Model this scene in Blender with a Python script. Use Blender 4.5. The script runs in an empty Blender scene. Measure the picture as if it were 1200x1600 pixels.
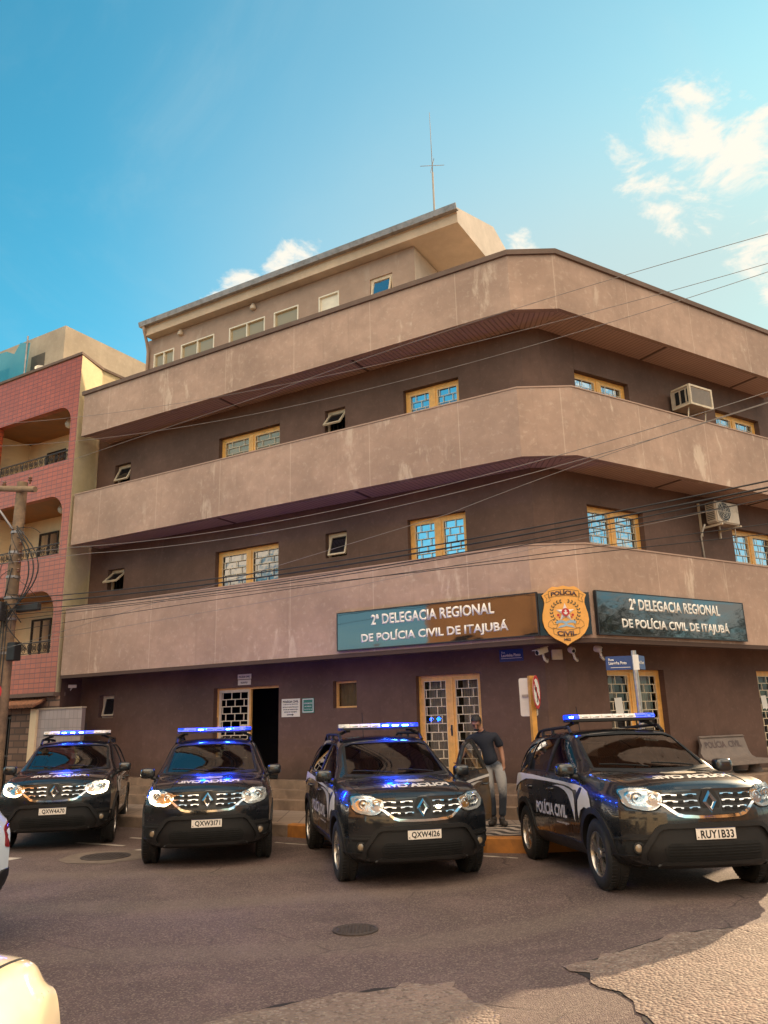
import bpy, bmesh, math, random
import numpy as np
from mathutils import Vector, Matrix
from mathutils.bvhtree import BVHTree
random.seed(7)
S = bpy.context.scene
COL = S.collection
R = math.radians

# ------------------------------------------------------------------ camera
cam = bpy.data.objects.new('camera', bpy.data.cameras.new('camera'))
COL.objects.link(cam); S.camera = cam
cam.data.sensor_fit = 'VERTICAL'; cam.data.sensor_height = 36.0
cam.data.lens = 1225.37 / 1600 * 36
cam.data.clip_start = 0.05; cam.data.clip_end = 3000
PITCH, ROLL, CAMH = 0.26131899, -0.0253223, 1.84
_f = Vector((0, math.cos(PITCH), math.sin(PITCH))); _u = Vector((0, -math.sin(PITCH), math.cos(PITCH))); _r = Vector((1, 0, 0))
_r2 = _r*math.cos(ROLL) + _u*math.sin(ROLL); _u2 = -_r*math.sin(ROLL) + _u*math.cos(ROLL)
cam.matrix_world = Matrix(((_r2.x, _u2.x, -_f.x, 0), (_r2.y, _u2.y, -_f.y, 0), (_r2.z, _u2.z, -_f.z, CAMH), (0, 0, 0, 1)))

# ------------------------------------------------------------------ sun and sky
SUN_AZ, SUN_EL = R(39.0), R(23.0)
sun_dir = Vector((math.sin(SUN_AZ)*math.cos(SUN_EL), math.cos(SUN_AZ)*math.cos(SUN_EL), math.sin(SUN_EL)))
sl = bpy.data.lights.new('sun', 'SUN'); sl.energy = 4.0; sl.angle = R(0.5); sl.color = (1.0, 0.74, 0.46)
so = bpy.data.objects.new('sun', sl); COL.objects.link(so)
so.rotation_euler = (-sun_dir).to_track_quat('-Z', 'Y').to_euler(); so.location = sun_dir*60
W = bpy.data.worlds.new('World'); S.world = W; W.use_nodes = True
wt = W.node_tree; wt.nodes.clear()
def N(t, typ, **kw):
    n = t.nodes.new(typ)
    for k, v in kw.items():
        if k == 'inp':
            for i, val in v.items(): n.inputs[i].default_value = val
        else: setattr(n, k, v)
    return n
def LK(t, a, b): t.links.new(a, b)
def MATH(t, op, a=None, b=None, c=None, clamp=False):
    n = N(t, 'ShaderNodeMath', operation=op); n.use_clamp = clamp
    for i, v in enumerate((a, b, c)):
        if v is None: continue
        if hasattr(v, 'is_output'): LK(t, v, n.inputs[i])
        else: n.inputs[i].default_value = v
    return n.outputs[0]
def VMATH(t, op, a=None, b=None, out=0):
    n = N(t, 'ShaderNodeVectorMath', operation=op)
    for i, v in enumerate((a, b)):
        if v is None: continue
        if hasattr(v, 'is_output'): LK(t, v, n.inputs[i])
        else: n.inputs[i].default_value = v
    return n.outputs[out]
def MIX(t, fac, a, b, blend='MIX'):
    n = N(t, 'ShaderNodeMix', data_type='RGBA', blend_type=blend); n.clamp_factor = True
    for sock, v in ((n.inputs[0], fac), (n.inputs[6], a), (n.inputs[7], b)):
        if hasattr(v, 'is_output'): LK(t, v, sock)
        elif isinstance(v, (int, float)): sock.default_value = v
        else: sock.default_value = (*v, 1) if len(v) == 3 else v
    return n.outputs[2]
def RAMP(t, v, a, b):
    n = N(t, 'ShaderNodeMapRange', interpolation_type='SMOOTHSTEP', inp={1: a, 2: b, 3: 0.0, 4: 1.0}); LK(t, v, n.inputs[0]); return n.outputs[0]
def NOISE(t, vec, scale, detail=4, rough=.55, dist=0.0):
    n = N(t, 'ShaderNodeTexNoise', inp={'Scale': scale, 'Detail': detail, 'Roughness': rough, 'Distortion': dist})
    if vec is not None: LK(t, vec, n.inputs['Vector'])
    return n.outputs['Fac']

SKY_STRENGTH = 0.109
FILL_V = 17.0
S.view_settings.view_transform = 'Standard'; S.view_settings.look = 'None'
S.view_settings.exposure = 1.20; S.view_settings.gamma = 1.0
sky = N(wt, 'ShaderNodeTexSky', sky_type='NISHITA'); sky.sun_disc = False
sky.sun_elevation = SUN_EL; sky.sun_rotation = SUN_AZ; sky.altitude = 850; sky.air_density = 1.0; sky.dust_density = 1.2; sky.ozone_density = 2.0
tc = N(wt, 'ShaderNodeTexCoord'); dirv = tc.outputs['Generated']
sx = N(wt, 'ShaderNodeSeparateXYZ'); LK(wt, dirv, sx.inputs[0])
tint = MIX(wt, RAMP(wt, sx.outputs[2], .05, .34), (.80, .98, .90), (0.33, 1.04, 0.92))
skyc = MIX(wt, 1.0, sky.outputs[0], tint, 'MULTIPLY')
# clouds: banks of cumulus at given headings, those out of view added for fill and reflections; the noise is laid out on the sky dome
zc = MATH(wt, 'MAXIMUM', sx.outputs[2], 0.02)
inv = MATH(wt, 'DIVIDE', 1.0, MATH(wt, 'ADD', zc, 0.25))
cmb = N(wt, 'ShaderNodeCombineXYZ'); LK(wt, MATH(wt, 'MULTIPLY', sx.outputs[0], inv), cmb.inputs[0]); LK(wt, MATH(wt, 'MULTIPLY', sx.outputs[1], inv), cmb.inputs[1]); LK(wt, sx.outputs[2], cmb.inputs[2])
n1 = NOISE(wt, cmb.outputs[0], 11.0, 10, .62, .35)
n2 = NOISE(wt, cmb.outputs[0], 3.1, 5, .5, .2)
def bank(az, el, r_in, r_out):
    d = (math.sin(R(az))*math.cos(R(el)), math.cos(R(az))*math.cos(R(el)), math.sin(R(el)))
    dp = VMATH(wt, 'DOT_PRODUCT', dirv, d, out=1)
    return RAMP(wt, dp, math.cos(R(r_out)), math.cos(R(r_in)))
def banks_of(lst):
    out = None
    for b_ in lst:
        v = bank(*b_); out = v if out is None else MATH(wt, 'MAXIMUM', out, v)
    return out
near = banks_of(((23.8, 37.3, 0.8, 6.0), (27.2, 35.6, 1.5, 7.6), (31.5, 32.5, 1.5, 8), (100, 13, 10, 26), (-11.3, 29.7, 0.2, 3.4), (-6.2, 32.0, .4, 3.9), (11.5, 32.6, .2, 2.4), (33, 27, 1, 6)))  # the wide bank at the right is out of view, added to pale window reflections
far = banks_of(((175, 46, 22, 58), (125, 50, 18, 48), (-165, 66, 15, 42), (-100, 12, 6, 16)))  # unseen bright banks behind and overhead, added as warm fill light
mixn = MATH(wt, 'ADD', MATH(wt, 'MULTIPLY', n1, 0.72), MATH(wt, 'MULTIPLY', n2, 0.28))
dens = MATH(wt, 'ADD', mixn, MATH(wt, 'MULTIPLY', MATH(wt, 'SUBTRACT', near, 1.0), 0.26))
cl = MATH(wt, 'MULTIPLY', RAMP(wt, dens, 0.435, 0.56), 0.93)
dens2 = MATH(wt, 'ADD', NOISE(wt, cmb.outputs[0], 2.4, 8, .6, .4), MATH(wt, 'MULTIPLY', MATH(wt, 'SUBTRACT', far, 1.0), 0.35))
cl2 = MATH(wt, 'MULTIPLY', RAMP(wt, dens2, 0.36, 0.55), 0.95)
wisp = MATH(wt, 'MULTIPLY', RAMP(wt, NOISE(wt, cmb.outputs[0], 2.1, 7, .62, 1.0), 0.48, 0.9), 0.22)
CLOUD_V = 4.3
veil = MATH(wt, 'MULTIPLY', RAMP(wt, VMATH(wt, 'DOT_PRODUCT', dirv, tuple(sun_dir), out=1), math.cos(R(58)), math.cos(R(14))), .9)   # thin bright haze round the sun
veil = MATH(wt, 'MULTIPLY', veil, MATH(wt, 'ADD', .42, MATH(wt, 'MULTIPLY', RAMP(wt, sx.outputs[2], .74, .48), .58)))
skyv = MIX(wt, veil, skyc, (2.5, 2.85, 2.75))
skyw = MIX(wt, wisp, skyv, (2.7, 3.15, 3.15))
skyf = MIX(wt, cl, skyw, (CLOUD_V*1.0, CLOUD_V*0.93, CLOUD_V*0.80))
skyf = MIX(wt, cl2, skyf, (FILL_V*1.0, FILL_V*0.80, FILL_V*0.58))
bg = N(wt, 'ShaderNodeBackground', inp={1: SKY_STRENGTH}); LK(wt, skyf, bg.inputs[0])
wo = N(wt, 'ShaderNodeOutputWorld'); LK(wt, bg.outputs[0], wo.inputs[0])

# ------------------------------------------------------------------ materials
MATS = {}
def newmat(name):
    m = bpy.data.materials.new(name); m.use_nodes = True; MATS[name] = m
    t = m.node_tree; b = t.nodes['Principled BSDF']; return m, t, b
def coord(t, kind):
    n = N(t, 'ShaderNodeTexCoord'); return n.outputs[kind]
def bump(t, b, h, strength=.3, dist=.01):
    n = N(t, 'ShaderNodeBump', inp={'Strength': strength, 'Distance': dist}); LK(t, h, n.inputs['Height']); LK(t, n.outputs[0], b.inputs['Normal'])
def pbr(name, col, rough=.6, metal=0.0, var=.15, scale=6.0, bmp=0.0, bscale=60.0, spec=.5, coat=0.0, dirt=None, emit=None, es=0.0, c='Object'):
    m, t, b = newmat(name)
    v = coord(t, c)
    n = NOISE(t, v, scale, 5, .6)
    lo = tuple(x*(1-var) for x in col); hi = tuple(min(1, x*(1+var)) for x in col)
    cc = MIX(t, RAMP(t, n, .3, .7), lo, hi)
    if dirt:
        cc = MIX(t, MATH(t, 'MULTIPLY', RAMP(t, NOISE(t, v, scale*.6, 7, .65, .4), .5, .72), dirt[1]), cc, dirt[0])
    LK(t, cc, b.inputs['Base Color'])
    rr = N(t, 'ShaderNodeMapRange', inp={1: .2, 2: .8, 3: max(0, rough*.82), 4: min(1, rough*1.18)}); LK(t, n, rr.inputs[0]); LK(t, rr.outputs[0], b.inputs['Roughness'])
    b.inputs['Metallic'].default_value = metal; b.inputs['Specular IOR Level'].default_value = spec
    b.inputs['Coat Weight'].default_value = coat; b.inputs['Coat Roughness'].default_value = .03
    if bmp: bump(t, b, NOISE(t, v, bscale, 3, .6), bmp, .004)
    if emit:
        b.inputs['Emission Color'].default_value = (*emit, 1); b.inputs['Emission Strength'].default_value = es
    return m
def plaster(name, col, stain, amt, seam=0.0, seamw=.010, seamp=2.03, c='UV', var=.14, lo=.56, hi=.72, streak=.25, rough=.85, base=0.0):
    """painted render: cloudy tone, pale weathered patches, vertical run marks, panel joints"""
    m, t, b = newmat(name); v = coord(t, c)
    mp = N(t, 'ShaderNodeMapping'); LK(t, v, mp.inputs[0])
    n1 = NOISE(t, v, .55, 6, .62); n2 = NOISE(t, v, 3.2, 6, .65, .3)
    cc = MIX(t, RAMP(t, n1, .28, .72), tuple(x*(1-var) for x in col), tuple(x*(1+var) for x in col))
    cc = MIX(t, MATH(t, 'MULTIPLY', RAMP(t, n2, .32, .72), .34), cc, tuple(x*.66 for x in col))
    cc = MIX(t, MATH(t, 'MULTIPLY', RAMP(t, NOISE(t, v, 8.5, 7, .72, .4), .515, .68), .25*min(1, amt*1.6)), cc, stain)
    mp2 = N(t, 'ShaderNodeMapping', inp={'Scale': (1.7, .50, 1)}); LK(t, v, mp2.inputs[0])
    st = NOISE(t, mp2.outputs[0], 1.05, 9, .68, .25)
    msk = MATH(t, 'MULTIPLY', RAMP(t, st, lo, hi), RAMP(t, NOISE(t, v, .33, 3, .5), .40, .62))
    cc = MIX(t, MATH(t, 'MULTIPLY', msk, amt), cc, stain)
    mp3 = N(t, 'ShaderNodeMapping', inp={'Scale': (9.0, .35, 1)}); LK(t, v, mp3.inputs[0])
    run = RAMP(t, NOISE(t, mp3.outputs[0], 1.0, 5, .6), .55, .8)
    cc = MIX(t, MATH(t, 'MULTIPLY', run, streak), cc, tuple(x*.66 for x in col))
    if base:      # splashed dirt along the foot of the wall
        sb = N(t, 'ShaderNodeSeparateXYZ'); LK(t, v, sb.inputs[0])
        dm = RAMP(t, MATH(t, 'ADD', sb.outputs[1], MATH(t, 'MULTIPLY', NOISE(t, v, 2.6, 6, .65), -.9)), .75, .15)
        cc = MIX(t, MATH(t, 'MULTIPLY', dm, base), cc, (.055, .036, .028))
    if seam:
        sp = N(t, 'ShaderNodeSeparateXYZ'); LK(t, v, sp.inputs[0])
        fr = MATH(t, 'ABSOLUTE', MATH(t, 'SUBTRACT', MATH(t, 'FRACT', MATH(t, 'DIVIDE', sp.outputs[0], seamp)), .5))
        ln = MATH(t, 'LESS_THAN', fr, seamw/seamp)
        cc = MIX(t, MATH(t, 'MULTIPLY', ln, seam), cc, stain)
    LK(t, cc, b.inputs['Base Color']); b.inputs['Roughness'].default_value = rough; b.inputs['Specular IOR Level'].default_value = .3
    bump(t, b, MATH(t, 'ADD', NOISE(t, v, 55, 4, .6), MATH(t, 'MULTIPLY', n2, 2.0)), .35, .006)
    return m
def gridmat(name, col, grout, sx_, sz_, off=0.0, gw=.012, var=.18, rough=.5, bmp=.4, c='UV', spec=.5):
    m, t, b = newmat(name); v = coord(t, c)
    br = N(t, 'ShaderNodeTexBrick', inp={'Scale': 1.0, 'Mortar Size': gw, 'Mortar Smooth': .1, 'Bias': 0.0, 'Brick Width': sx_, 'Row Height': sz_})
    br.offset = off; br.squash = 1.0; LK(t, v, br.inputs[0])
    br.inputs['Color1'].default_value = (*[x*(1-var) for x in col], 1); br.inputs['Color2'].default_value = (*[x*(1+var) for x in col], 1); br.inputs['Mortar'].default_value = (*grout, 1)
    n = RAMP(t, NOISE(t, v, .9, 7, .65), .35, .75)
    cc = MIX(t, MATH(t, 'MULTIPLY', n, .35), br.outputs[0], tuple(x*.6 for x in col))
    LK(t, cc, b.inputs['Base Color']); b.inputs['Roughness'].default_value = rough; b.inputs['Specular IOR Level'].default_value = spec
    inv_ = MATH(t, 'SUBTRACT', 1.0, br.outputs['Fac'])
    bump(t, b, MATH(t, 'ADD', inv_, MATH(t, 'MULTIPLY', NOISE(t, v, 25, 4), .4)), bmp, .008)
    return m
def glass_mirror(name, tint, refl, rough=.02):
    """window glass with a reflective film over a dark room"""
    m, t, b = newmat(name)
    b.inputs['Base Color'].default_value = (.012, .014, .016, 1); b.inputs['Roughness'].default_value = rough
    g = N(t, 'ShaderNodeBsdfGlossy', inp={'Color': (*tint, 1), 'Roughness': rough})
    nz = NOISE(t, coord(t, 'Object'), 1.3, 3)
    bp = N(t, 'ShaderNodeBump', inp={'Strength': .22, 'Distance': .06}); LK(t, nz, bp.inputs['Height']); LK(t, bp.outputs[0], g.inputs['Normal'])
    mx = N(t, 'ShaderNodeMixShader', inp={0: refl}); LK(t, b.outputs[0], mx.inputs[1]); LK(t, g.outputs[0], mx.inputs[2])
    LK(t, mx.outputs[0], t.nodes['Material Output'].inputs[0]); return m
def glass_clear(name, tint, refl=1.0, base=.05):
    m, t, b = newmat(name); t.nodes.remove(b)
    tr = N(t, 'ShaderNodeBsdfTransparent', inp={0: (*tint, 1)})
    g = N(t, 'ShaderNodeBsdfGlossy', inp={'Color': (.95, .97, 1, 1), 'Roughness': .01})
    fr = N(t, 'ShaderNodeFresnel', inp={0: 1.52})
    fc = MATH(t, 'ADD', MATH(t, 'MULTIPLY', fr.outputs[0], refl), base, clamp=True)
    mx = N(t, 'ShaderNodeMixShader'); LK(t, fc, mx.inputs[0]); LK(t, tr.outputs[0], mx.inputs[1]); LK(t, g.outputs[0], mx.inputs[2])
    LK(t, mx.outputs[0], t.nodes['Material Output'].inputs[0]); return m
def emis(name, col, strength, base=(.5, .5, .5)):
    m, t, b = newmat(name); b.inputs['Base Color'].default_value = (*base, 1); b.inputs['Roughness'].default_value = .3
    b.inputs['Emission Color'].default_value = (*col, 1); b.inputs['Emission Strength'].default_value = strength
    return m

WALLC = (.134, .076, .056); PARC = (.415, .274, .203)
plaster('parapet_render', PARC, (.70, .55, .42), .60, seam=.30, lo=.555, hi=.64, var=.2, streak=.45)
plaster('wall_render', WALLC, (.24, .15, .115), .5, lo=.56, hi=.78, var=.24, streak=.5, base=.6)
plaster('attic_render', (.37, .255, .19), (.5, .42, .34), .4)
plaster('eave_render', (.54, .40, .28), (.75, .64, .5), .3, c='Object')
plaster('cream_render', (.70, .56, .33), (.8, .7, .5), .4, var=.1)
plaster('balcony_render', (.74, .55, .34), (.8, .66, .46), .2, var=.06, streak=.08)
plaster('concrete_render', (.42, .33, .24), (.6, .5, .38), .5, seam=.25, seamp=3.1)
plaster('gable_render', (.48, .40, .33), (.4, .34, .28), .35, c='Object')
plaster('cap_paint', (.16, .105, .08), (.3, .22, .17), .4, c='Object')
plaster('street_wall_paint', (.62, .30, .12), (.7, .5, .3), .4, c='Object')
plaster('street_wall_cream', (.66, .52, .34), (.7, .6, .45), .4, c='Object')
gridmat('pink_tile', (.39, .076, .030), (.17, .042, .028), .205, .125, off=0.0, gw=.011, var=.10, rough=.35)
gridmat('low_tile', (.34, .27, .25), (.2, .15, .14), .15, .21, gw=.006, var=.08, rough=.4)
gridmat('rough_brick', (.20, .115, .075), (.09, .06, .045), .42, .16, off=.5, gw=.02, var=.35, rough=.9, bmp=1.0)
# ribbed soffit lining
m, t, b = newmat('soffit_lining'); v = coord(t, 'UV'); sp = N(t, 'ShaderNodeSeparateXYZ'); LK(t, v, sp.inputs[0])
fr = MATH(t, 'FRACT', MATH(t, 'MULTIPLY', sp.outputs[0], 10.0)); gv = RAMP(t, MATH(t, 'ABSOLUTE', MATH(t, 'SUBTRACT', fr, .5)), .30, .46)
cc = MIX(t, gv, (.58, .38, .285), (.34, .215, .16)); cc = MIX(t, MATH(t, 'MULTIPLY', NOISE(t, v, 1.2, 5), .3), cc, (.36, .23, .17))
LK(t, cc, b.inputs['Base Color']); b.inputs['Roughness'].default_value = .55; bump(t, b, MATH(t, 'SUBTRACT', 1.0, gv), .5, .01)
pbr('frame_wood', (.80, .42, .11), .45, var=.12, scale=9, bmp=.05)
pbr('grille_paint', (.70, .56, .38), .5, var=.08)
pbr('sash_paint', (.62, .49, .34), .5, var=.1)
pbr('white_frame', (.72, .64, .50), .45, var=.06)
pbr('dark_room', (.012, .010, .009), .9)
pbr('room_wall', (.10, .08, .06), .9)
pbr('curtain_cloth', (.55, .48, .42), .9, var=.1, scale=3)
pbr('drape_cloth', (.38, .23, .09), .9, var=.2, scale=3)
pbr('wood_ceiling', (.26, .105, .030), .5, var=.2, scale=3)
pbr('wrought_iron', (.035, .022, .016), .5, metal=.4)
glass_mirror('film_glass', (.80, .86, .88), .62)
glass_mirror('dark_glass', (.8, .8, .8), .12)
glass_mirror('attic_glass', (.75, .66, .5), .12); MATS['attic_glass'].node_tree.nodes['Principled BSDF'].inputs['Base Color'].default_value = (.34, .25, .13, 1)
glass_clear('house_glass', (.62, .62, .60), .7, .01)
pbr('white_plastic', (.62, .54, .44), .4, var=.05)
pbr('grey_plastic', (.30, .24, .19), .5, var=.08)
pbr('beige_metal', (.56, .44, .32), .45, var=.1, dirt=((.2, .12, .07), .5))
pbr('black_plastic', (.018, .017, .017), .45, var=.1)
pbr('galvanised', (.42, .40, .38), .38, metal=.8, var=.15, scale=14)
pbr('gutter_metal', (.30, .27, .26), .5, metal=.5, var=.2, dirt=((.1, .07, .05), .5))
pbr('yellow_paint', (.62, .29, .055), .5, var=.15, dirt=((.25, .14, .06), .5))
pbr('sign_white', (.80, .74, .66), .4, var=.03)
pbr('sign_cream', (.74, .66, .50), .4, var=.03)
pbr('sign_red', (.50, .018, .02), .4, var=.06)
pbr('sign_blue', (.012, .042, .17), .35, var=.06)
pbr('sign_green', (.03, .17, .10), .4, var=.1)
pbr('ink_black', (.012, .010, .010), .5)
pbr('ink_brown', (.10, .055, .045), .5)
pbr('sign_black_gloss', (.008, .007, .007), .12, spec=.35)
m, t, b = newmat('sign_vinyl'); b.inputs['Base Color'].default_value = (.012, .013, .015, 1); b.inputs['Roughness'].default_value = .05
g = N(t, 'ShaderNodeBsdfGlossy', inp={'Color': (.85, .85, .82, 1), 'Roughness': .03}); v = coord(t, 'Object')
mpv = N(t, 'ShaderNodeMapping', inp={'Scale': (.8, .8, 2.0)}); LK(t, v, mpv.inputs[0])
bp = N(t, 'ShaderNodeBump', inp={'Strength': .13, 'Distance': .05}); LK(t, NOISE(t, mpv.outputs[0], 1.1, 2, .4), bp.inputs['Height']); LK(t, bp.outputs[0], g.inputs['Normal'])
fr = N(t, 'ShaderNodeFresnel', inp={0: 1.5}); mx = N(t, 'ShaderNodeMixShader'); LK(t, MATH(t, 'ADD', MATH(t, 'MULTIPLY', fr.outputs[0], 1.0), .055, clamp=True), mx.inputs[0]); LK(t, b.outputs[0], mx.inputs[1]); LK(t, g.outputs[0], mx.inputs[2]); LK(t, mx.outputs[0], t.nodes['Material Output'].inputs[0])
pbr('letter_white', (.82, .76, .68), .35, var=.02)
pbr('badge_gold', (.80, .37, .065), .4, var=.07, scale=4)
pbr('badge_line', (.30, .15, .03), .5)
pbr('badge_star', (.70, .62, .55), .4)
pbr('badge_leaf', (.06, .06, .03), .5)
pbr('badge_sky', (.28, .42, .52), .4)
pbr('stone_step', (.25, .165, .11), .85, var=.2, scale=5, bmp=.3, bscale=30, dirt=((.12, .075, .05), .6))
pbr('kerb_stone', (.27, .19, .14), .85, var=.2, scale=5, bmp=.3, bscale=25, dirt=((.10, .06, .045), .7))
pbr('kerb_paint', (.40, .155, .03), .75, var=.2, scale=6, bmp=.3, bscale=25, dirt=((.13, .065, .03), .85))
pbr('cast_iron', (.060, .045, .040), .7, metal=.1, var=.3, scale=30, bmp=.5, bscale=90)
pbr('pole_wood', (.24, .155, .09), .85, var=.3, scale=4, bmp=.4, bscale=18, dirt=((.08, .055, .04), .6))
pbr('cable_black', (.022, .019, .017), .6)
pbr('cable_pale', (.24, .20, .17), .6)
pbr('insulator', (.16, .075, .04), .25)
pbr('roof_tile', (.28, .12, .06), .8, var=.25, scale=12, bmp=.4)
m, t, b = newmat('net_screen'); b.inputs['Base Color'].default_value = (.03, .33, .48, 1); b.inputs['Roughness'].default_value = .5
tr = N(t, 'ShaderNodeBsdfTransparent', inp={0: (.45, .85, 1, 1)}); mx = N(t, 'ShaderNodeMixShader', inp={0: .55}); LK(t, tr.outputs[0], mx.inputs[1]); LK(t, b.outputs[0], mx.inputs[2]); LK(t, mx.outputs[0], t.nodes['Material Output'].inputs[0])
# asphalt and worn road patches
def asphalt(name, col, agg, crack=.5, chip=0.0, scale=100):
    m, t, b = newmat(name); v = coord(t, 'Object')
    big = NOISE(t, v, .22, 6, .6, .5); mid = NOISE(t, v, 1.3, 7, .68, .3); fine = NOISE(t, v, 90, 3, .6)
    cc = MIX(t, RAMP(t, big, .3, .7), tuple(x*.78 for x in col), tuple(x*1.28 for x in col))
    cc = MIX(t, MATH(t, 'MULTIPLY', RAMP(t, mid, .42, .70), .6), cc, tuple(x*1.7 for x in col))
    sp = N(t, 'ShaderNodeTexVoronoi', inp={'Scale': scale}); LK(t, v, sp.inputs['Vector'])
    rnd = N(t, 'ShaderNodeSeparateColor'); LK(t, sp.outputs['Color'], rnd.inputs[0])
    cc = MIX(t, MATH(t, 'MULTIPLY', RAMP(t, rnd.outputs[0], .62, .95), agg), cc, (.30, .235, .19))
    cc = MIX(t, MATH(t, 'MULTIPLY', RAMP(t, rnd.outputs[1], .7, 1.0), .5), cc, tuple(x*.35 for x in col))
    # tyre-polished arcs and dust
    arc = N(t, 'ShaderNodeTexWave', wave_type='RINGS', rings_direction='Z', inp={'Scale': .16, 'Distortion': 2.2, 'Detail': 4, 'Detail Scale': .7, 'Detail Roughness': .6})
    mpa = N(t, 'ShaderNodeMapping', inp={'Location': (3.0, -22.0, 0)}); LK(t, v, mpa.inputs[0]); LK(t, mpa.outputs[0], arc.inputs[0])
    cc = MIX(t, MATH(t, 'MULTIPLY', RAMP(t, arc.outputs['Fac'], .70, .98), .22), cc, (.20, .155, .125))
    vo = N(t, 'ShaderNodeTexVoronoi', feature='DISTANCE_TO_EDGE', inp={'Scale': .75, 'Randomness': 1.0})
    wob = N(t, 'ShaderNodeMix', data_type='VECTOR', inp={0: .14}); nn = N(t, 'ShaderNodeTexNoise', inp={'Scale': 2.5, 'Detail': 6}); LK(t, v, nn.inputs['Vector']); LK(t, v, wob.inputs[4]); LK(t, nn.outputs['Color'], wob.inputs[5]); LK(t, wob.outputs[1], vo.inputs['Vector'])
    ck = MATH(t, 'MULTIPLY', MATH(t, 'SUBTRACT', 1.0, RAMP(t, vo.outputs['Distance'], .002, .010)), RAMP(t, NOISE(t, v, .5, 3), .52, .66))
    cc = MIX(t, MATH(t, 'MULTIPLY', ck, crack), cc, (.012, .01, .009))
    oil = RAMP(t, NOISE(t, v, .8, 4, .5), .62, .74); cc = MIX(t, MATH(t, 'MULTIPLY', oil, .6), cc, tuple(x*.45 for x in col))
    LK(t, cc, b.inputs['Base Color']); b.inputs['Roughness'].default_value = .82; b.inputs['Specular IOR Level'].default_value = .35
    hh = MATH(t, 'ADD', MATH(t, 'MULTIPLY', sp.outputs['Distance'], -1.6 if chip else -.9), MATH(t, 'ADD', MATH(t, 'MULTIPLY', mid, 2.0), MATH(t, 'MULTIPLY', ck, -2.0)))
    bump(t, b, hh, .75 if chip else .5, .012)
    return m
asphalt('asphalt', (.104, .069, .063), .5, scale=85)
asphalt('worn_asphalt', (.185, .130, .105), .9, .25, 1.0, scale=42)
pbr('crack_dark', (.020, .014, .012), .9)
pbr('road_paint', (.50, .43, .36), .8, var=.15, dirt=((.10, .075, .06), .95), scale=5)
pbr('mortar', (.17, .125, .095), .9, var=.2, scale=8, bmp=.4, bscale=40)
# pavement of black and white waves
m, t, b = newmat('wave_pavement'); v = coord(t, 'Object')
rt = N(t, 'ShaderNodeMapping', inp={'Rotation': (0, 0, R(33))}); LK(t, v, rt.inputs[0]); sp = N(t, 'ShaderNodeSeparateXYZ'); LK(t, rt.outputs[0], sp.inputs[0])
sn = MATH(t, 'MULTIPLY', MATH(t, 'SINE', MATH(t, 'MULTIPLY', sp.outputs[0], 11.5)), .085)
wv = MATH(t, 'FRACT', MATH(t, 'MULTIPLY', MATH(t, 'ADD', sp.outputs[1], sn), 3.6))
msk = MATH(t, 'GREATER_THAN', wv, .5)
vo = N(t, 'ShaderNodeTexVoronoi', inp={'Scale': 24.0}); LK(t, v, vo.inputs['Vector']); rc = N(t, 'ShaderNodeSeparateColor'); LK(t, vo.outputs['Color'], rc.inputs[0])
cc = MIX(t, msk, (.030, .024, .022), (.40, .32, .26)); cc = MIX(t, MATH(t, 'MULTIPLY', rc.outputs[0], .4), cc, (.14, .11, .09))
LK(t, cc, b.inputs['Base Color']); b.inputs['Roughness'].default_value = .7; bump(t, b, MATH(t, 'MULTIPLY', vo.outputs['Distance'], -1.0), .5, .01)
gridmat('pavement_slab', (.27, .20, .155), (.12, .085, .065), .4, .4, gw=.01, var=.12, rough=.85, c='Object')
# cars
m = pbr('car_black', (.0055, .0065, .0085), .28, var=.2, spec=.5, coat=1.0, dirt=((.035, .028, .024), .25), scale=3)
pbr('car_white', (.66, .68, .70), .3, var=.03, coat=1.0)
pbr('car_cream', (.76, .63, .43), .3, var=.03, coat=1.0)
pbr('cladding', (.011, .010, .010), .55, var=.15, spec=.4, bmp=.1, bscale=300)
pbr('grille_black', (.008, .008, .008), .35)
pbr('gap_black', (.003, .003, .003), .8)
pbr('chrome', (.80, .80, .80), .10, metal=1.0, var=.03)
pbr('alloy', (.46, .43, .40), .28, metal=.9, var=.1)
pbr('alloy_dark', (.06, .055, .05), .4, metal=.6)
pbr('bench_concrete', (.20, .155, .13), .8, var=.12, scale=9, bmp=.3, bscale=40, dirt=((.12, .09, .075), .5))
pbr('rubber', (.013, .012, .0115), .75, var=.25, bmp=.3, bscale=120, dirt=((.05, .036, .028), .6))
pbr('vinyl_white', (.66, .60, .55), .35, var=.03)
pbr('vinyl_beige', (.42, .34, .25), .4, var=.2, scale=14)
pbr('reflector', (.72, .70, .66), .16, metal=1.0, var=.12, scale=30, bmp=.5, bscale=26)
pbr('amber_lens', (.45, .22, .06), .15, spec=.8, coat=1.0)
pbr('lamp_lens', (.26, .19, .12), .12, spec=.8, coat=1.0, bmp=.6, bscale=60)
pbr('tail_red', (.25, .01, .012), .15, coat=1.0)
pbr('plate_white', (.80, .73, .65), .4, var=.03)
pbr('plate_blue', (.010, .035, .18), .4, var=.03)
pbr('seat_cloth', (.030, .027, .027), .9, var=.2)
pbr('dash_plastic', (.014, .013, .013), .6)
glass_clear('car_glass', (.42, .45, .45), 1.5, .02)
glass_clear('lamp_cover', (.93, .95, .95), 1.2, .03)
pbr('bar_clear', (.62, .56, .52), .2, var=.12, scale=22, spec=.7, coat=1.0)
pbr('bar_blue', (.003, .02, .40), .15, var=.2, spec=.7, coat=1.0, emit=(.002, .035, .9), es=1.1)
emis('led_blue', (.0005, .016, 1.0), 2.6, (.004, .01, .08))
emis('led_core', (.05, .22, 1.0), 60.0)
emis('drl_lit', (1.0, .80, .50), 7.0, (.9, .9, .9))
pbr('drl_off', (.62, .60, .58), .25, spec=.7, coat=1.0)
emis('strobe', (1.0, .82, .45), 12.0)
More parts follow.
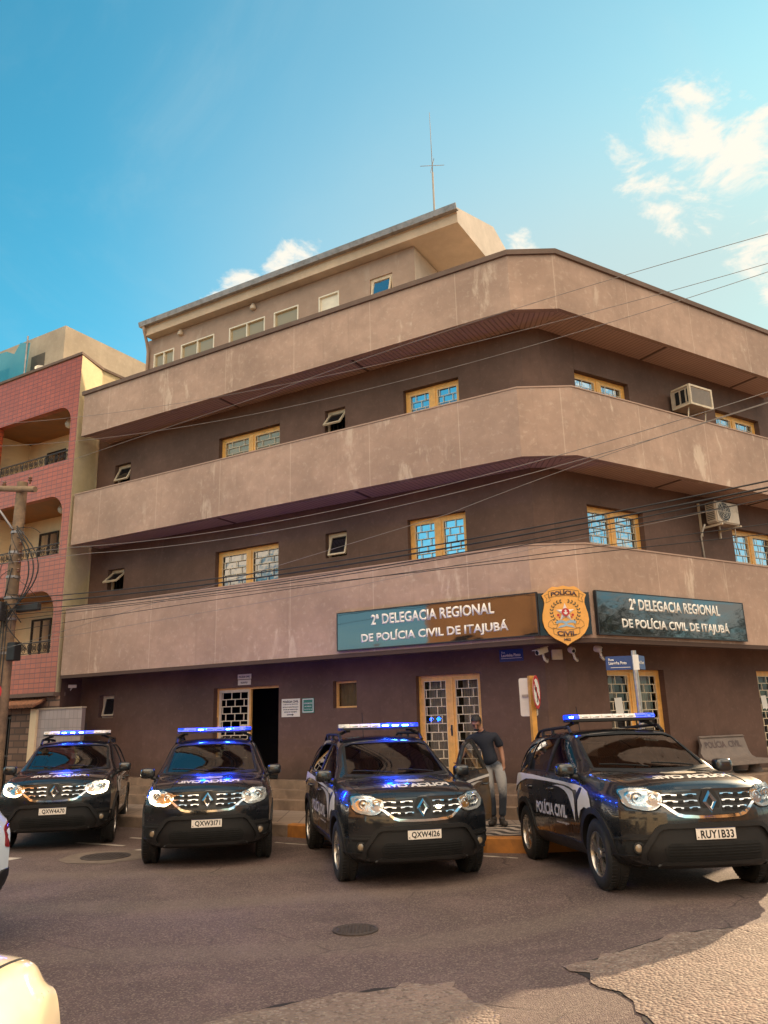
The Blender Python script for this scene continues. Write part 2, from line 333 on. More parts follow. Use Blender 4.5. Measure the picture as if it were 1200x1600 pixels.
# person
pbr('skin', (.34, .16, .095), .55, var=.10, scale=14)
pbr('hair', (.010, .007, .006), .7, var=.3, scale=60, bmp=.6, bscale=160)
pbr('navy_cotton', (.010, .012, .022), .9, var=.2, scale=8, bmp=.2, bscale=30)
m, t, b = newmat('faded_denim'); v = coord(t, 'Object'); sp = N(t, 'ShaderNodeSeparateXYZ'); LK(t, v, sp.inputs[0])
wear = MATH(t, 'ADD', sp.outputs[2], MATH(t, 'MULTIPLY', MATH(t, 'SUBTRACT', NOISE(t, v, 5.0, 5, .6), .5), .5)); wf = MATH(t, 'MULTIPLY', RAMP(t, wear, .42, .66), MATH(t, 'SUBTRACT', 1.0, RAMP(t, wear, .80, .98)))
cc = MIX(t, MATH(t, 'MULTIPLY', wf, .9), (.040, .048, .066), (.36, .34, .33)); LK(t, cc, b.inputs['Base Color']); b.inputs['Roughness'].default_value = .9
bump(t, b, MATH(t, 'ADD', NOISE(t, v, 14, 4), MATH(t, 'MULTIPLY', NOISE(t, v, 5, 3), 2.5)), .6, .02)
pbr('shoe_leather', (.030, .022, .018), .6)

# ------------------------------------------------------------------ helpers
def link(o, parent=None):
    COL.objects.link(o)
    if parent is not None: o.parent = parent
    return o
def thing(name, label, cat, loc=(0, 0, 0), group=None, rot=None):
    o = bpy.data.objects.new(name, None); COL.objects.link(o); o.empty_display_size = .2
    o.location = loc
    if rot: o.rotation_euler = rot
    o['label'] = label; o['category'] = cat
    if group: o['group'] = group
    return o
def tag(o, label, cat, group=None):
    o['label'] = label; o['category'] = cat
    if group: o['group'] = group
    return o
def struct(o, kind='structure'):
    o['kind'] = kind; return o
def mesh_obj(name, bm, mats, parent=None, smooth=None, free=True, world=False):
    me = bpy.data.meshes.new(name); bm.normal_update(); bm.to_mesh(me)
    if free: bm.free()
    for mm in (mats if isinstance(mats, (list, tuple)) else [mats]): me.materials.append(MATS[mm] if isinstance(mm, str) else mm)
    if smooth is not None:
        me.shade_smooth(); me.set_sharp_from_angle(angle=R(smooth))
    o = bpy.data.objects.new(name, me); link(o, parent)
    if world and parent is not None:      # geometry given in world coordinates under a placed Empty
        bpy.context.view_layer.update(); o.matrix_parent_inverse = parent.matrix_world.inverted()
    return o
class Fr:
    """frame on a vertical plane: u along, d outwards, z up"""
    def __init__(s, o, u, out):
        s.o = Vector(o); s.u = Vector(u).normalized(); s.n = Vector(out).normalized()
    def __call__(s, u, d, z): return Vector((s.o.x + s.u.x*u + s.n.x*d, s.o.y + s.u.y*u + s.n.y*d, s.o.z + z))
    def uv(s, p): q = p - s.o; return (q.dot(s.u), p.z)
A_ = Vector((-0.86431718, 0.50294712, 0)); NA = Vector((-0.50294712, -0.86431718, 0))
B_ = Vector((0.85053948, 0.52591121, 0)); NB = Vector((0.52591121, -0.85053948, 0))
PW1 = Vector((2.86, 14.54, 0)); PW2 = Vector((3.24, 14.54, 0))
FL = Fr(PW1, A_, NA); FRR = Fr(PW2, B_, NB); FC = Fr(PW1, (1, 0.001, 0), (0, -1, 0))
def new(): return bmesh.new()
def box(bm, c, s, rot=None, mi=0, bev=0.0):
    mt = Matrix.Translation(Vector(c))
    if rot is not None: mt = mt @ (rot if isinstance(rot, Matrix) else Matrix.Rotation(rot, 4, 'Z'))
    r = bmesh.ops.create_cube(bm, size=1.0, matrix=mt @ Matrix.Diagonal((*s, 1)))
    fs = set(f for v in r['verts'] for f in v.link_faces)
    for f in fs: f.material_index = mi
    if bev:
        es = list(set(e for v in r['verts'] for e in v.link_edges))
        bmesh.ops.bevel(bm, geom=es, offset=bev, segments=2, profile=.6, affect='EDGES')
    return r
def fbox(bm, F, u0, u1, d0, d1, z0, z1, mi=0):
    vs = [bm.verts.new(F(u, d, z)) for u in (u0, u1) for d in (d0, d1) for z in (z0, z1)]
    fs = []
    for q in ((0, 1, 3, 2), (4, 6, 7, 5), (0, 4, 5, 1), (2, 3, 7, 6), (0, 2, 6, 4), (1, 5, 7, 3)):
        f = bm.faces.new([vs[i] for i in q]); f.material_index = mi; fs.append(f)
    bmesh.ops.recalc_face_normals(bm, faces=fs); return vs
def prism(bm, pts, z0, z1, mi=0):
    """extrude a plan polygon"""
    lo = [bm.verts.new((p[0], p[1], z0)) for p in pts]; hi = [bm.verts.new((p[0], p[1], z1)) for p in pts]
    fs = [bm.faces.new(lo), bm.faces.new(hi)]
    for i in range(len(pts)):
        j = (i+1) % len(pts); fs.append(bm.faces.new((lo[i], lo[j], hi[j], hi[i])))
    for f in fs: f.material_index = mi
    bmesh.ops.recalc_face_normals(bm, faces=fs)
def tube(bm, pts, r, seg=8, mi=0, cap=True, r_end=None):
    pts = [Vector(p) for p in pts]; rings = []; up0 = None
    for i, p in enumerate(pts):
        d = (pts[min(i+1, len(pts)-1)] - pts[max(i-1, 0)]).normalized()
        a = d.orthogonal().normalized() if up0 is None else (up0 - d*up0.dot(d)).normalized()
        up0 = a; b = d.cross(a); rr = r if r_end is None else r + (r_end - r)*i/(len(pts)-1)
        rings.append([bm.verts.new(p + (a*math.cos(2*math.pi*k/seg) + b*math.sin(2*math.pi*k/seg))*rr) for k in range(seg)])
    for i in range(len(rings)-1):
        for k in range(seg):
            f = bm.faces.new((rings[i][k], rings[i][(k+1) % seg], rings[i+1][(k+1) % seg], rings[i+1][k])); f.material_index = mi; f.smooth = True
    if cap:
        for rg in (rings[0][::-1], rings[-1]): bm.faces.new(rg).material_index = mi
def lathe(bm, prof, seg=24, mat=None, mi=0, axis='Z', caps=False):
    mat = mat or Matrix.Identity(4); rings = []
    for r, h in prof:
        ring = []
        for k in range(seg):
            a = 2*math.pi*k/seg; c, s = r*math.cos(a), r*math.sin(a)
            p = Vector((c, s, h)) if axis == 'Z' else (Vector((c, h, s)) if axis == 'Y' else Vector((h, c, s)))
            ring.append(bm.verts.new(mat @ p))
        rings.append(ring)
    fs = []
    for i in range(len(rings)-1):
        for k in range(seg): fs.append(bm.faces.new((rings[i][k], rings[i][(k+1) % seg], rings[i+1][(k+1) % seg], rings[i+1][k])))
    if caps:
        for rg in (rings[0], rings[-1]): fs.append(bm.faces.new(rg))
    for f in fs: f.material_index = mi
    bmesh.ops.recalc_face_normals(bm, faces=fs)
def uvset(bm, F=None):
    l = bm.loops.layers.uv.verify()
    for f in bm.faces:
        for lp in f.loops:
            lp[l].uv = F.uv(lp.vert.co) if F else (lp.vert.co.x, lp.vert.co.y)
def flat(outer, holes=()):
    """filled 2-D polygon with holes -> (points, triangles)"""
    bm = new(); es = []
    for loop in [outer, *holes]:
        vs = [bm.verts.new((p[0], p[1], 0)) for p in loop]
        es += [bm.edges.new((vs[i], vs[(i+1) % len(vs)])) for i in range(len(vs))]
    bmesh.ops.triangle_fill(bm, use_beauty=True, use_dissolve=False, edges=es, normal=(0, 0, 1))
    return bm
def wall_panel(bm, F, outer, holes, d, reveal=.22, mi=0):
    fb = flat(outer, holes); mp = {}
    for v in fb.verts: mp[v] = bm.verts.new(F(v.co.x, d, v.co.y))
    fs = []
    for f in fb.faces: fs.append(bm.faces.new([mp[v] for v in f.verts]))
    fb.free()
    for f in fs:
        f.normal_update(); f.material_index = mi
        if f.normal.dot(F.n) < 0: f.normal_flip()
    for h in holes:
        a = [bm.verts.new(F(p[0], d, p[1])) for p in h]; b = [bm.verts.new(F(p[0], d-reveal, p[1])) for p in h]
        for i in range(len(h)):
            j = (i+1) % len(h); bm.faces.new((a[i], a[j], b[j], b[i])).material_index = mi
def rect(u0, u1, z0, z1): return [(u0, z0), (u1, z0), (u1, z1), (u0, z1)]
def text_bm(body, w, h, bold=.0, ext=.0, align='CENTER', mode='FIT', space=1.0):
    """flat lettering fitted to w x h, centred on the origin of x-y"""
    cu = bpy.data.curves.new('letters', 'FONT'); cu.body = body; cu.align_x = align; cu.offset = bold; cu.space_line = .95; cu.space_character = space; cu.resolution_u = 3
    o = bpy.data.objects.new('letters', cu); COL.objects.link(o)
    me = bpy.data.meshes.new_from_object(o.evaluated_get(bpy.context.evaluated_depsgraph_get()))
    bpy.data.objects.remove(o); bpy.data.curves.remove(cu)
    bm = new(); bm.from_mesh(me); bpy.data.meshes.remove(me)
    xs = [v.co.x for v in bm.verts]; ys = [v.co.y for v in bm.verts]
    x0, x1, y0, y1 = min(xs), max(xs), min(ys), max(ys)
    for v in bm.verts: v.co = Vector(((v.co.x - (x0+x1)/2)*w/(x1-x0), (v.co.y - (y0+y1)/2)*h/(y1-y0), 0))
    if ext:
        r = bmesh.ops.extrude_face_region(bm, geom=bm.faces[:])
        for v in r['geom']:
            if isinstance(v, bmesh.types.BMVert): v.co.z += ext
    return bm
def place(bm, F, u, d, z, flip=False):
    """lettering or badge given in x-y (z outwards) onto a frame; flip when u runs to the viewer's left"""
    s = -1 if flip else 1
    for v in bm.verts: v.co = F(u + s*v.co.x, d + v.co.z, z + v.co.y)
    return bm
def join(bm, other):
    me = bpy.data.meshes.new('tmp'); other.to_mesh(me); other.free(); n = len(bm.faces); bm.from_mesh(me); bpy.data.meshes.remove(me)
    bm.faces.ensure_lookup_table(); return bm.faces[n:]
def disc(bm, r, z=0, seg=24, mi=0, cx=0, cy=0, ry=None):
    f = bm.faces.new([bm.verts.new((cx + r*math.cos(2*math.pi*k/seg), cy + (ry or r)*math.sin(2*math.pi*k/seg), z)) for k in range(seg)]); f.material_index = mi; return f
def poly(bm, pts, z=0, mi=0):
    f = bm.faces.new([bm.verts.new((p[0], p[1], z)) for p in pts]); f.material_index = mi; return f
def thick(bm, t):
    """give a flat sheet thickness downwards (towards -z of its own frame)"""
    r = bmesh.ops.extrude_face_region(bm, geom=bm.faces[:])
    for v in r['geom']:
        if isinstance(v, bmesh.types.BMVert): v.co.z -= t
def line_off(p, d, q, e):
    """intersection of two plan lines"""
    k = d.x*e.y - d.y*e.x; t = ((q.x-p.x)*e.y - (q.y-p.y)*e.x)/k; return Vector((p.x + d.x*t, p.y + d.y*t, 0))

# ------------------------------------------------------------------ ground, kerb, pavement
def gz(x, y):
    sm = lambda a, b, v: (lambda q: q*q*(3-2*q))(min(1, max(0, (v-a)/(b-a))))
    return .125*sm(.6, 2.6, x)*(1-sm(9.3, 11.5, y)) if y > -30 else 0.0
bm = new()
def axis(lo, hi, a, b, st):
    v = list(np.arange(a, b+1e-6, st)); x = a
    s = st
    while x > lo: s *= 1.5; x -= s; v.insert(0, max(x, lo))
    x = b; s = st
    while x < hi: s *= 1.5; x += s; v.append(min(x, hi))
    return v
gx = axis(-900, 900, -9, 9, .3); gy = axis(-900, 900, 0, 18, .3)
gv = [[bm.verts.new((x, y, gz(x, y))) for y in gy] for x in gx]
for i in range(len(gx)-1):
    for j in range(len(gy)-1): bm.faces.new((gv[i][j], gv[i+1][j], gv[i+1][j+1], gv[i][j+1])).smooth = True
road = struct(mesh_obj('road', bm, 'asphalt'))
K = [Vector((-4.94, 16.05, 0)) + A_*30, Vector((-4.94, 16.05, 0)), Vector((-1.77, 14.20, 0)), Vector((.2, 12.92, 0)), Vector((1.35, 12.05, 0)), Vector((1.9, 11.92, 0)), Vector((2.7, 12.0, 0)), Vector((3.6, 12.15, 0)), Vector((4.75, 12.62, 0)), Vector((4.75, 12.62, 0)) + B_*30]
def offpoly(P, w):
    out = []
    for i, p in enumerate(P):
        d = (P[min(i+1, len(P)-1)] - P[max(i-1, 0)]).normalized(); out.append(Vector((p.x - d.y*w, p.y + d.x*w, 0)))
    return out
KI = offpoly(K, .16)
def kerbseg(i0, i1, name, mt):
    bm = new()
    prev = None
    for i in range(i0, i1+1):
        a, c = K[i], KI[i]
        ring = [bm.verts.new((a.x, a.y, -.05)), bm.verts.new((a.x*.985+c.x*.015, a.y*.985+c.y*.015, .185)), bm.verts.new((a.x*.85+c.x*.15, a.y*.85+c.y*.15, .205)), bm.verts.new((c.x, c.y, .207)), bm.verts.new((c.x, c.y, -.05))]
        if prev:
            for k in range(4): bm.faces.new((prev[k], prev[k+1], ring[k+1], ring[k]))
        else: bm.faces.new(ring)
        prev = ring
    bm.faces.new(prev[::-1]); bmesh.ops.recalc_face_normals(bm, faces=bm.faces[:])
    return struct(mesh_obj(name, bm, mt))
kerbseg(0, 2, 'kerb', 'kerb_stone'); kerbseg(2, 7, 'painted_kerb', 'kerb_paint'); kerbseg(7, 9, 'kerb', 'kerb_stone')
# steps of the station: plan lines parallel to the walls
def stepline(dl, dr):
    pl = FL(14.0, dl, 0); a = line_off(FL(0, dl, 0), A_, FC(0, dl, 0), Vector((1, .001, 0)))
    b = line_off(FC(0, dl, 0), Vector((1, .001, 0)), FRR(0, dr, 0), B_); return [pl, a, b, FRR(14, dr, 0)]
inner = stepline(-.3, -.3)
LV = [(.84, 1.75, .385), (.56, 1.45, .55), (.28, 1.15, .71)]
pv = new(); outer = stepline(.84, 1.75)
vs_o = [KI[0], *KI[1:-1], KI[-1]]
pts = [(p.x, p.y) for p in vs_o] + [(p.x, p.y) for p in [FRR(30, 1.0, 0), *stepline(.5, 1.4)[::-1], FL(30, .5, 0)]]
fb = flat(pts)
for v in fb.verts: v.co.z = .2
bmesh.ops.recalc_face_normals(fb, faces=fb.faces[:])
for f in fb.faces:
    if f.normal.z < 0: f.normal_flip()
struct(mesh_obj('pavement', fb, 'pavement_slab'))
# wave mosaic panel of the corner pavement, 4 mm above the slabs
wp = [KI[2]+Vector((.25, .1, 0)), *[p + Vector((0.05, .06, 0)) for p in KI[3:8]], Vector((3.3, 12.9, 0)), Vector((2.2, 13.35, 0)), Vector((.2, 14.1, 0)), Vector((-1.25, 14.7, 0))]
fb = flat([(p.x, p.y) for p in wp])
for v in fb.verts: v.co.z = .204
for f in fb.faces:
    f.normal_update()
    if f.normal.z < 0: f.normal_flip()
struct(mesh_obj('mosaic_pavement', fb, 'wave_pavement'))
for k, (dl, dr, z) in enumerate(LV):
    bm = new(); o_ = stepline(dl, dr); i_ = stepline(dl-.30 if k < 2 else -.28, dr-.32 if k < 2 else -.28)
    prism(bm, [(p.x, p.y) for p in o_ + i_[::-1]], .15 if k == 0 else LV[k-1][2]-.05, z)
    struct(mesh_obj('steps', bm, 'stone_step'))

# worn road patches, a concrete collar and two manhole covers
def sheet(name, pts, mt, dz, seg=.35, rag=.05, rnd=1):
    rg = random.Random(rnd); P = []
    for i in range(len(pts)):
        a, c = Vector((*pts[i], 0)), Vector((*pts[(i+1) % len(pts)], 0)); n = max(1, int((c-a).length/.12))
        for k in range(n): q = a.lerp(c, k/n); P.append((q.x + rg.uniform(-rag, rag), q.y + rg.uniform(-rag, rag)))
    fb = flat(P)
    for ax in (0, 1):
        lo, hi = min(v.co[ax] for v in fb.verts), max(v.co[ax] for v in fb.verts); x = math.ceil(lo/.3)*.3
        while x < hi:
            co = [0, 0, 0]; no = [0, 0, 0]; co[ax] = x; no[ax] = 1
            bmesh.ops.bisect_plane(fb, geom=fb.verts[:]+fb.edges[:]+fb.faces[:], plane_co=co, plane_no=no); x += .3
    for v in fb.verts: v.co.z = gz(v.co.x, v.co.y) + dz
    for f in fb.faces:
        f.normal_update(); f.smooth = True
        if f.normal.z < 0: f.normal_flip()
    return struct(mesh_obj(name, fb, mt))
RP1 = [(1.28, 6.55), (1.75, 6.75), (2.3, 7.05), (3.2, 7.25), (5.4, 7.6), (7.5, 6.6), (6, 4.4), (2.0, 4.3), (1.5, 5.25), (1.55, 5.7)]
RP2 = [(-1.3, 5.6), (-.82, 5.98), (.1, 6.36), (.38, 6.34), (.62, 5.7), (.9, 4.6), (-.2, 4.3), (-1.5, 4.8)]
for P_, dz, sd in ((RP1, .010, 3), (RP2, .009, 5)):
    sheet('road_crack', [(x-.007, y+.007) for x, y in P_], 'crack_dark', dz-.005, rag=.022, rnd=sd+20); sheet('road_patch', P_, 'worn_asphalt', dz, rnd=sd)
def ellip(cx, cy, r, n=28, rag=0, rnd=0):
    g_ = random.Random(rnd); return [(cx + (r+g_.uniform(-rag, rag))*math.cos(2*math.pi*k/n), cy + (r+g_.uniform(-rag, rag))*math.sin(2*math.pi*k/n)) for k in range(n)]
sheet('road_collar', ellip(-4.27, 12.57, .62, 20, .06, 4), 'mortar', .005, rag=.02, rnd=8)
def manhole(x, y, r, z, label):
    bm = new(); lathe(bm, [(0.001, .010), (r*.80, .010), (r*.82, .004), (r*.9, .004), (r*.92, .011), (r, .011), (r, -.02)], 36, Matrix.Translation((x, y, z)))
    for i in range(-4, 5):
        for j in range(-4, 5):
            if math.hypot(i, j) < 4.6: box(bm, (x+i*r*.165, y+j*r*.165, z+.011), (r*.09, r*.09, .008))
    tag(mesh_obj('manhole_cover', bm, 'cast_iron', smooth=40), label, 'manhole cover')
manhole(-4.27, 12.57, .36, .003, 'round iron manhole cover in a pale collar in front of the two leftmost cars')
manhole(-.36, 7.93, .21, .002, 'small plain dark manhole cover alone in the middle of the road')
for (x0, y0, x1, y1, w) in ((-5.3, 14.15, -4.35, 13.65, .1), (-4.55, 14.6, -3.75, 14.15, .1), (-6.5, 12.9, -5.6, 12.55, .22), (-4.0, 13.2, -3.6, 12.98, .1), (-1.9, 13.6, .2, 12.25, .07), (0.5, 12.2, 1.7, 11.55, .06)):
    d = Vector((x1-x0, y1-y0)); n_ = Vector((-d.y, d.x)).normalized()*w/2
    sheet('road_marking', [(x0-n_.x, y0-n_.y), (x1-n_.x, y1-n_.y), (x1+n_.x, y1+n_.y), (x0+n_.x, y0+n_.y)], 'road_paint', .004, rag=.012, rnd=int(x0*10) % 97)

# ------------------------------------------------------------------ the police station
station = thing('police_station', 'four storey brown grey corner police station with concrete ledge bands and set back attic', 'building', (3.05, 14.54, 0))
bpy.context.view_layer.update()
def part(name, bm, mats, parent=station, smooth=None):
    o = mesh_obj(name, bm, mats, None, smooth); o.parent = parent; o.matrix_parent_inverse = Matrix.Translation(-Vector(parent.matrix_world.translation)) if parent.type == 'EMPTY' else Matrix.Identity(4)
    if parent.type != 'EMPTY': o.matrix_parent_inverse = parent.matrix_world.inverted()
    return o
L_END, R_END, LEDGE_END = 12.55, 10.4, 7.6  # unseen right ends of wall and ledges, lengths shaped for the road's shadow edge
Z_TOP = 9.9
# openings: (u0,u1,z0,z1,kind)
OPL = []
for zt in (8.83, 5.91):
    OPL += [(1.42, 2.75, zt-1.30, zt, 'big'), (4.27, 4.83, zt-.56, zt, 'awning'), (6.14, 8.06, zt-1.30, zt, 'big'), (11.22, 11.83, zt-.56, zt, 'awning')]
OPL += [(1.30, 2.68, .71, 2.70, 'doors'), (4.07, 4.66, 2.14, 2.69, 'fixed'), (6.09, 7.98, .71, 2.68, 'entrance'), (11.30, 11.84, 2.11, 2.66, 'awning')]
OPR = []
for zt in (8.83, 5.92): OPR += [(.92, 2.54, zt-1.30, zt, 'big'), (5.5, 7.2, zt-1.30, zt, 'big')]
OPR += [(1.04, 2.63, .71, 2.70, 'doors'), (5.64, 7.25, .71, 2.72, 'doors')]
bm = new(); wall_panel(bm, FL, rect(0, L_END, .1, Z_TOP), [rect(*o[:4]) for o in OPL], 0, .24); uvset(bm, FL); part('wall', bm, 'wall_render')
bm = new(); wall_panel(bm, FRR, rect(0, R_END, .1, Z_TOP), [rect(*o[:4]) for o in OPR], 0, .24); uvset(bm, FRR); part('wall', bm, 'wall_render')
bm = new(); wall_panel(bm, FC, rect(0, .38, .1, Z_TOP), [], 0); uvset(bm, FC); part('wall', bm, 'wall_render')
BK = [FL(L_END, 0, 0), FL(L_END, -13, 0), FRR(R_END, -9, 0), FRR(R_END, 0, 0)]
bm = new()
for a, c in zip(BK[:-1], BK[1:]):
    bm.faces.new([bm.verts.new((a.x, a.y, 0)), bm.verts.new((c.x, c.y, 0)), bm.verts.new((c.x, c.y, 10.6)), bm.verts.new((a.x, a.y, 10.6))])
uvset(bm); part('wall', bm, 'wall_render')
bm = new(); bm.faces.new([bm.verts.new((p.x, p.y, 9.95)) for p in [FL(0, .8, 0), FL(12.1, .8, 0), FL(12.1, 0, 0), FL(L_END, -.01, 0), BK[1], BK[2], FRR(R_END, -.01, 0), FRR(LEDGE_END, -.01, 0), FRR(LEDGE_END, .8, 0), FRR(0, .8, 0)]]); part('roof_slab', bm, 'concrete_render')
# dark rooms so that no daylight passes through
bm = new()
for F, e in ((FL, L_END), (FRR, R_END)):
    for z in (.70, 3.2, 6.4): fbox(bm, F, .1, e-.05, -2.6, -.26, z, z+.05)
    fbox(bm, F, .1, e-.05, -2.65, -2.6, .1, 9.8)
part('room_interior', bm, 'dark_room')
# side return beside the pink house
bm = new(); a, c = FL(L_END, 0, 0), FL(12.2, .9, 0)
bm.faces.new([bm.verts.new((a.x, a.y, .1)), bm.verts.new((c.x, c.y, .1)), bm.verts.new((c.x, c.y, 3.16)), bm.verts.new((a.x, a.y, 3.16))]); uvset(bm, Fr(a, c-a, NA)); part('wall', bm, 'wall_render')

def band(z0, z1, ul, cap, q2x=0.0):
    """one ledge: parapet slab, coping, ribbed soffit and floor"""
    o = [FL(ul, .95, 0), line_off(FL(0, .95, 0), A_, FC(0, .915, 0), Vector((1, .001, 0)))]
    o += [line_off(FC(0, .915, 0), Vector((1, .001, 0)), FRR(0, .95, 0), B_) + Vector((q2x, 0, 0)), FRR(LEDGE_END, .95, 0) + Vector((q2x, 0, 0))]
    i = [FL(ul, .81, 0), line_off(FL(0, .81, 0), A_, FC(0, .775, 0), Vector((1, .001, 0))), line_off(FC(0, .775, 0), Vector((1, .001, 0)), FRR(0, .81, 0), B_), FRR(LEDGE_END, .81, 0)]
    w = [FL(ul, 0.002, 0), PW1 + Vector((0, -.002, 0)), PW2 + Vector((0, -.002, 0)), FRR(LEDGE_END, 0.002, 0)]
    bm = new(); l = bm.loops.layers.uv.verify()
    def strip(P, Q, zp, zq, uvs=None):
        acc = 0
        for k in range(3):
            a, b2, c2, d2 = P[k], P[k+1], Q[k+1], Q[k]
            ln = (b2-a).length
            f = bm.faces.new([bm.verts.new((a.x, a.y, zp)), bm.verts.new((b2.x, b2.y, zp)), bm.verts.new((c2.x, c2.y, zq)), bm.verts.new((d2.x, d2.y, zq))])
            off = (0, 13.1, 15.0)[k]
            for lp, uv in zip(f.loops, ((acc, zp), (acc+ln, zp), (acc+ln, zq if zq != zp else zp+.2), (acc, zq if zq != zp else zp+.2))): lp[l].uv = uv
            acc += ln
    strip(o, o, z0, z1); strip(i, i, z0, z1); strip(o, i, z1, z1); strip(o, i, z0, z0)
    for e in (0, 3):
        f = bm.faces.new([bm.verts.new((p.x, p.y, z)) for p, z in ((o[e], z0), (o[e], z1), (i[e], z1), (i[e], z0))])
    bmesh.ops.remove_doubles(bm, verts=bm.verts[:], dist=.0005); bmesh.ops.recalc_face_normals(bm, faces=bm.faces[:])
    par = part('parapet', bm, 'parapet_render')
    bm = new(); oo = offp(o, .05 if cap > .05 else .015); ii = offp(i, -.02)
    for k in range(3): prism(bm, [(p.x, p.y) for p in (oo[k], oo[k+1], ii[k+1], ii[k])], z1+.002, z1+cap)
    part('coping', bm, 'cap_paint' if cap > .05 else 'parapet_render', par).parent = par
    bm = new(); l = bm.loops.layers.uv.verify()
    for k, F in ((0, FL), (1, FC), (2, FRR)):
        f = bm.faces.new([bm.verts.new((p.x, p.y, z0+.07)) for p in (i[k], i[k+1], w[k+1], w[k])])
        for lp in f.loops: lp[l].uv = F.uv(lp.vert.co)[0], (lp.vert.co-F.o).dot(F.n)
        f = bm.faces.new([bm.verts.new((p.x, p.y, z0+.25)) for p in (i[k], i[k+1], w[k+1], w[k])])
    part('soffit', bm, 'soffit_lining')
    for F, u in ((FL, 3.6), (FL, 7.4), (FRR, 3.0), (FRR, 6.2)):      # cover strips at the lining joints
        bm = new(); fbox(bm, F, u, u+.05, .02, .80, z0+.055, z0+.069); part('lining_joint', bm, 'cap_paint')
def offp(P, w):
    out = []
    for i, p in enumerate(P):
        d1 = (P[i]-P[i-1]).normalized() if i else (P[1]-P[0]).normalized(); d2 = (P[i+1]-P[i]).normalized() if i < len(P)-1 else d1
        n1, n2 = Vector((d1.y, -d1.x, 0)), Vector((d2.y, -d2.x, 0)); b_ = (n1+n2).normalized(); s = b_.dot(n1)
        q = p + b_*(w/s)
        if i == 0: q = q - d1*w
        out.append(q)
    return out
band(3.15, 4.80, 12.18, .03); band(6.47, 7.82, 12.2, .03); band(9.46, 10.64, 12.12, .11, -.09)
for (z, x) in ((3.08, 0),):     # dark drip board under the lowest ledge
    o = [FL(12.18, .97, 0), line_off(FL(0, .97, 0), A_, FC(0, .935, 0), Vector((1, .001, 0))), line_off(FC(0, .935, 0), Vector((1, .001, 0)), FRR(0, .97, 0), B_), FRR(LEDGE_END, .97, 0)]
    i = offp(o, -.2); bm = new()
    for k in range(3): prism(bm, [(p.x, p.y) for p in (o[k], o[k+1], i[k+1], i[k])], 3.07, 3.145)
    part('drip_board', bm, 'wall_render')

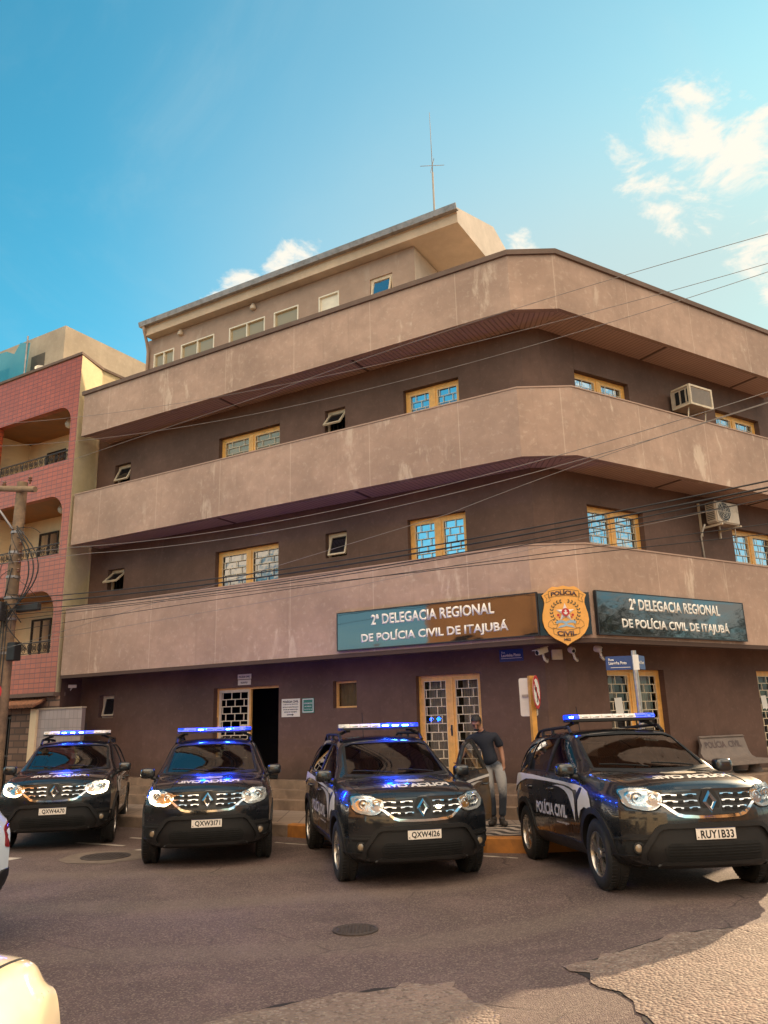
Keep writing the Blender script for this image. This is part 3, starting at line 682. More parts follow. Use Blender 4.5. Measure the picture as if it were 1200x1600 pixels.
# windows and doors
def bars(bm, F, u0, u1, z0, z1, d, rows, cols, w=.020, t=.012, ph=0):
    rh = (z1-z0)/rows
    for r in range(rows+1): fbox(bm, F, u0, u1, d, d+t, z0+r*rh-w*.42, z0+r*rh+w*.42)
    cw = (u1-u0)/cols
    for r in range(rows):
        sh = .30 if (r+ph) % 2 else .68
        for k in range(cols+1):
            u = u0 + (k-1+sh+.15)*cw
            if u0+.02 < u < u1-.02: fbox(bm, F, u-w/2, u+w/2, d+.001, d+t-.001, z0+r*rh+w/2, z0+(r+1)*rh-w/2)
    fbox(bm, F, u0-w/2, u0+w/2, d, d+t, z0+w/2, z1-w/2); fbox(bm, F, u1-w/2, u1+w/2, d, d+t, z0+w/2, z1-w/2)
def window(F, u0, u1, z0, z1, kind, parent, ang=28, glass=None, rec=.13):
    g = .06 if kind in ('big', 'doors') else .045
    d0, d1 = -rec-.06, -rec
    bm = new()
    fbox(bm, F, u0, u1, d0, d1, z1-g, z1); fbox(bm, F, u0, u1, d0, d1, z0, z0+g*.8)
    fbox(bm, F, u0, u0+g, d0+.001, d1-.001, z0+g*.8, z1-g); fbox(bm, F, u1-g, u1, d0+.001, d1-.001, z0+g*.8, z1-g)
    if kind in ('big', 'doors'):
        um = (u0+u1)/2; fbox(bm, F, um-.055, um+.055, d0+.002, d1+.012, z0+g*.8, z1-g)
        fbox(bm, F, um-.005, um+.005, d1+.012, d1+.016, z0+g*.8, z1-g)
        for a, b2 in ((u0+g, um-.055), (um+.055, u1-g)):
            s = .045
            fbox(bm, F, a, a+s, d0+.004, d1-.006, z0+g*.8, z1-g); fbox(bm, F, b2-s, b2, d0+.004, d1-.006, z0+g*.8, z1-g)
            fbox(bm, F, a+s, b2-s, d0+.005, d1-.007, z1-g-s, z1-g); fbox(bm, F, a+s, b2-s, d0+.005, d1-.007, z0+g*.8, z0+g*.8+s)
    name = 'double_door' if kind == 'doors' else 'window'
    fr = part(name, bm, 'frame_wood' if kind in ('big', 'doors', 'fixed') else 'sash_paint', parent)
    if kind in ('big', 'doors'):
        um = (u0+u1)/2; bm = new(); bg = new()
        for q, (a, b2) in enumerate(((u0+g+.05, um-.105), (um+.105, u1-g-.05))):
            zz0, zz1 = z0+g*.8+.05, z1-g-.05
            bm.faces.new([bm.verts.new(F(u, d0+.012, z)) for u, z in ((a-.02, zz0-.02), (b2+.02, zz0-.02), (b2+.02, zz1+.02), (a-.02, zz1+.02))])
            bars(bg, F, a, b2, zz0, zz1, d0+.035, max(5, round((zz1-zz0)/.155)), 2 if kind == 'big' else 2, .013 if kind == 'big' else .018, .012, q)
        part('pane', bm, glass or 'film_glass', fr); part('grille', bg, 'grille_paint', fr)
        if kind == 'doors':
            bc = new()     # hanging curtains behind the panes
            for a, b2 in ((u0+.1, u0+.52), (u1-.52, u1-.1)):
                n = 40; vs = []
                for k in range(n+1):
                    u = a+(b2-a)*k/n; dd = -.34 + .035*math.sin(k*1.25) + .012*math.sin(k*2.9)
                    vs.append((bc.verts.new(F(u, dd, z0+.05)), bc.verts.new(F(u, dd, z1-.12))))
                for k in range(n): bc.faces.new((vs[k][0], vs[k+1][0], vs[k+1][1], vs[k][1])).smooth = True
            part('curtain', bc, 'curtain_cloth', fr)
            bh = new(); fbox(bh, F, um-.018, um+.012, d1+.012, d1+.03, 1.55, 1.75); fbox(bh, F, um-.012, um+.008, d1+.03, d1+.055, 1.66, 1.69)
            part('handle', bh, 'black_plastic', fr)
    elif kind == 'awning':
        bm = new(); bp = new(); w = .04
        hinge = z1-g; zb = z0+g*.8; uu0, uu1 = u0+g+.003, u1-g-.003
        if uu1-uu0 > .5: pass
        def tilt(bmx):
            a = R(ang)
            for v in bmx.verts:
                q = v.co; loc_d = (q-F.o).dot(F.n) - (d1-.02); zz = q.z - hinge; uu = (q-F.o).dot(F.u)
                dd = loc_d*math.cos(a) - zz*math.sin(a); z2 = zz*math.cos(a) + loc_d*math.sin(a)
                v.co = F(uu, d1-.02+dd, hinge+z2)
        fbox(bm, F, uu0, uu1, d1-.045, d1-.005, hinge-w, hinge-.002); fbox(bm, F, uu0, uu1, d1-.045, d1-.005, zb, zb+w)
        fbox(bm, F, uu0, uu0+w, d1-.044, d1-.006, zb+w, hinge-w); fbox(bm, F, uu1-w, uu1, d1-.044, d1-.006, zb+w, hinge-w)
        bp.faces.new([bp.verts.new(F(u, d1-.03, z)) for u, z in ((uu0+w-.005, zb+w-.005), (uu1-w+.005, zb+w-.005), (uu1-w+.005, hinge-w+.005), (uu0+w-.005, hinge-w+.005))])
        tilt(bm); tilt(bp)
        part('sash', bm, 'sash_paint', fr); part('pane', bp, glass or 'dark_glass', fr)
        bg = new()
        for k in range(4):
            u = uu0 + (uu1-uu0)*(k+.5)/4; fbox(bg, F, u-.008, u+.008, d0-.03, d0-.014, zb, hinge)
        part('grille', bg, 'wrought_iron', fr)
    elif kind == 'fixed':
        bp = new(); bp.faces.new([bp.verts.new(F(u, d0+.02, z)) for u, z in ((u0+.03, z0+.03), (u1-.03, z0+.03), (u1-.03, z1-.03), (u0+.03, z1-.03))])
        part('pane', bp, 'house_glass', fr)
        bc = new(); vs = []
        for k in range(25):
            u = u0+.03+(u1-u0-.06)*k/24; dd = -.25+.015*math.sin(k*1.4); vs.append((bc.verts.new(F(u, dd, z0)), bc.verts.new(F(u, dd, z1))))
        for k in range(24): bc.faces.new((vs[k][0], vs[k+1][0], vs[k+1][1], vs[k][1])).smooth = True
        part('curtain', bc, 'drape_cloth', fr)
    return fr
angs = [26, 30, 12, 38, 24, 10]; ai = 0
for F, OP in ((FL, OPL), (FRR, OPR)):
    for (u0, u1, z0, z1, kind) in OP:
        if kind == 'entrance': continue
        gl = None
        if kind == 'doors': gl = 'house_glass'
        if kind == 'big' and F is FL and u0 > 6: gl = 'attic_glass' if z1 > 7 else 'dark_glass'
        a = 0
        if kind == 'awning': a = {8.83: {4: 40, 11: 26}, 5.91: {4: 16, 11: 48}}.get(round(z1, 2), {}).get(int(u0), 10)
        window(F, u0, u1, z0, z1, kind, station, ang=a, glass=gl)
# entrance: one grilled leaf closed, the rest open on the dark hall
u0, u1, z0, z1 = 6.09, 7.98, .71, 2.68
bm = new(); g = .05
fbox(bm, FL, u0, u1, -.19, -.13, z1-g, z1); fbox(bm, FL, u0, u0+g, -.189, -.131, z0, z1-g); fbox(bm, FL, u1-g, u1, -.189, -.131, z0, z1-g); fbox(bm, FL, 6.98, 7.03, -.188, -.132, z0, z1-g)
ent = part('entrance_door', bm, 'frame_wood')
bm = new(); a, b2 = 7.03, 7.93
for uu in ((a, a+.05), (b2-.05, b2)): fbox(bm, FL, *uu, -.18, -.14, z0, z1-g)
fbox(bm, FL, a+.05, b2-.05, -.179, -.141, z1-g-.05, z1-g); fbox(bm, FL, a+.05, b2-.05, -.179, -.141, z0, z0+.12)
bars(bm, FL, a+.05, b2-.05, z0+.12, z1-g-.05, -.165, 11, 3, .022, .014)
fbox(bm, FL, a+.06, a+.22, -.155, -.12, 1.72, 1.86); part('door_leaf', bm, 'grille_paint', ent)
bm = new(); Fo = Fr(FL(u0+.05, -.16, 0), FL.n*-1 + A_*.15, A_)      # other leaf swung into the hall
bars(bm, Fo, .03, .85, z0+.1, z1-g-.05, 0, 11, 2, .026, .016); part('door_leaf', bm, 'grille_paint', ent)

# attic storey
FA = Fr(FL(0, -.7, 0), A_, NA)
WZ = 12.40
ATW = [(10.52, 11.32, 'a', 2), (9.0, 10.25, 'a', 2), (7.22, 8.46, 'a', 2), (6.12, 6.92, 'a', 1), (4.86, 5.48, 'b', 1), (3.32, 3.95, 'c', 1)]
bm = new(); holes = [rect(a, c, 12.30-(.95 if k != 'c' else .75), 12.33) for a, c, k, n_ in ATW]
wall_panel(bm, FA, rect(2.70, 11.60, 9.9, 12.83), holes, 0, .14); uvset(bm, FA)
part('attic_wall', bm, 'attic_render')
bm = new(); e1, e2 = FA(2.70, 0, 0), FA(2.70, -5, 0)
bm.faces.new([bm.verts.new((p.x, p.y, z)) for p, z in ((e1, 9.9), (e2, 9.9), (e2, 12.78), (e1, 12.78))])
e3, e4 = FA(11.6, 0, 0), FA(11.6, -5, 0)
bm.faces.new([bm.verts.new((p.x, p.y, z)) for p, z in ((e3, 9.9), (e4, 9.9), (e4, 12.78), (e3, 12.78))])
bm.faces.new([bm.verts.new((p.x, p.y, z)) for p, z in ((e2, 9.9), (e4, 9.9), (e4, 13.3), (e2, 13.3))])
uvset(bm); part('attic_wall', bm, 'gable_render')
for a, c, k, n_ in ATW:
    z1 = 12.33; z0 = 12.30-(.95 if k != 'c' else .75)
    if k == 'c':
        window(FA, a, c, z0, z1, 'awning', station, ang=14, glass='film_glass', rec=.04); continue
    bm = new(); w = .035
    fbox(bm, FA, a, c, -.07, .012, z1-w, z1); fbox(bm, FA, a, c, -.07, .012, z0, z0+w)
    for q in range(n_+1):
        u = a + (c-a-w)*q/n_; fbox(bm, FA, u, u+w, -.069, .011, z0+w, z1-w)
    fr_ = part('window', bm, 'white_frame')
    bp = new(); bp.faces.new([bp.verts.new(FA(u, -.05, z)) for u, z in ((a, z0), (c, z0), (c, z1), (a, z1))]); part('pane', bp, 'attic_glass' if k == 'a' else 'white_frame', fr_)
# roof slab of the attic: deep fascia along the front, gable face at the right end
E0, E1 = 11.45, 1.42
prof = [(.27, 12.84), (.27, 13.08), (.29, 13.08), (.29, 13.22), (-2.0, 14.05), (-5.5, 13.2), (-5.5, 12.8)]
bm = new(); fs = []
ra = [bm.verts.new(FA(E0, d, z)) for d, z in prof]; rb = [bm.verts.new(FA(E1, d, z)) for d, z in prof]
n_ = len(prof)
for k in range(n_):
    f = bm.faces.new((ra[k], ra[(k+1) % n_], rb[(k+1) % n_], rb[k])); f.material_index = 1 if k == n_-1 else 0
f1 = bm.faces.new(ra); f2 = bm.faces.new(rb[::-1]); f1.material_index = 1; f2.material_index = 1
bmesh.ops.recalc_face_normals(bm, faces=bm.faces[:]); part('attic_roof', bm, ['eave_render', 'gable_render'])
bm = new(); 
rr = [(.295, 13.10), (.41, 13.10), (.45, 13.23), (.42, 13.23), (.39, 13.13), (.295, 13.13)]
ga = [bm.verts.new(FA(E0+.12, d, z)) for d, z in rr]; gb = [bm.verts.new(FA(E1-.05, d, z)) for d, z in rr]
for k in range(len(rr)): bm.faces.new((ga[k], ga[(k+1) % len(rr)], gb[(k+1) % len(rr)], gb[k]))
bm.faces.new(ga); bm.faces.new(gb[::-1]); bmesh.ops.recalc_face_normals(bm, faces=bm.faces[:])
for k in range(9):
    u = E1 + .5 + k*1.12; fbox(bm, FA, u, u+.03, .293, .44, 13.09, 13.098)
part('gutter', bm, 'gutter_metal')
bm = new(); tube(bm, [FA(11.42, .36, 13.10), FA(11.42, .34, 12.98), FA(11.52, .12, 12.70), FA(11.52, .06, 12.45), FA(11.52, .06, 10.2)], .045); part('downpipe', bm, 'attic_render')
for u in (10.25, 7.60):
    bm = new(); lathe(bm, [(.0, .0), (.05, .0), (.05, .04), (.03, .06), (.03, .10)], 14, Matrix.Translation(FA(u, .05, 12.78)) @ Matrix.Rotation(math.pi, 4, 'X')); 
    lathe(bm, [(.03, .10), (.075, .115), (.09, .16), (.075, .21), (.03, .225), (.001, .23)], 14, Matrix.Translation(FA(u, .05, 12.84)) @ Matrix.Rotation(math.pi, 4, 'X'))
    tag(mesh_obj('wall_lamp', bm, 'beige_metal', smooth=50), 'round globe lamp under the attic eave, ' + ('nearer the downpipe end' if u > 9 else 'nearer the middle of the attic'), 'lamp', 'globe lamps under the attic eave')

# ------------------------------------------------------------------ signs on the station
def sign_board(F, u0, u1, z0, z1, d, rows, label, flip):
    c = F((u0+u1)/2, d, (z0+z1)/2)
    t = thing('sign_board', label, 'sign', c); bpy.context.view_layer.update()
    bm = new(); fbox(bm, F, u0, u1, d-.05, d, z0, z1); part('panel', bm, 'sign_vinyl', t)
    bm = new(); e = .02
    for a in ((u0-.0, u1+.0, z1, z1+e), (u0, u1, z0-e, z0), (u0-e, u0, z0-e, z1+e), (u1, u1+e, z0-e, z1+e)): fbox(bm, F, a[0], a[1], d-.06, d+.004, a[2], a[3])
    part('border', bm, 'black_plastic', t)
    for (body, cu_, cz, w, h) in rows:
        bm = text_bm(body, w, h, .03, .004); place(bm, F, cu_, d+.002, cz, flip); part('lettering', bm, 'letter_white', t)
    return t
sign_board(FL, -.28, 3.84, 3.22, 3.93, 1.03, [('2ª DELEGACIA REGIONAL', 1.78, 3.745, 2.56, .205), ('DE POLÍCIA CIVIL DE ITAJUBÁ', 1.77, 3.405, 3.04, .245)], 'long black glossy lettered sign board along the left ledge, 2ª Delegacia Regional', True)
sign_board(FRR, -.14, 3.95, 3.22, 3.95, 1.03, [('2ª DELEGACIA REGIONAL', 1.93, 3.765, 2.55, .205), ('DE POLÍCIA CIVIL DE ITAJUBÁ', 1.93, 3.415, 3.0, .245)], 'long black glossy lettered sign board along the right ledge, facing the side street', False)
t = thing('sign_board', 'plain black panel on the cut corner behind the gold badge', 'sign', FC(.19, .97, 3.55)); bpy.context.view_layer.update()
bm = new(); fbox(bm, FC, -.26, .66, .95, .99, 3.2, 3.93); part('panel', bm, 'sign_black_gloss', t)
# gold badge
FB = Fr(FC(.215, 1.03, 3.55), (1, .001, 0), (0, -1, 0))
bt = thing('police_badge', 'gold shield badge lettered Polícia Civil MG on the building corner', 'badge', FB.o); bpy.context.view_layer.update()
def shield(s=1.0):
    half = [(0, .50), (.10, .475), (.19, .485), (.245, .455), (.30, .40), (.385, .335), (.355, .27), (.345, .20), (.365, .10), (.392, 0.0), (.398, -.10), (.372, -.22), (.31, -.325), (.21, -.41), (.10, -.465), (.03, -.505), (0, -.53)]
    P = [(x*s, y*s) for x, y in half] + [(-x*s, y*s) for x, y in half[-2:0:-1]]; return P
def bpart(name, bm, mt, smooth=None):
    place(bm, FB, 0, 0, 0); bmesh.ops.recalc_face_normals(bm, faces=bm.faces[:]); return part(name, bm, mt, bt, smooth)
bm = flat(shield()); thick(bm, .05); bpart('plate', bm, 'badge_gold')
def outline(P, w, z):
    bm = new(); n = len(P); c = [Vector((p[0], p[1])) for p in P]
    for i in range(n):
        a, b = c[i], c[(i+1) % n]; d = (b-a).normalized(); m_ = Vector((-d.y, d.x))*w/2
        poly(bm, [a-m_, b-m_, b+m_, a+m_], z)
    return bm
bm = outline([(-.26, .40), (-.13, .425), (0, .435), (.13, .425), (.26, .40), (.27, .29), (.14, .315), (0, .325), (-.14, .315), (-.27, .29)], .012, .003); bpart('ribbon', bm, 'badge_line'); bm = new()
join(bm, outline([(-.26, .36), (-.34, .33), (-.30, .28), (-.32, .20), (-.24, .24), (-.25, .29)], .009, .003)); join(bm, outline([(.26, .36), (.34, .33), (.30, .28), (.32, .20), (.24, .24), (.25, .29)], .009, .003))
bpart('ribbon_end', bm, 'badge_line'); bm = new()
join(bm, outline([(-.23, -.225), (-.12, -.26), (0, -.27), (.12, -.26), (.23, -.225), (.22, -.33), (.11, -.375), (0, -.385), (-.11, -.375), (-.22, -.33)], .012, .003)); bpart('ribbon', bm, 'badge_line'); bm = new()
for s in (-1, 1): join(bm, outline([(s*.23, -.25), (s*.31, -.20), (s*.30, -.14), (s*.25, -.09), (s*.21, -.17), (s*.14, -.17), (s*.17, -.23)], .009, .003))
bpart('ribbon_end', bm, 'badge_line')
for body, w, h, y, sag in (('POLÍCIA', .45, .095, .372, .028), ('CIVIL', .33, .085, -.315, -.03), ('MG', .11, .045, -.43, 0)):
    bm = text_bm(body, w, h, .04, .006)
    for v in bm.verts: v.co.y += y + sag*(1-(v.co.x/.22)**2) - sag*.5; v.co.z += .003
    bpart('lettering', bm, 'ink_brown')
bm = new()
for k in range(5):          # faceted star
    a0 = math.pi/2 + k*2*math.pi/5
    for s in (-1, 1):
        p = [(0, .03), (.165*math.cos(a0), .03+.165*math.sin(a0)), (.066*math.cos(a0+s*math.pi/5), .03+.066*math.sin(a0+s*math.pi/5))]
        f = bm.faces.new([bm.verts.new((p[0][0], p[0][1], .030)), bm.verts.new((p[1][0], p[1][1], .004)), bm.verts.new((p[2][0], p[2][1], .006))])
bpart('star', bm, 'badge_star')
bm = new(); lathe(bm, [(.068, .024), (.068, .036), (.052, .036)], 24, Matrix.Translation((0, .035, 0))); disc(bm, .062, .033, 24, 0, 0, .035); bpart('medallion', bm, 'sign_red')
bm = new(); disc(bm, .018, .040, 12, 0, 0, .058); poly(bm, [(-.02, -.005), (.02, -.005), (.013, .045), (-.013, .045)], .040); poly(bm, [(-.04, .03), (-.02, .0), (-.016, .03)], .040); poly(bm, [(.04, .03), (.02, .0), (.016, .03)], .040); bpart('figure', bm, 'badge_star')
bm = new()
for s in (-1, 1):
    for k in range(9):
        a = R(-60 + k*17); cx, cy = s*(.045+.19*math.cos(a)), .035+.19*math.sin(a)
        for o_ in (-1, 1):
            aa = a + R(90) + o_*R(38); dx, dy = .055*math.cos(aa)*s, .055*math.sin(aa); nx, ny = -dy*.22, dx*.22
            poly(bm, [(cx, cy), (cx+dx*.5+nx, cy+dy*.5+ny), (cx+dx, cy+dy), (cx+dx*.5-nx, cy+dy*.5-ny)], .004+.001*k)
bpart('wreath', bm, 'badge_leaf')
bm = new()
for s in (-1, 1): disc(bm, .022, .006, 10, 0, s*.125, -.01); disc(bm, .016, .007, 8, 0, s*.105, -.05)
bpart('berries', bm, 'sign_red')
bm = new()
for s in (-1, 1):
    poly(bm, [(0, -.125), (s*.06, -.10), (s*.12, -.10), (s*.17, -.12), (s*.165, -.165), (s*.12, -.145), (s*.06, -.145), (0, -.17)], .006)
    poly(bm, [(0, -.165), (s*.05, -.18), (s*.10, -.19), (s*.15, -.235), (s*.10, -.225), (s*.05, -.215), (0, -.20)], .008)
bpart('scroll', bm, 'badge_sky')
# small plates
def plate(F, u0, u1, z0, z1, mt, label, rows, ink, d=.012, flip=True, name='wall_sign', rim=None, pl='panel'):
    c = F((u0+u1)/2, d, (z0+z1)/2); t = thing(name, label, 'sign', c); bpy.context.view_layer.update()
    bm = new(); fbox(bm, F, u0, u1, .001, d, z0, z1); part(pl, bm, mt, t)
    if rim:
        bm = new(); e = .015
        for a in ((u0+e, u1-e, z1-2*e, z1-e), (u0+e, u1-e, z0+e, z0+2*e), (u0+e, u0+2*e, z0+2*e, z1-2*e), (u1-2*e, u1-e, z0+2*e, z1-2*e)): fbox(bm, F, *a[:2], d, d+.002, *a[2:])
        part('border', bm, rim, t)
    for (body, x, y, w, h, bold) in rows:
        bm = text_bm(body, w, h, bold, .002); place(bm, F, x, d+.001, y, flip); part('lettering', bm, ink, t)
    return t
plate(FL, 6.87, 7.26, 2.85, 2.96, 'sign_cream', 'upper of two small cream plates above the entrance door', [('POLÍCIA CIVIL', 7.065, 2.905, .32, .048, .02)], 'ink_black')
plate(FL, 6.88, 7.25, 2.72, 2.835, 'sign_cream', 'lower of two small cream plates above the entrance door', [('PLANTÃO', 7.065, 2.775, .2, .05, .02)], 'ink_black')
plate(FL, 5.51, 6.0, 1.99, 2.37, 'sign_cream', 'white plate with department list and arrow right of the entrance', [('POLÍCIA CIVIL', 5.755, 2.315, .42, .055, .03), ('1ª DELEGACIA REGIONAL', 5.755, 2.255, .40, .022, .0), ('SETOR DE IDENTIFICAÇÃO', 5.755, 2.195, .42, .03, .02), ('SETOR DE HABILITAÇÃO', 5.755, 2.145, .40, .03, .02), ('SETOR DE TRÂNSITO', 5.755, 2.095, .34, .03, .02)], 'ink_black')
bm = new(); poly(bm, [(-.10, -.008), (.04, -.008), (.04, -.024), (.09, 0), (.04, .024), (.04, .008), (-.10, .008)], .002); place(bm, FL, 5.755, .0125, 2.035, True)
o_ = part('arrow', bm, 'ink_black', [o for o in COL.objects if o.get('label', '').startswith('white plate with dep')][0])
plate(FL, 5.14, 5.45, 2.06, 2.37, 'sign_green', 'small green notice plate beside the department list', [('ATENDIMENTO', 5.295, 2.26, .22, .03, .01), ('AO PÚBLICO', 5.295, 2.20, .18, .03, .01), ('DAS 8 ÀS 18', 5.295, 2.14, .2, .024, .0)], 'sign_white', rim='sign_white')
t = plate(FL, .40, .87, 2.87, 3.09, 'sign_blue', 'worn dark blue street name plate on the wall left of the corner cameras', [('Rua', .79, 3.04, .07, .035, .01), ('Laurinha Pinto', .64, 2.985, .38, .055, .02)], 'sign_white', name='street_plate')
bm = new(); fbox(bm, FL, .43, .84, .012, .0135, 2.925, 2.932); part('rule', bm, 'sign_white', t)
# cameras and small box under the corner
def camera_box(P, aim, label, bullet=True):
    t = thing('security_camera', label, 'camera', P, 'cameras under the corner ledge'); bpy.context.view_layer.update()
    q = Vector(aim).to_track_quat('X', 'Z').to_matrix().to_4x4(); M_ = Matrix.Translation(P) @ q
    bm = new(); 
    if bullet:
        box(bm, (0, 0, 0), (.26, .10, .09), bev=.015); box(bm, (.02, 0, .052), (.32, .125, .012), bev=.004)
        bm.transform(M_); part('housing', bm, 'white_plastic', t)
        bm = new(); lathe(bm, [(.001, .133), (.035, .133), (.04, .128)], 16, axis='X'); bm.transform(M_); part('lens', bm, 'gap_black', t)
    else:
        lathe(bm, [(.001, .07), (.04, .065), (.06, .03), (.06, -.05), (.045, -.08), (.001, -.085)], 18, axis='X'); bm.transform(M_); part('housing', bm, 'white_plastic', t, 50)
        bm = new(); lathe(bm, [(.001, .074), (.03, .070)], 16, axis='X'); bm.transform(M_); part('lens', bm, 'gap_black', t)
    bm = new(); W0 = P + Vector((.02, 0, -.05)); tube(bm, [W0, W0+Vector((.03, .02, -.10)), W0+Vector((.09, .12, -.13)), W0+Vector((.13, .28, -.08)), W0+Vector((.13, .50, -.05))], .022, 8); part('bracket', bm, 'white_plastic', t)
camera_box(FC(-.13, .45, 2.98), (-.75, -.6, -.25), 'white bullet camera with curved bracket under the corner ledge')
camera_box(FC(.42, .40, 2.99), (.2, -.9, -.3), 'small round white camera right of the little junction box', False)
camera_box(FC(.90, .38, 3.0), (.8, -.5, -.2), 'grey camera furthest round the corner under the right sign', False)
t = thing('junction_box', 'small beige junction box between two cameras under the corner', 'box', FC(.2, .3, 2.98)); bpy.context.view_layer.update()
bm = new(); fbox(bm, FC, .13, .30, .002, .10, 2.86, 3.02); fbox(bm, FC, .12, .31, .10, .115, 2.85, 3.03); part('housing', bm, 'beige_metal', t)
t = thing('security_camera', 'white camera on the side wall at the far left end of the ground floor', 'camera', FL(12.3, .55, 2.9)); bpy.context.view_layer.update()
bm = new(); P = FL(12.28, .50, 2.90); box(bm, P, (.2, .09, .08), R(25), bev=.012); part('housing', bm, 'white_plastic', t)
bm = new(); tube(bm, [P+Vector((-.02, .02, -.04)), P+Vector((-.08, .06, -.10)), P+Vector((-.18, .10, -.06))], .02); part('bracket', bm, 'white_plastic', t)

# air conditioners on the side street front
def window_ac(F, u0, u1, d0, d1, z0, z1):
    t = thing('air_conditioner', 'boxy beige air conditioner through the wall of the third storey', 'air conditioner', F((u0+u1)/2, d0, z0)); bpy.context.view_layer.update()
    bm = new(); fbox(bm, F, u0+.02, u1-.02, d0, d1-.03, z0+.02, z1-.02); part('casing', bm, 'beige_metal', t)
    bm = new(); e = .045
    for a in ((u0, u1, z1-e, z1), (u0, u1, z0, z0+e), (u0, u0+e, z0+e, z1-e), (u1-e, u1, z0+e, z1-e)): fbox(bm, F, a[0], a[1], d1-.06, d1, a[2], a[3])
    for a in (u0-.006, u1-.034):
        fbox(bm, F, a, a+.04, d0+.04, d1-.061, z0, z0+.04); fbox(bm, F, a, a+.04, d0+.04, d1-.061, z1-.04, z1)
    part('frame', bm, 'sash_paint', t)
    bm = new()
    for k in range(14):
        z = z0+.07+(z1-z0-.14)*k/13; fbox(bm, F, u0+e, u1-e, d1-.03, d1-.012, z-.008, z+.008)
    part('front_grille', bm, 'grey_plastic', t)
    bm = new()
    for k in range(3): fbox(bm, F, u0+.008, u0+.019, d0+.12+k*.15, d0+.22+k*.15, z0+.09, z1-.09)
    part('side_louvre', bm, 'gap_black', t)
    bm = new()
    for u in (u0+.1, u1-.1): tube(bm, [F(u, d1-.15, z0), F(u, d1-.2, z0-.30), F(u, .01, z0-.42)], .016, 6)
    part('bracket', bm, 'sash_paint', t)
window_ac(FRR, 3.78, 4.56, .10, .62, 8.40, 8.88)
t = thing('air_conditioner', 'split air conditioner outdoor unit with round fan on a bracket of the second storey', 'air conditioner', FRR(4.55, .3, 5.75)); bpy.context.view_layer.update()
u0, u1, d0, d1, z0, z1 = 4.30, 5.10, .22, .50, 5.82, 6.30
bm = new(); fbox(bm, FRR, u0, u1, d0, d1, z0, z1); bmesh.ops.bevel(bm, geom=bm.edges[:], offset=.025, segments=2, affect='EDGES'); part('casing', bm, 'beige_metal', t, 40)
Ff = Fr(FRR(0, d1, 0), B_, NB); bm = new()
for r_ in (.05, .10, .15, .20): 
    n_ = 28
    tube(bm, [Ff(4.58+r_*math.cos(2*math.pi*k/n_), .012, 6.07+r_*math.sin(2*math.pi*k/n_)) for k in range(n_+1)], .005, 5, cap=False)
for k in range(6): tube(bm, [Ff(4.58, .013, 6.07), Ff(4.58+.22*math.cos(k*math.pi/3), .013, 6.07+.22*math.sin(k*math.pi/3))], .005, 5)
part('fan_guard', bm, 'white_plastic', t)
bm = new(); fd = new(); disc(fd, .215, .003, 28); place(fd, Ff, 4.58, 0, 6.07); part('fan_opening', fd, 'black_plastic', t)
for k in range(11): fbox(bm, FRR, u0-.006, u0-.001, d0+.05, d1-.05, z0+.07+k*.038, z0+.085+k*.038)
part('side_louvre', bm, 'black_plastic', t)
bm = new()
for u in (u0+.08, u1-.08): fbox(bm, FRR, u-.02, u+.02, .002, .04, 5.60, 6.35); fbox(bm, FRR, u-.02, u+.02, .04, .56, 5.755, 5.795)
part('bracket', bm, 'sash_paint', t)
bm = new(); tube(bm, [FRR(4.2, .25, 5.8), FRR(4.3, .05, 5.6), FRR(4.35, .03, 5.0)], .018); part('pipe', bm, 'white_plastic', t); bm = new(); tube(bm, [FRR(5.03, .4, 5.85), FRR(5.3, .2, 5.5), FRR(5.6, .05, 5.3)], .012); part('pipe', bm, 'white_plastic', t)

# papers on panes
for F, u, z, w, h, lb in ((FRR, 1.42, 2.02, .22, .30, 'torn white paper stuck behind the pane of the corner side door'), (FRR, 5.98, 2.05, .2, .28, 'white paper on the barred door at the picture edge behind the bench')):
    bm = new(); P = [(-w/2, h/2), (w/2-.02, h/2+.01), (w/2+.01, -h/2+.03), (w/4, -h/2-.02), (0, -h/2+.015), (-w/2+.02, -h/2)]
    bm = flat(P)
    r_ = bmesh.ops.extrude_face_region(bm, geom=bm.faces[:])
    for v in r_['geom']:
        if isinstance(v, bmesh.types.BMVert): v.co.z += .002
    place(bm, F, u, -.135, z); tag(mesh_obj('paper_notice', bm, 'sign_white'), lb, 'paper')

# antenna on the roof
t = thing('radio_antenna', 'tall thin radio mast with small crossed rods on the station roof', 'antenna', (1.55, 18.18, 13.6)); bpy.context.view_layer.update()
bm = new(); tube(bm, [(1.55, 18.18, 13.55), (1.55, 18.18, 16.2)], .025, 8); tube(bm, [(1.55, 18.18, 16.2), (1.54, 18.18, 18.15)], .012, 6, r_end=.006); part('mast', bm, 'grey_plastic', t)
bm = new()
for a in (0.1, 1.65): tube(bm, [(1.55-.33*math.cos(a), 18.18-.33*math.sin(a), 16.38), (1.55+.33*math.cos(a), 18.18+.33*math.sin(a), 16.45)], .008, 5)
part('rods', bm, 'grey_plastic', t)

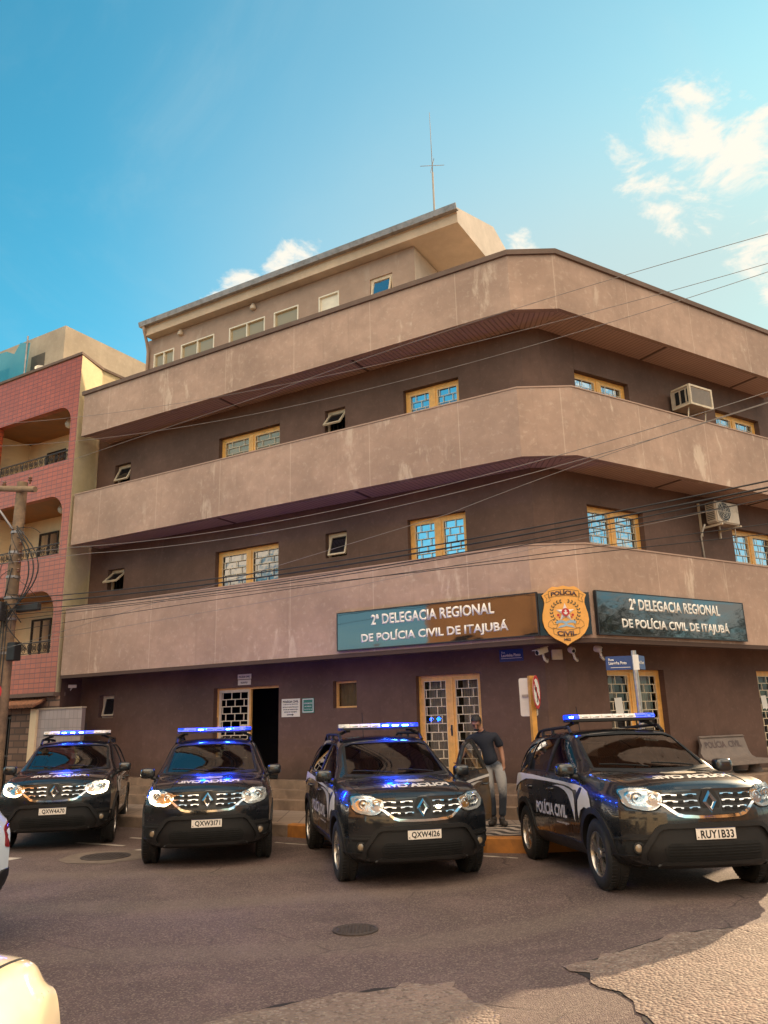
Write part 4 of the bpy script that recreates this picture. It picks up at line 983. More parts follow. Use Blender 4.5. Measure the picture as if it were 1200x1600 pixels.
# ------------------------------------------------------------------ pink tiled house on the left
pink = thing('apartment_house', 'pink tiled apartment house with arched balconies and a cream side wall', 'building', FL(14, 1.0, 0)); bpy.context.view_layer.update()
FP = Fr(FL(0, 1.0, 0), A_, NA)
UE = 12.27
def arch(u0, u1, z0, z1, r):
    """opening with a rounded corner at its low-u end (the station side) as on the front"""
    q = [(u0+r-r*math.sin(a), z1-r+r*math.cos(a)) for a in np.linspace(0, math.pi/2, 10)]
    return [(u0, z0), (u1, z0), (u1, z1)] + q
hl = [arch(12.55, 15.80, 8.88, 10.47, .48), arch(12.58, 16.2, 6.29, 7.92, .55), arch(12.60, 16.2, 3.73, 5.36, .6)]
hl2 = [[(p[0]+4.6, p[1]) for p in h] for h in hl]
bm = new(); wall_panel(bm, FP, rect(UE, 21, 2.75, 11.88), hl + hl2, 0, .18); uvset(bm, FP); part('wall', bm, 'pink_tile', pink)
bm = new(); pts_ = [(UE, 1.0), (12.62, 0.0), (12.62, -9)]
P3 = [FL(*p, 0) for p in pts_]
for k in range(2):
    f = bm.faces.new([bm.verts.new((p.x, p.y, z)) for p, z in ((P3[k], 2.65), (P3[k+1], 2.65), (P3[k+1], 11.88), (P3[k], 11.88))])
uvset(bm, Fr(FL(12.6, 0, 0), -NA, A_*-1)); part('side_wall', bm, 'cream_render', pink)
bm = new()
for a, c in ((FL(21, 1, 0), FL(21, -9, 0)), (FL(21, -9, 0), FL(12.62, -9, 0))):
    bm.faces.new([bm.verts.new((p.x, p.y, z)) for p, z in ((a, 0), (c, 0), (c, 11.88), (a, 11.88))])
bm.faces.new([bm.verts.new((p.x, p.y, 11.6)) for p in (P3[0], P3[1], P3[2], FL(21, -9, 0), FL(21, 1, 0))]); uvset(bm); part('side_wall', bm, 'cream_render', pink)
bm = new(); cp = [FP(21, .04, 0), FP(UE-.03, .04, 0), FL(12.58, 0, 0), FL(12.58, -9, 0)]; ci = [FP(21, -.2, 0), FP(UE+.2, -.2, 0), FL(12.8, -.1, 0), FL(12.8, -9, 0)]
for k in range(3): prism(bm, [(p.x, p.y) for p in (cp[k], cp[k+1], ci[k+1], ci[k])], 11.885, 11.96)
part('coping', bm, 'cap_paint', pink)
for (z0, z1, ce, off) in ((8.88, 10.47, 'wood_ceiling', 0), (6.29, 7.92, 'wood_ceiling', 0), (3.73, 5.36, 'wood_ceiling', 0)):
    for du in (0, 4.6):
        a, c, dd = 12.66+du, 16.4+du, -1.5
        bm = new()
        def q(*P): bm.faces.new([bm.verts.new(FP(*p)) for p in P])
        q((a, dd, z0-.3), (c, dd, z0-.3), (c, dd, z1+.05), (a, dd, z1+.05)); q((a, dd, z0-.3), (a-.13, -.18, z0-.3), (a-.13, -.18, z1+.05), (a, dd, z1+.05)); q((c, dd, z0-.3), (c, -.18, z0-.3), (c, -.18, z1+.05), (c, dd, z1+.05)); q((a, dd, z0-.02), (c, dd, z0-.02), (c, -.02, z0-.02), (a-.13, -.02, z0-.02))
        uvset(bm, FP); part('balcony', bm, 'balcony_render', pink)
        bm = new(); q((a, dd, z1+.02), (c, dd, z1+.02), (c, -.18, z1+.02), (a-.13, -.18, z1+.02)); part('balcony_ceiling', bm, ce, pink)
    u0, u1 = 13.2, 14.35      # balcony door at the back wall (pushed to the picture's edge of the arch)
    FD = Fr(FP(0, -1.5, 0), A_, NA); a, c = 14.62-.0, 15.55
    a, c = 14.60, 15.55
    bm = new(); fbox(bm, FD, 12.85, 13.98, .002, .05, z0+.0, z0+1.5-.05); 
    bm.free()
    bm = new(); w = .05; A0, A1, ZT = 14.62-1.5, 15.5-1.5, z1-.42
    A0, A1 = 14.64, 15.5
    for b4 in ((A0, A1, ZT-w, ZT), (A0, A0+w, z0-.02, ZT-w), (A1-w, A1, z0-.02, ZT-w), ((A0+A1)/2-.02, (A0+A1)/2+.02, z0-.02, ZT-w)): fbox(bm, FD, b4[0], b4[1], .001, .04, b4[2], b4[3])
    fr_ = part('balcony_door', bm, 'wrought_iron', pink)
    bp = new(); bp.faces.new([bp.verts.new(FD(u, .012, z)) for u, z in ((A0, z0-.02), (A1, z0-.02), (A1, ZT), (A0, ZT))]); part('pane', bp, 'house_glass', fr_)
    bc = new(); vs = []
    for k in range(21):
        u = A0+.06+.6*k/20; dd = .004+.004*math.sin(k*1.8); vs.append((bc.verts.new(FD(u, dd, z0)), bc.verts.new(FD(u, dd, ZT))))
    for k in range(20): bc.faces.new((vs[k][0], vs[k+1][0], vs[k+1][1], vs[k][1])).smooth = True
    part('curtain', bc, 'drape_cloth' if z0 < 5 else 'dark_room', fr_)
    if z0 > 5:
        bm = new(); c3 = FP(13.6, -.75, z1+.02); lathe(bm, [(.001, 0), (.07, 0), (.07, -.03), (.09, -.05), (.12, -.12), (.10, -.20), (.05, -.24), (.001, -.245)], 16, Matrix.Translation(c3)); part('ceiling_lamp', bm, 'white_plastic', pink, 50)
    # railing with ring ornaments
    bm = new(); zr0, zr1 = z0+.03, z0+.30; dr = -.09
    fbox(bm, FP, 12.55, 15.62, dr-.015, dr+.015, zr1, zr1+.03); fbox(bm, FP, 12.55, 15.62, dr-.012, dr+.012, zr0, zr0+.02)
    for k in range(4):
        u = 12.58+k*1.0; fbox(bm, FP, u, u+.02, dr-.01, dr+.01, zr0+.02, zr1)
    for k in range(14):
        uc = 12.72+k*.215; cz = (zr0+zr1)/2+.01
        for r_ in (.105, .05): tube(bm, [FP(uc+r_*.75*math.cos(2*math.pi*i/14), dr, cz+r_*math.sin(2*math.pi*i/14)) for i in range(15)], .009, 5, cap=False)
        for s in (-1, 1): tube(bm, [FP(uc-.05, dr, cz+s*.05), FP(uc+.05, dr, cz-s*.05)], .007, 4)
    part('railing', bm, 'wrought_iron', pink)
    if z0 > 5 and z0 < 8:      # protective net in the middle arch
        pass
bm = new(); fbox(bm, FP, UE-.01, 21, -.3, .05, 2.66, 2.75); part('ledge', bm, 'cap_paint', pink)
# ground floor of rough brick with a dark gate and a tiled awning
bm = new(); wall_panel(bm, Fr(FP(0, -.1, 0), A_, NA), rect(12.2, 21, .1, 2.66), [rect(14.05, 15.6, .2, 2.25)], 0, .2); uvset(bm, FP); part('ground_wall', bm, 'rough_brick', pink)
bm = new()
for k in range(16): u = 14.07+k*.1; fbox(bm, FP, u, u+.03, -.26, -.23, .2, 2.25)
for z in (.3, 1.2, 2.15): fbox(bm, FP, 14.05, 15.6, -.265, -.225, z, z+.05)
g_ = part('gate', bm, 'wrought_iron', pink)
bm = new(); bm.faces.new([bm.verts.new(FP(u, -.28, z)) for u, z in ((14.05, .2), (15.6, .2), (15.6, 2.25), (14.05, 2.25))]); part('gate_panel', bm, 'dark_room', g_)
bm = new()
for k in range(20):
    u = 12.75+k*.11; tube(bm, [FP(u, .28, 2.43), FP(u, -.08, 2.58)], .055, 8)
part('awning', bm, 'roof_tile', pink)

# low tiled garden wall between the house and the station
t = thing('garden_wall', 'low lilac grey tiled wall with a pale pillar between the pink house and the station', 'wall', FL(12, 1.0, 0)); bpy.context.view_layer.update()
bm = new(); fbox(bm, FL, 11.25, 12.86, .88, .98, .15, 2.34); uvset(bm, FL); part('panel', bm, 'low_tile', t)
bm = new(); fbox(bm, FL, 12.86, 13.1, .84, 1.04, .15, 2.36); uvset(bm, FL); part('pillar', bm, 'balcony_render', t)
bm = new(); fbox(bm, FL, 11.24, 12.86, .86, 1.0, 2.341, 2.375); part('coping', bm, 'concrete_render', t)

# unfinished concrete block behind, with a blue screen
t = thing('concrete_block', 'raw concrete upper block wrapped at one side in a blue screen, behind the pink house', 'building', FL(20, -5, 0)); bpy.context.view_layer.update()
FK = Fr(FL(0, -5, 0), A_, NA)
bm = new(); c0, c1 = FK(21.4, 0, 0), FK(36, 0, 0); c2 = FK(21.4, -16, 0); c3 = FK(36, -16, 0); zt = 18.2
for a, c in ((c0, c1), (c2, c0), (c3, c2), (c1, c3)):
    f = bm.faces.new([bm.verts.new((p.x, p.y, z)) for p, z in ((a, 8), (c, 8), (c, zt), (a, zt))])
bm.faces.new([bm.verts.new((p.x, p.y, zt)) for p in (c0, c1, c3, c2)])
l = bm.loops.layers.uv.verify()
for f in bm.faces:
    for lp in f.loops: lp[l].uv = ((lp.vert.co-FK.o).dot(A_) - (lp.vert.co-FK.o).dot(NA), lp.vert.co.z)
part('wall', bm, 'concrete_render', t)
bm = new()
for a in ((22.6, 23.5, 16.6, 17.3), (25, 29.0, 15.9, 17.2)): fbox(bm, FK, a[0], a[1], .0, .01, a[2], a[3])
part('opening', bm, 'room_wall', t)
bm = new(); n_ = 24; vs = []
for k in range(n_+1):
    u = 22.9 + 13.5*k/n_; d_ = .75+.12*math.sin(k*1.9); vs.append((bm.verts.new(FK(u, d_, 13.0)), bm.verts.new(FK(u, d_*.7, 17.6+.18*math.sin(k*2.3)-.05*k*.2))))
for k in range(n_): bm.faces.new((vs[k][0], vs[k+1][0], vs[k+1][1], vs[k][1])).smooth = True
part('blue_screen', bm, 'net_screen', t)
bm = new()
for k in range(5): u = 23+k*3.0; tube(bm, [FK(u, .6, 12.5), FK(u, .6, 17.9)], .04, 6)
part('scaffold_pole', bm, 'gutter_metal', t)
# dish on the pink roof
t = thing('satellite_dish', 'small satellite dish on the roof edge of the pink house', 'dish', FP(15.1, -.8, 11.9)); bpy.context.view_layer.update()
bm = new(); Mx = Matrix.Translation(FP(15.1, -.8, 12.45)) @ Vector((.5, -.6, .5)).to_track_quat('Z', 'Y').to_matrix().to_4x4()
lathe(bm, [(.001, -.06), (.12, -.045), (.22, -.01), (.26, .01)], 20, Mx); part('dish', bm, 'white_plastic', t, 60)
bm = new(); tube(bm, [FP(15.1, -.8, 11.6), FP(15.1, -.8, 12.40)], .025, 6); tube(bm, [Mx @ Vector((0, -.2, 0)), Mx @ Vector((0, 0, .25))], .012, 5); part('mast', bm, 'grey_plastic', t)

# ------------------------------------------------------------------ utility pole and cables
PX, PY = -8.93, 18.52
pole = thing('utility_pole', 'weathered concrete utility pole with crossarm and tangled cable boxes at the left edge', 'utility pole', (PX, PY, .2)); bpy.context.view_layer.update()
bm = new(); tube(bm, [(PX, PY, 0), (PX-.0, PY, 7.78)], .19, 14, r_end=.125); part('post', bm, 'pole_wood', pole, 50)
bm = new(); AV = Vector((-.86, .36, .0)).normalized(); c = Vector((PX, PY-.17, 7.58)); tube(bm, [c - AV*.55 - Vector((0, 0, .10)), c + AV*1.5 + Vector((0, 0, .22))], .075, 10); part('crossarm', bm, 'pole_wood', pole, 50)
bm = new(); tube(bm, [c + AV*1.1 + Vector((0, 0, .1)), (PX-.05, PY-.16, 6.55)], .03, 6)
for z in (6.5, 6.0, 5.4, 4.9, 4.4, 3.6):
    lathe(bm, [(.19-.008*z, -.03), (.205-.008*z, -.03), (.205-.008*z, .03), (.19-.008*z, .03)], 14, Matrix.Translation((PX, PY, z)))
part('bracket', bm, 'gutter_metal', pole)
for k in range(4):
    bm = new(); P = Vector((PX+.17, PY-.14, 5.55+.22*k)); lathe(bm, [(.001, -.05), (.035, -.05), (.045, -.02), (.03, 0), (.045, .02), (.035, .05), (.001, .05)], 10, Matrix.Translation(P)); part('insulator', bm, 'insulator', pole)
for s in (-.35, .5, 1.2):
    bm = new(); P = c + AV*s + Vector((0, 0, .16)); lathe(bm, [(.02, -.09), (.03, -.03), (.055, 0), (.03, .03), (.05, .06), (.02, .10)], 10, Matrix.Translation(P)); part('insulator', bm, 'insulator', pole)
bm = new(); box(bm, (PX+.28, PY-.20, 3.62), (.26, .2, .42), R(-25), bev=.02); part('service_box', bm, 'cladding', pole)
bm = new(); box(bm, (PX+.55, PY-.25, 4.62), (.75, .13, .17), R(-28), bev=.03); box(bm, (PX-.1, PY-.26, 4.55), (.2, .2, .45), R(-20), bev=.03); box(bm, (PX-.35, PY-.1, 4.8), (.16, .16, .3), R(30), bev=.03); part('splice_box', bm, 'cable_black', pole)
bm = new(); rg = random.Random(11)
for k in range(16):    # coiled drop cables round the pole
    a = rg.uniform(0, 6.28); z = rg.uniform(4.3, 6.6); P = Vector((PX, PY-.1, z)); L = rg.uniform(.2, .75)
    q1 = P + Vector((rg.uniform(-.3, .5), rg.uniform(-.3, 0), rg.uniform(-.25, .35))); q2 = P + Vector((rg.uniform(-.2, .75), rg.uniform(-.35, 0), -L))
    pts = [(1-t_)**2*P + 2*t_*(1-t_)*q1 + t_*t_*q2 for t_ in np.linspace(0, 1, 9)]; tube(bm, [Vector(p) for p in pts], rg.choice((.008, .012, .016)), 5)
for k in range(3):
    P0 = Vector((PX+.1, PY-.2, 6.5-.1*k)); pts = [P0 + Vector((.55*math.sin(t_*math.pi)*(.7+.2*k), -.08, -2.1*t_+.15*k)) for t_ in np.linspace(0, 1, 14)]; tube(bm, pts, .016, 6)
for k in range(4):
    pts = [Vector((PX-.15+.06*k, PY-.17, 4.6)), Vector((PX-.16+.07*k, PY-.19, 3.0)), Vector((PX-.15+.06*k, PY-.17, .4))]; tube(bm, pts, .013, 5)
part('drop_cable', bm, 'cable_black', pole)
# cables: hung in the vertical plane of the kerb line, from the pole to the next post down the street
NW = 11.25
fw = Vector((0, math.cos(PITCH), math.sin(PITCH)))
def pix(u, v):
    d = _r2*((u-600)/1225.37) - _u2*((v-800)/1225.37) + _f; o = Vector((0, 0, CAMH)); nn = -NA
    t_ = (NW - o.dot(nn))/d.dot(nn); return o + d*t_
def cable(pts, r, mt, label, grp=None):
    P = [pix(*p) for p in pts]; # smooth curve through the points in (along, z)
    U = [(-p.dot(A_)) for p in P]; Z = [p.z for p in P]
    cf = np.polyfit(U, Z, min(2, len(U)-1)); us = np.linspace(U[0], U[-1], 40); zs = np.polyval(cf, us); base = P[0] + A_*(U[0])
    base = P[0] - A_*(P[0].dot(A_)); 
    g0, g1 = (zs[1]-zs[0])/(us[1]-us[0]), (zs[-1]-zs[-2])/(us[-1]-us[-2])      # carried on to the next posts out of view
    us = np.concatenate([[us[0]-14], us, [us[-1]+5, us[-1]+11]]); zs = np.concatenate([[zs[0]-14*g0*.6], zs, [zs[-1]+5*g1, zs[-1]+11*g1*1.1]])
    bm = new(); tube(bm, [Vector((base.x, base.y, z)) - A_*u for u, z in zip(us, zs)], r*(.62 if mt == 'cable_black' else .45), 6)
    tag(mesh_obj('overhead_cable', bm, mt), label, 'cable', grp or 'overhead cables crossing the station front')
CB = 'dark overhead cable in the bundle sagging across the second storey'
for dy, r_, kk in ((0, .018, 0), (9, .022, 2), (17, .014, -3), (26, .011, 4)):
    cable([(-60, 945+dy), (60, 925+dy), (300, 903+dy-kk), (640, 866+dy), (860, 828+dy-kk), (1040, 786+dy), (1260, 728+dy+kk)], r_, 'cable_black', CB)
for (pts, lab) in ((((-60, 1002), (120, 962), (420, 925), (700, 890), (1000, 855), (1260, 800)), 'thin dark cable just under the bundle, touching the lowest ledge'), (((-60, 985), (100, 948), (300, 930), (640, 905), (900, 878), (1260, 815)), 'thin dark cable crossing above the left sign board')):
    cable(pts, .009, 'cable_black', lab)
cable([(-60, 700), (0, 693), (400, 653), (740, 563), (960, 492), (1260, 412)], .010, 'cable_pale', 'lower of two pale wires crossing the top ledge')
cable([(-60, 668), (0, 660), (300, 622), (740, 543), (1000, 470), (1260, 388)], .010, 'cable_pale', 'upper of two pale wires crossing the top ledge')
cable([(420, 615), (740, 500), (900, 455), (1050, 411), (1260, 347)], .011, 'cable_pale', 'highest wire, rising across the top ledge corner to the sky')
cable([(113, 857), (400, 815), (640, 770), (860, 723), (1049, 640+25), (1260, 585)], .013, 'cable_pale', 'pale cable under the middle soffit, upper of the pair')
cable([(143, 866), (400, 829), (640, 786), (860, 741), (1100, 660), (1260, 606)], .013, 'cable_pale', 'pale cable under the middle soffit, lower of the pair')
cable([(700, 800), (900, 745), (1010, 672), (1260, 614)], .010, 'cable_pale', 'pale wire passing the boxy air conditioner at the right')
cable([(560, 915), (860, 850), (1060, 812), (1260, 765)], .008, 'cable_pale', 'pale thin wire passing the split air conditioner')

# ------------------------------------------------------------------ road signs, bench
def round_sign(P, F, r, face, parent, sy):
    pass
def no_sign(c, F, r, t, kind):
    bm = new(); lathe(bm, [(.001, -.004), (r, -.004), (r, .0), (.001, .0)], 32); place(bm, F, 0, 0, 0); part('back_plate', bm, 'grey_plastic', t)
    bm = new(); disc(bm, r*.86, .002, 32); place(bm, F, 0, 0, 0); part('face', bm, 'sign_white', t)
    ring = 'sign_red' if kind != 'bike' else 'sign_red'
    bm = new(); lathe(bm, [(r*.80, .003), (r, .003), (r, .0)], 32)
    a = R(-45) if kind != 'park' else R(-45)
    def strip(a_):
        dx, dy = math.cos(a_), math.sin(a_); w = r*.10; poly(bm, [(-dx*r*.84-dy*-w, -dy*r*.84-dx*w), (dx*r*.84+dy*w, dy*r*.84-dx*w), (dx*r*.84-dy*w, dy*r*.84+dx*w), (-dx*r*.84-dy*w, -dy*r*.84+dx*w)], .0065)
    strip(R(-45))
    if kind == 'park': strip(R(45))
    place(bm, F, 0, 0, 0); part('ring', bm, ring, t)
    bm = new()
    if kind == 'bike':
        for x in (-.42, .42): lathe(bm, [(r*.24, .004), (r*.29, .004), (r*.29, .003)], 18, Matrix.Translation((x*r, -.12*r, 0)))
        def ln(p, q, w=.035*r):
            d = (Vector(q)-Vector(p)).normalized(); m_ = Vector((-d.y, d.x))*w; poly(bm, [Vector(p)*1-m_, Vector(q)-m_, Vector(q)+m_, Vector(p)+m_], .0045)
        for p, q in (((-.42, -.12), (-.2, .22)), ((-.2, .22), (.25, .22)), ((.25, .22), (-.05, -.12)), ((-.05, -.12), (-.42, -.12)), ((-.05, -.12), (-.25, .32)), ((.42, -.12), (.2, .40)), ((.2, .40), (.36, .42)), ((-.34, .33), (-.14, .33))): ln((p[0]*r, p[1]*r), (q[0]*r, q[1]*r))
    elif kind == 'park':
        E_ = text_bm('E', r*.62, r*1.0, .05); join(bm, E_)
        for v in bm.verts: v.co.z += .0045
    else:
        poly(bm, [(-.06*r, -.6*r), (.12*r, -.6*r), (.12*r, .3*r), (-.25*r, .3*r), (-.25*r, .48*r), (-.58*r, .21*r), (-.25*r, -.06*r), (-.25*r, .12*r), (-.06*r, .12*r)], .0045)
    place(bm, F, 0, 0, 0); part('symbol', bm, 'ink_black', t)
SP = Vector((-9.14, 18.0, 0))
t = thing('road_sign', 'pole at the left edge with a no cycling disc above a no stopping disc', 'road sign', (SP.x, SP.y, .2)); bpy.context.view_layer.update()
bm = new(); tube(bm, [(SP.x, SP.y, .15), (SP.x, SP.y, 3.0)], .03, 10); part('post', bm, 'galvanised', t, 50)
ou = (Vector((0, 0, 0)) - SP).normalized(); ou.z = 0; ru = Vector((-ou.y, ou.x, 0))
no_sign(None, Fr(SP + ou*.05 + Vector((.18, 0, 2.70)), ru, ou), .245, t, 'bike')
no_sign(None, Fr(SP + ou*.05 + Vector((.04, 0, 2.20)), ru, ou), .265, t, 'park')
# yellow post with a disc seen edge on and the back of a plate
YP = Vector((2.30, 12.95, 0))
t = thing('road_sign', 'yellow sign post with a no turn disc seen edge on and a pale plate', 'road sign', (YP.x, YP.y, .2)); bpy.context.view_layer.update()
bm = new(); box(bm, (YP.x, YP.y, 1.32), (.085, .07, 2.36), R(20)); part('post', bm, 'yellow_paint', t)
do = Vector((.922, -.387, 0)).normalized(); dr = Vector((-do.y, do.x, 0))
no_sign(None, Fr(YP + do*.055 + Vector((.02, -.03, 2.24)), dr, do), .265, t, 'turn')
bm = new(); bo = Vector((-.45, -.89, 0)).normalized(); Fb = Fr(YP + Vector((-.03, .05, 0)), Vector((.93, -.36, 0)), Vector((-.36, -.93, 0)))
P = []
for cx, cy, a0 in ((.11, .27, 0), (-.11, .27, 90), (-.11, -.27, 180), (.11, -.27, 270)):
    P += [(cx+.03*math.cos(R(a0+k*30)), cy+.03*math.sin(R(a0+k*30))) for k in range(4)]
bm = flat(P); thick(bm, .004); place(bm, Fb, -.02, 0, 2.17); bmesh.ops.recalc_face_normals(bm, faces=bm.faces[:]); part('plate_back', bm, 'white_plastic', t)
bm = new(); fbox(bm, Fb, -.12, .06, .004, .02, 2.17, 2.21); part('clamp', bm, 'grey_plastic', t)
# blue street name sign on a metal post
BP = Vector((4.02, 12.95, 0))
t = thing('street_name_sign', 'tall galvanised post carrying blue street name plates behind the rightmost car', 'street sign', (BP.x, BP.y, .2)); bpy.context.view_layer.update()
bm = new(); tube(bm, [(BP.x, BP.y, .15), (BP.x-.02, BP.y, 2.86)], .042, 14); part('post', bm, 'galvanised', t, 50)
Fs = Fr(BP, Vector((.985, -.17, 0)), Vector((-.17, -.985, 0)))
bm = new(); fbox(bm, Fs, -.47, -.045, -.012, .012, 2.56, 2.78); part('name_plate', bm, 'sign_blue', t)
bm = text_bm('Rua', .085, .04, .02, .002); place(bm, Fs, -.385, .013, 2.725); part('lettering', bm, 'sign_white', t)
bm = text_bm('Laurinha Pinto', .28, .05, .02, .002); place(bm, Fs, -.285, .013, 2.67); part('lettering', bm, 'sign_white', t)
bm = new(); fbox(bm, Fs, -.40, -.09, .012, .014, 2.595, 2.602); part('rule', bm, 'sign_white', t)
bm = new(); fbox(bm, Fs, -.045, .045, .043, .05, 2.55, 2.79); part('clamp', bm, 'sign_white', t)
F2 = Fr(BP, Vector((.60, .80, 0)), Vector((.80, -.60, 0)))
bm = new(); fbox(bm, F2, .045, .40, -.012, .012, 2.57, 2.79); part('name_plate', bm, 'sign_blue', t)
bm = text_bm('Rua Cel. Rennó', .26, .05, .01, .002); place(bm, F2, .22, .013, 2.68); part('lettering', bm, 'sign_white', t)
# bench
t = thing('street_bench', 'curved grey concrete bench lettered Polícia Civil on the back rest', 'bench', FRR(3.9, .6, .71)); bpy.context.view_layer.update()
prof = [(.16, 1.38), (.13, 1.37), (.17, 1.24), (.21, 1.10), (.27, 1.005), (.36, .965), (.60, .96), (.80, .955), (.86, .955), (.86, .885), (.60, .89), (.34, .90), (.24, .945), (.155, 1.06), (.11, 1.24), (.08, 1.39), (.11, 1.41)]
b0, b1 = 3.18, 4.72
bm = new(); ra = [bm.verts.new(FRR(b0+.12 if z > 1.1 else b0, d, z)) for d, z in prof]; rb = [bm.verts.new(FRR(b1-.02, d, z)) for d, z in prof]
for k in range(len(prof)): bm.faces.new((ra[k], ra[(k+1) % len(prof)], rb[(k+1) % len(prof)], rb[k]))
bm.faces.new(ra); bm.faces.new(rb[::-1]); bmesh.ops.recalc_face_normals(bm, faces=bm.faces[:]); part('seat', bm, 'bench_concrete', t, 35)
bm = text_bm('POLÍCIA  CIVIL', 1.12, .155, .02, .0)
sl_ = [(.112, 1.38), (.155, 1.24), (.195, 1.12)]
for v in bm.verts:
    zz = 1.255 + v.co.y; dd = np.interp(zz, [1.0, 1.12, 1.24, 1.37], [.29, .205, .172, .133]); v.co = FRR(3.95+v.co.x, dd+.006, zz)
part('lettering', bm, 'ink_brown', t)
for u in (b0+.32, b1-.32):
    bm = new(); lathe(bm, [(.14, .0), (.16, .02), (.13, .09), (.11, .15), (.12, .22)], 20, Matrix.Translation(FRR(u, .50, .67))); part('leg', bm, 'bench_concrete', t, 50)

# ------------------------------------------------------------------ houses across the streets, seen mirrored in glass and paint
def house(corner, ux, uy, L, D, Hh, mt, label, win=True, roof='roof_tile'):
    ux, uy = Vector(ux).normalized(), Vector(uy).normalized(); c = Vector(corner)
    t = thing('house', label, 'house', c + ux*L/2 + uy*D/2); bpy.context.view_layer.update()
    F = Fr(c, ux, -uy); holes = []; k = 1.2
    while k < L-2: 
        holes.append(rect(k, k+1.3, 1.0, 2.4)); 
        if Hh > 5.5: holes.append(rect(k, k+1.3, 4.1, 5.4))
        k += 3.1
    bm = new(); wall_panel(bm, F, rect(0, L, 0, Hh), holes, 0, .15); uvset(bm, F); part('wall', bm, mt, t)
    bm = new(); pts = [c, c+ux*L, c+ux*L+uy*D, c+uy*D]
    for i in (1, 2, 3):
        a, b = pts[i], pts[(i+1) % 4]; bm.faces.new([bm.verts.new((p.x, p.y, z)) for p, z in ((a, 0), (b, 0), (b, Hh), (a, Hh))])
    uvset(bm); part('wall', bm, mt, t)
    bm = new(); o = .4; m0, m1 = c+ux*-o+uy*D/2, c+ux*(L+o)+uy*D/2
    q = [c-ux*o-uy*o, c+ux*(L+o)-uy*o, c+ux*(L+o)+uy*(D+o), c-ux*o+uy*(D+o)]
    v = [bm.verts.new((p.x, p.y, Hh)) for p in q] + [bm.verts.new((m0.x, m0.y, Hh+1.7)), bm.verts.new((m1.x, m1.y, Hh+1.7))]
    for f in ((0, 1, 5, 4), (2, 3, 4, 5), (1, 2, 5), (3, 0, 4), (0, 3, 2, 1)): bm.faces.new([v[i] for i in f])
    part('roof', bm, roof, t)
    for h in holes:
        bm = new(); bm.faces.new([bm.verts.new(F(p[0], -.1, p[1])) for p in h]); part('window', bm, 'dark_glass', t)
nA = -NA
house(nA*-5.0 + A_*36, -A_, -nA, 19.5, 9, 3.9, 'street_wall_cream', 'cream house across the left street, its far end')
house(nA*-5.0 + A_*15.9, -A_, -nA, 9.5, 9, 7.4, 'street_wall_paint', 'orange two storey house across the left street behind the viewer')
house(nA*-6.0 + A_*5.5, -A_, -nA, 12, 9, 5.6, 'street_wall_cream', 'cream house straight behind the viewer')
house(Vector((10, -6, 0)) , B_, Vector((.53, -.85, 0)), 16, 9, 5.8, 'street_wall_paint', 'orange house across the right street')

# street trees beyond the orange house: tapered trunk, limbs and a ragged crown of leaf faces
pbr('bark', (.10, .065, .04), .9, var=.3, scale=6, bmp=.5, bscale=20)
pbr('leaf', (.045, .062, .022), .7, var=.35, scale=1.2)
def tree(x, y, h, r, seed, label):
    rg = random.Random(seed); t = thing('street_tree', label, 'tree', (x, y, 0), 'trees down the right street'); bpy.context.view_layer.update()
    bm = new(); tops = []
    tube(bm, [(x, y, -.1), (x+.1, y, h*.25), (x+.05, y+.1, h*.5)], .22, 10, r_end=.12)
    for k in range(6):
        a = k*1.05+rg.random(); e = Vector((x+math.cos(a)*r*.6, y+math.sin(a)*r*.6, h*(.62+.3*rg.random()))); tube(bm, [(x+.05, y+.1, h*(.36+.02*k)), ((x+e.x)/2, (y+e.y)/2, h*.56), e], .09, 6, r_end=.025); tops.append(e)
    part('trunk', bm, 'bark', t)
    bm = new(); cl_ = [e + Vector((rg.uniform(-1, 1), rg.uniform(-1, 1), rg.uniform(-.6, .9)))*r*.35 for e in tops for _ in range(5)]
    for c_ in cl_:
        for _ in range(70):
            p = c_ + Vector((rg.gauss(0, 1), rg.gauss(0, 1), rg.gauss(0, .8)))*r*.17; n_ = Vector((rg.gauss(0, 1), rg.gauss(0, 1), rg.gauss(0, 1)+.6)).normalized(); q = n_.orthogonal().normalized(); q.rotate(Matrix.Rotation(rg.random()*6.28, 3, n_)); w_ = n_.cross(q); s_ = rg.uniform(.07, .15)
            bm.faces.new([bm.verts.new(p+q*s_), bm.verts.new(p+w_*s_*.5), bm.verts.new(p-q*s_), bm.verts.new(p-w_*s_*.5)])
    part('crown', bm, 'leaf', t)
tree(30, 9.5, 7.2, 3.0, 1, 'tall dark tree nearest the viewer down the right street')
tree(35, 14, 6.2, 3.0, 2, 'lower dark tree on the far side of the right street')
tree(33, 4.5, 8.0, 3.4, 3, 'tallest dark tree beside the orange house')

# ------------------------------------------------------------------ the patrol car
def pchip(xs, ys, x):
    xs, ys = list(xs), list(ys)
    if xs[0] > xs[-1]: xs, ys = xs[::-1], ys[::-1]
    n = len(xs); h = [xs[i+1]-xs[i] for i in range(n-1)]; d = [(ys[i+1]-ys[i])/h[i] for i in range(n-1)]; m = [0.0]*n
    for i in range(1, n-1):
        if d[i-1]*d[i] > 0: w1, w2 = 2*h[i]+h[i-1], h[i]+2*h[i-1]; m[i] = (w1+w2)/(w1/d[i-1]+w2/d[i])
    m[0], m[-1] = d[0], d[-1]
    x = min(max(x, xs[0]), xs[-1]); i = 0
    while i < n-2 and x > xs[i+1]: i += 1
    t = (x-xs[i])/h[i]
    return (2*t**3-3*t*t+1)*ys[i] + (t**3-2*t*t+t)*h[i]*m[i] + (-2*t**3+3*t*t)*ys[i+1] + (t**3-t*t)*h[i]*m[i+1]
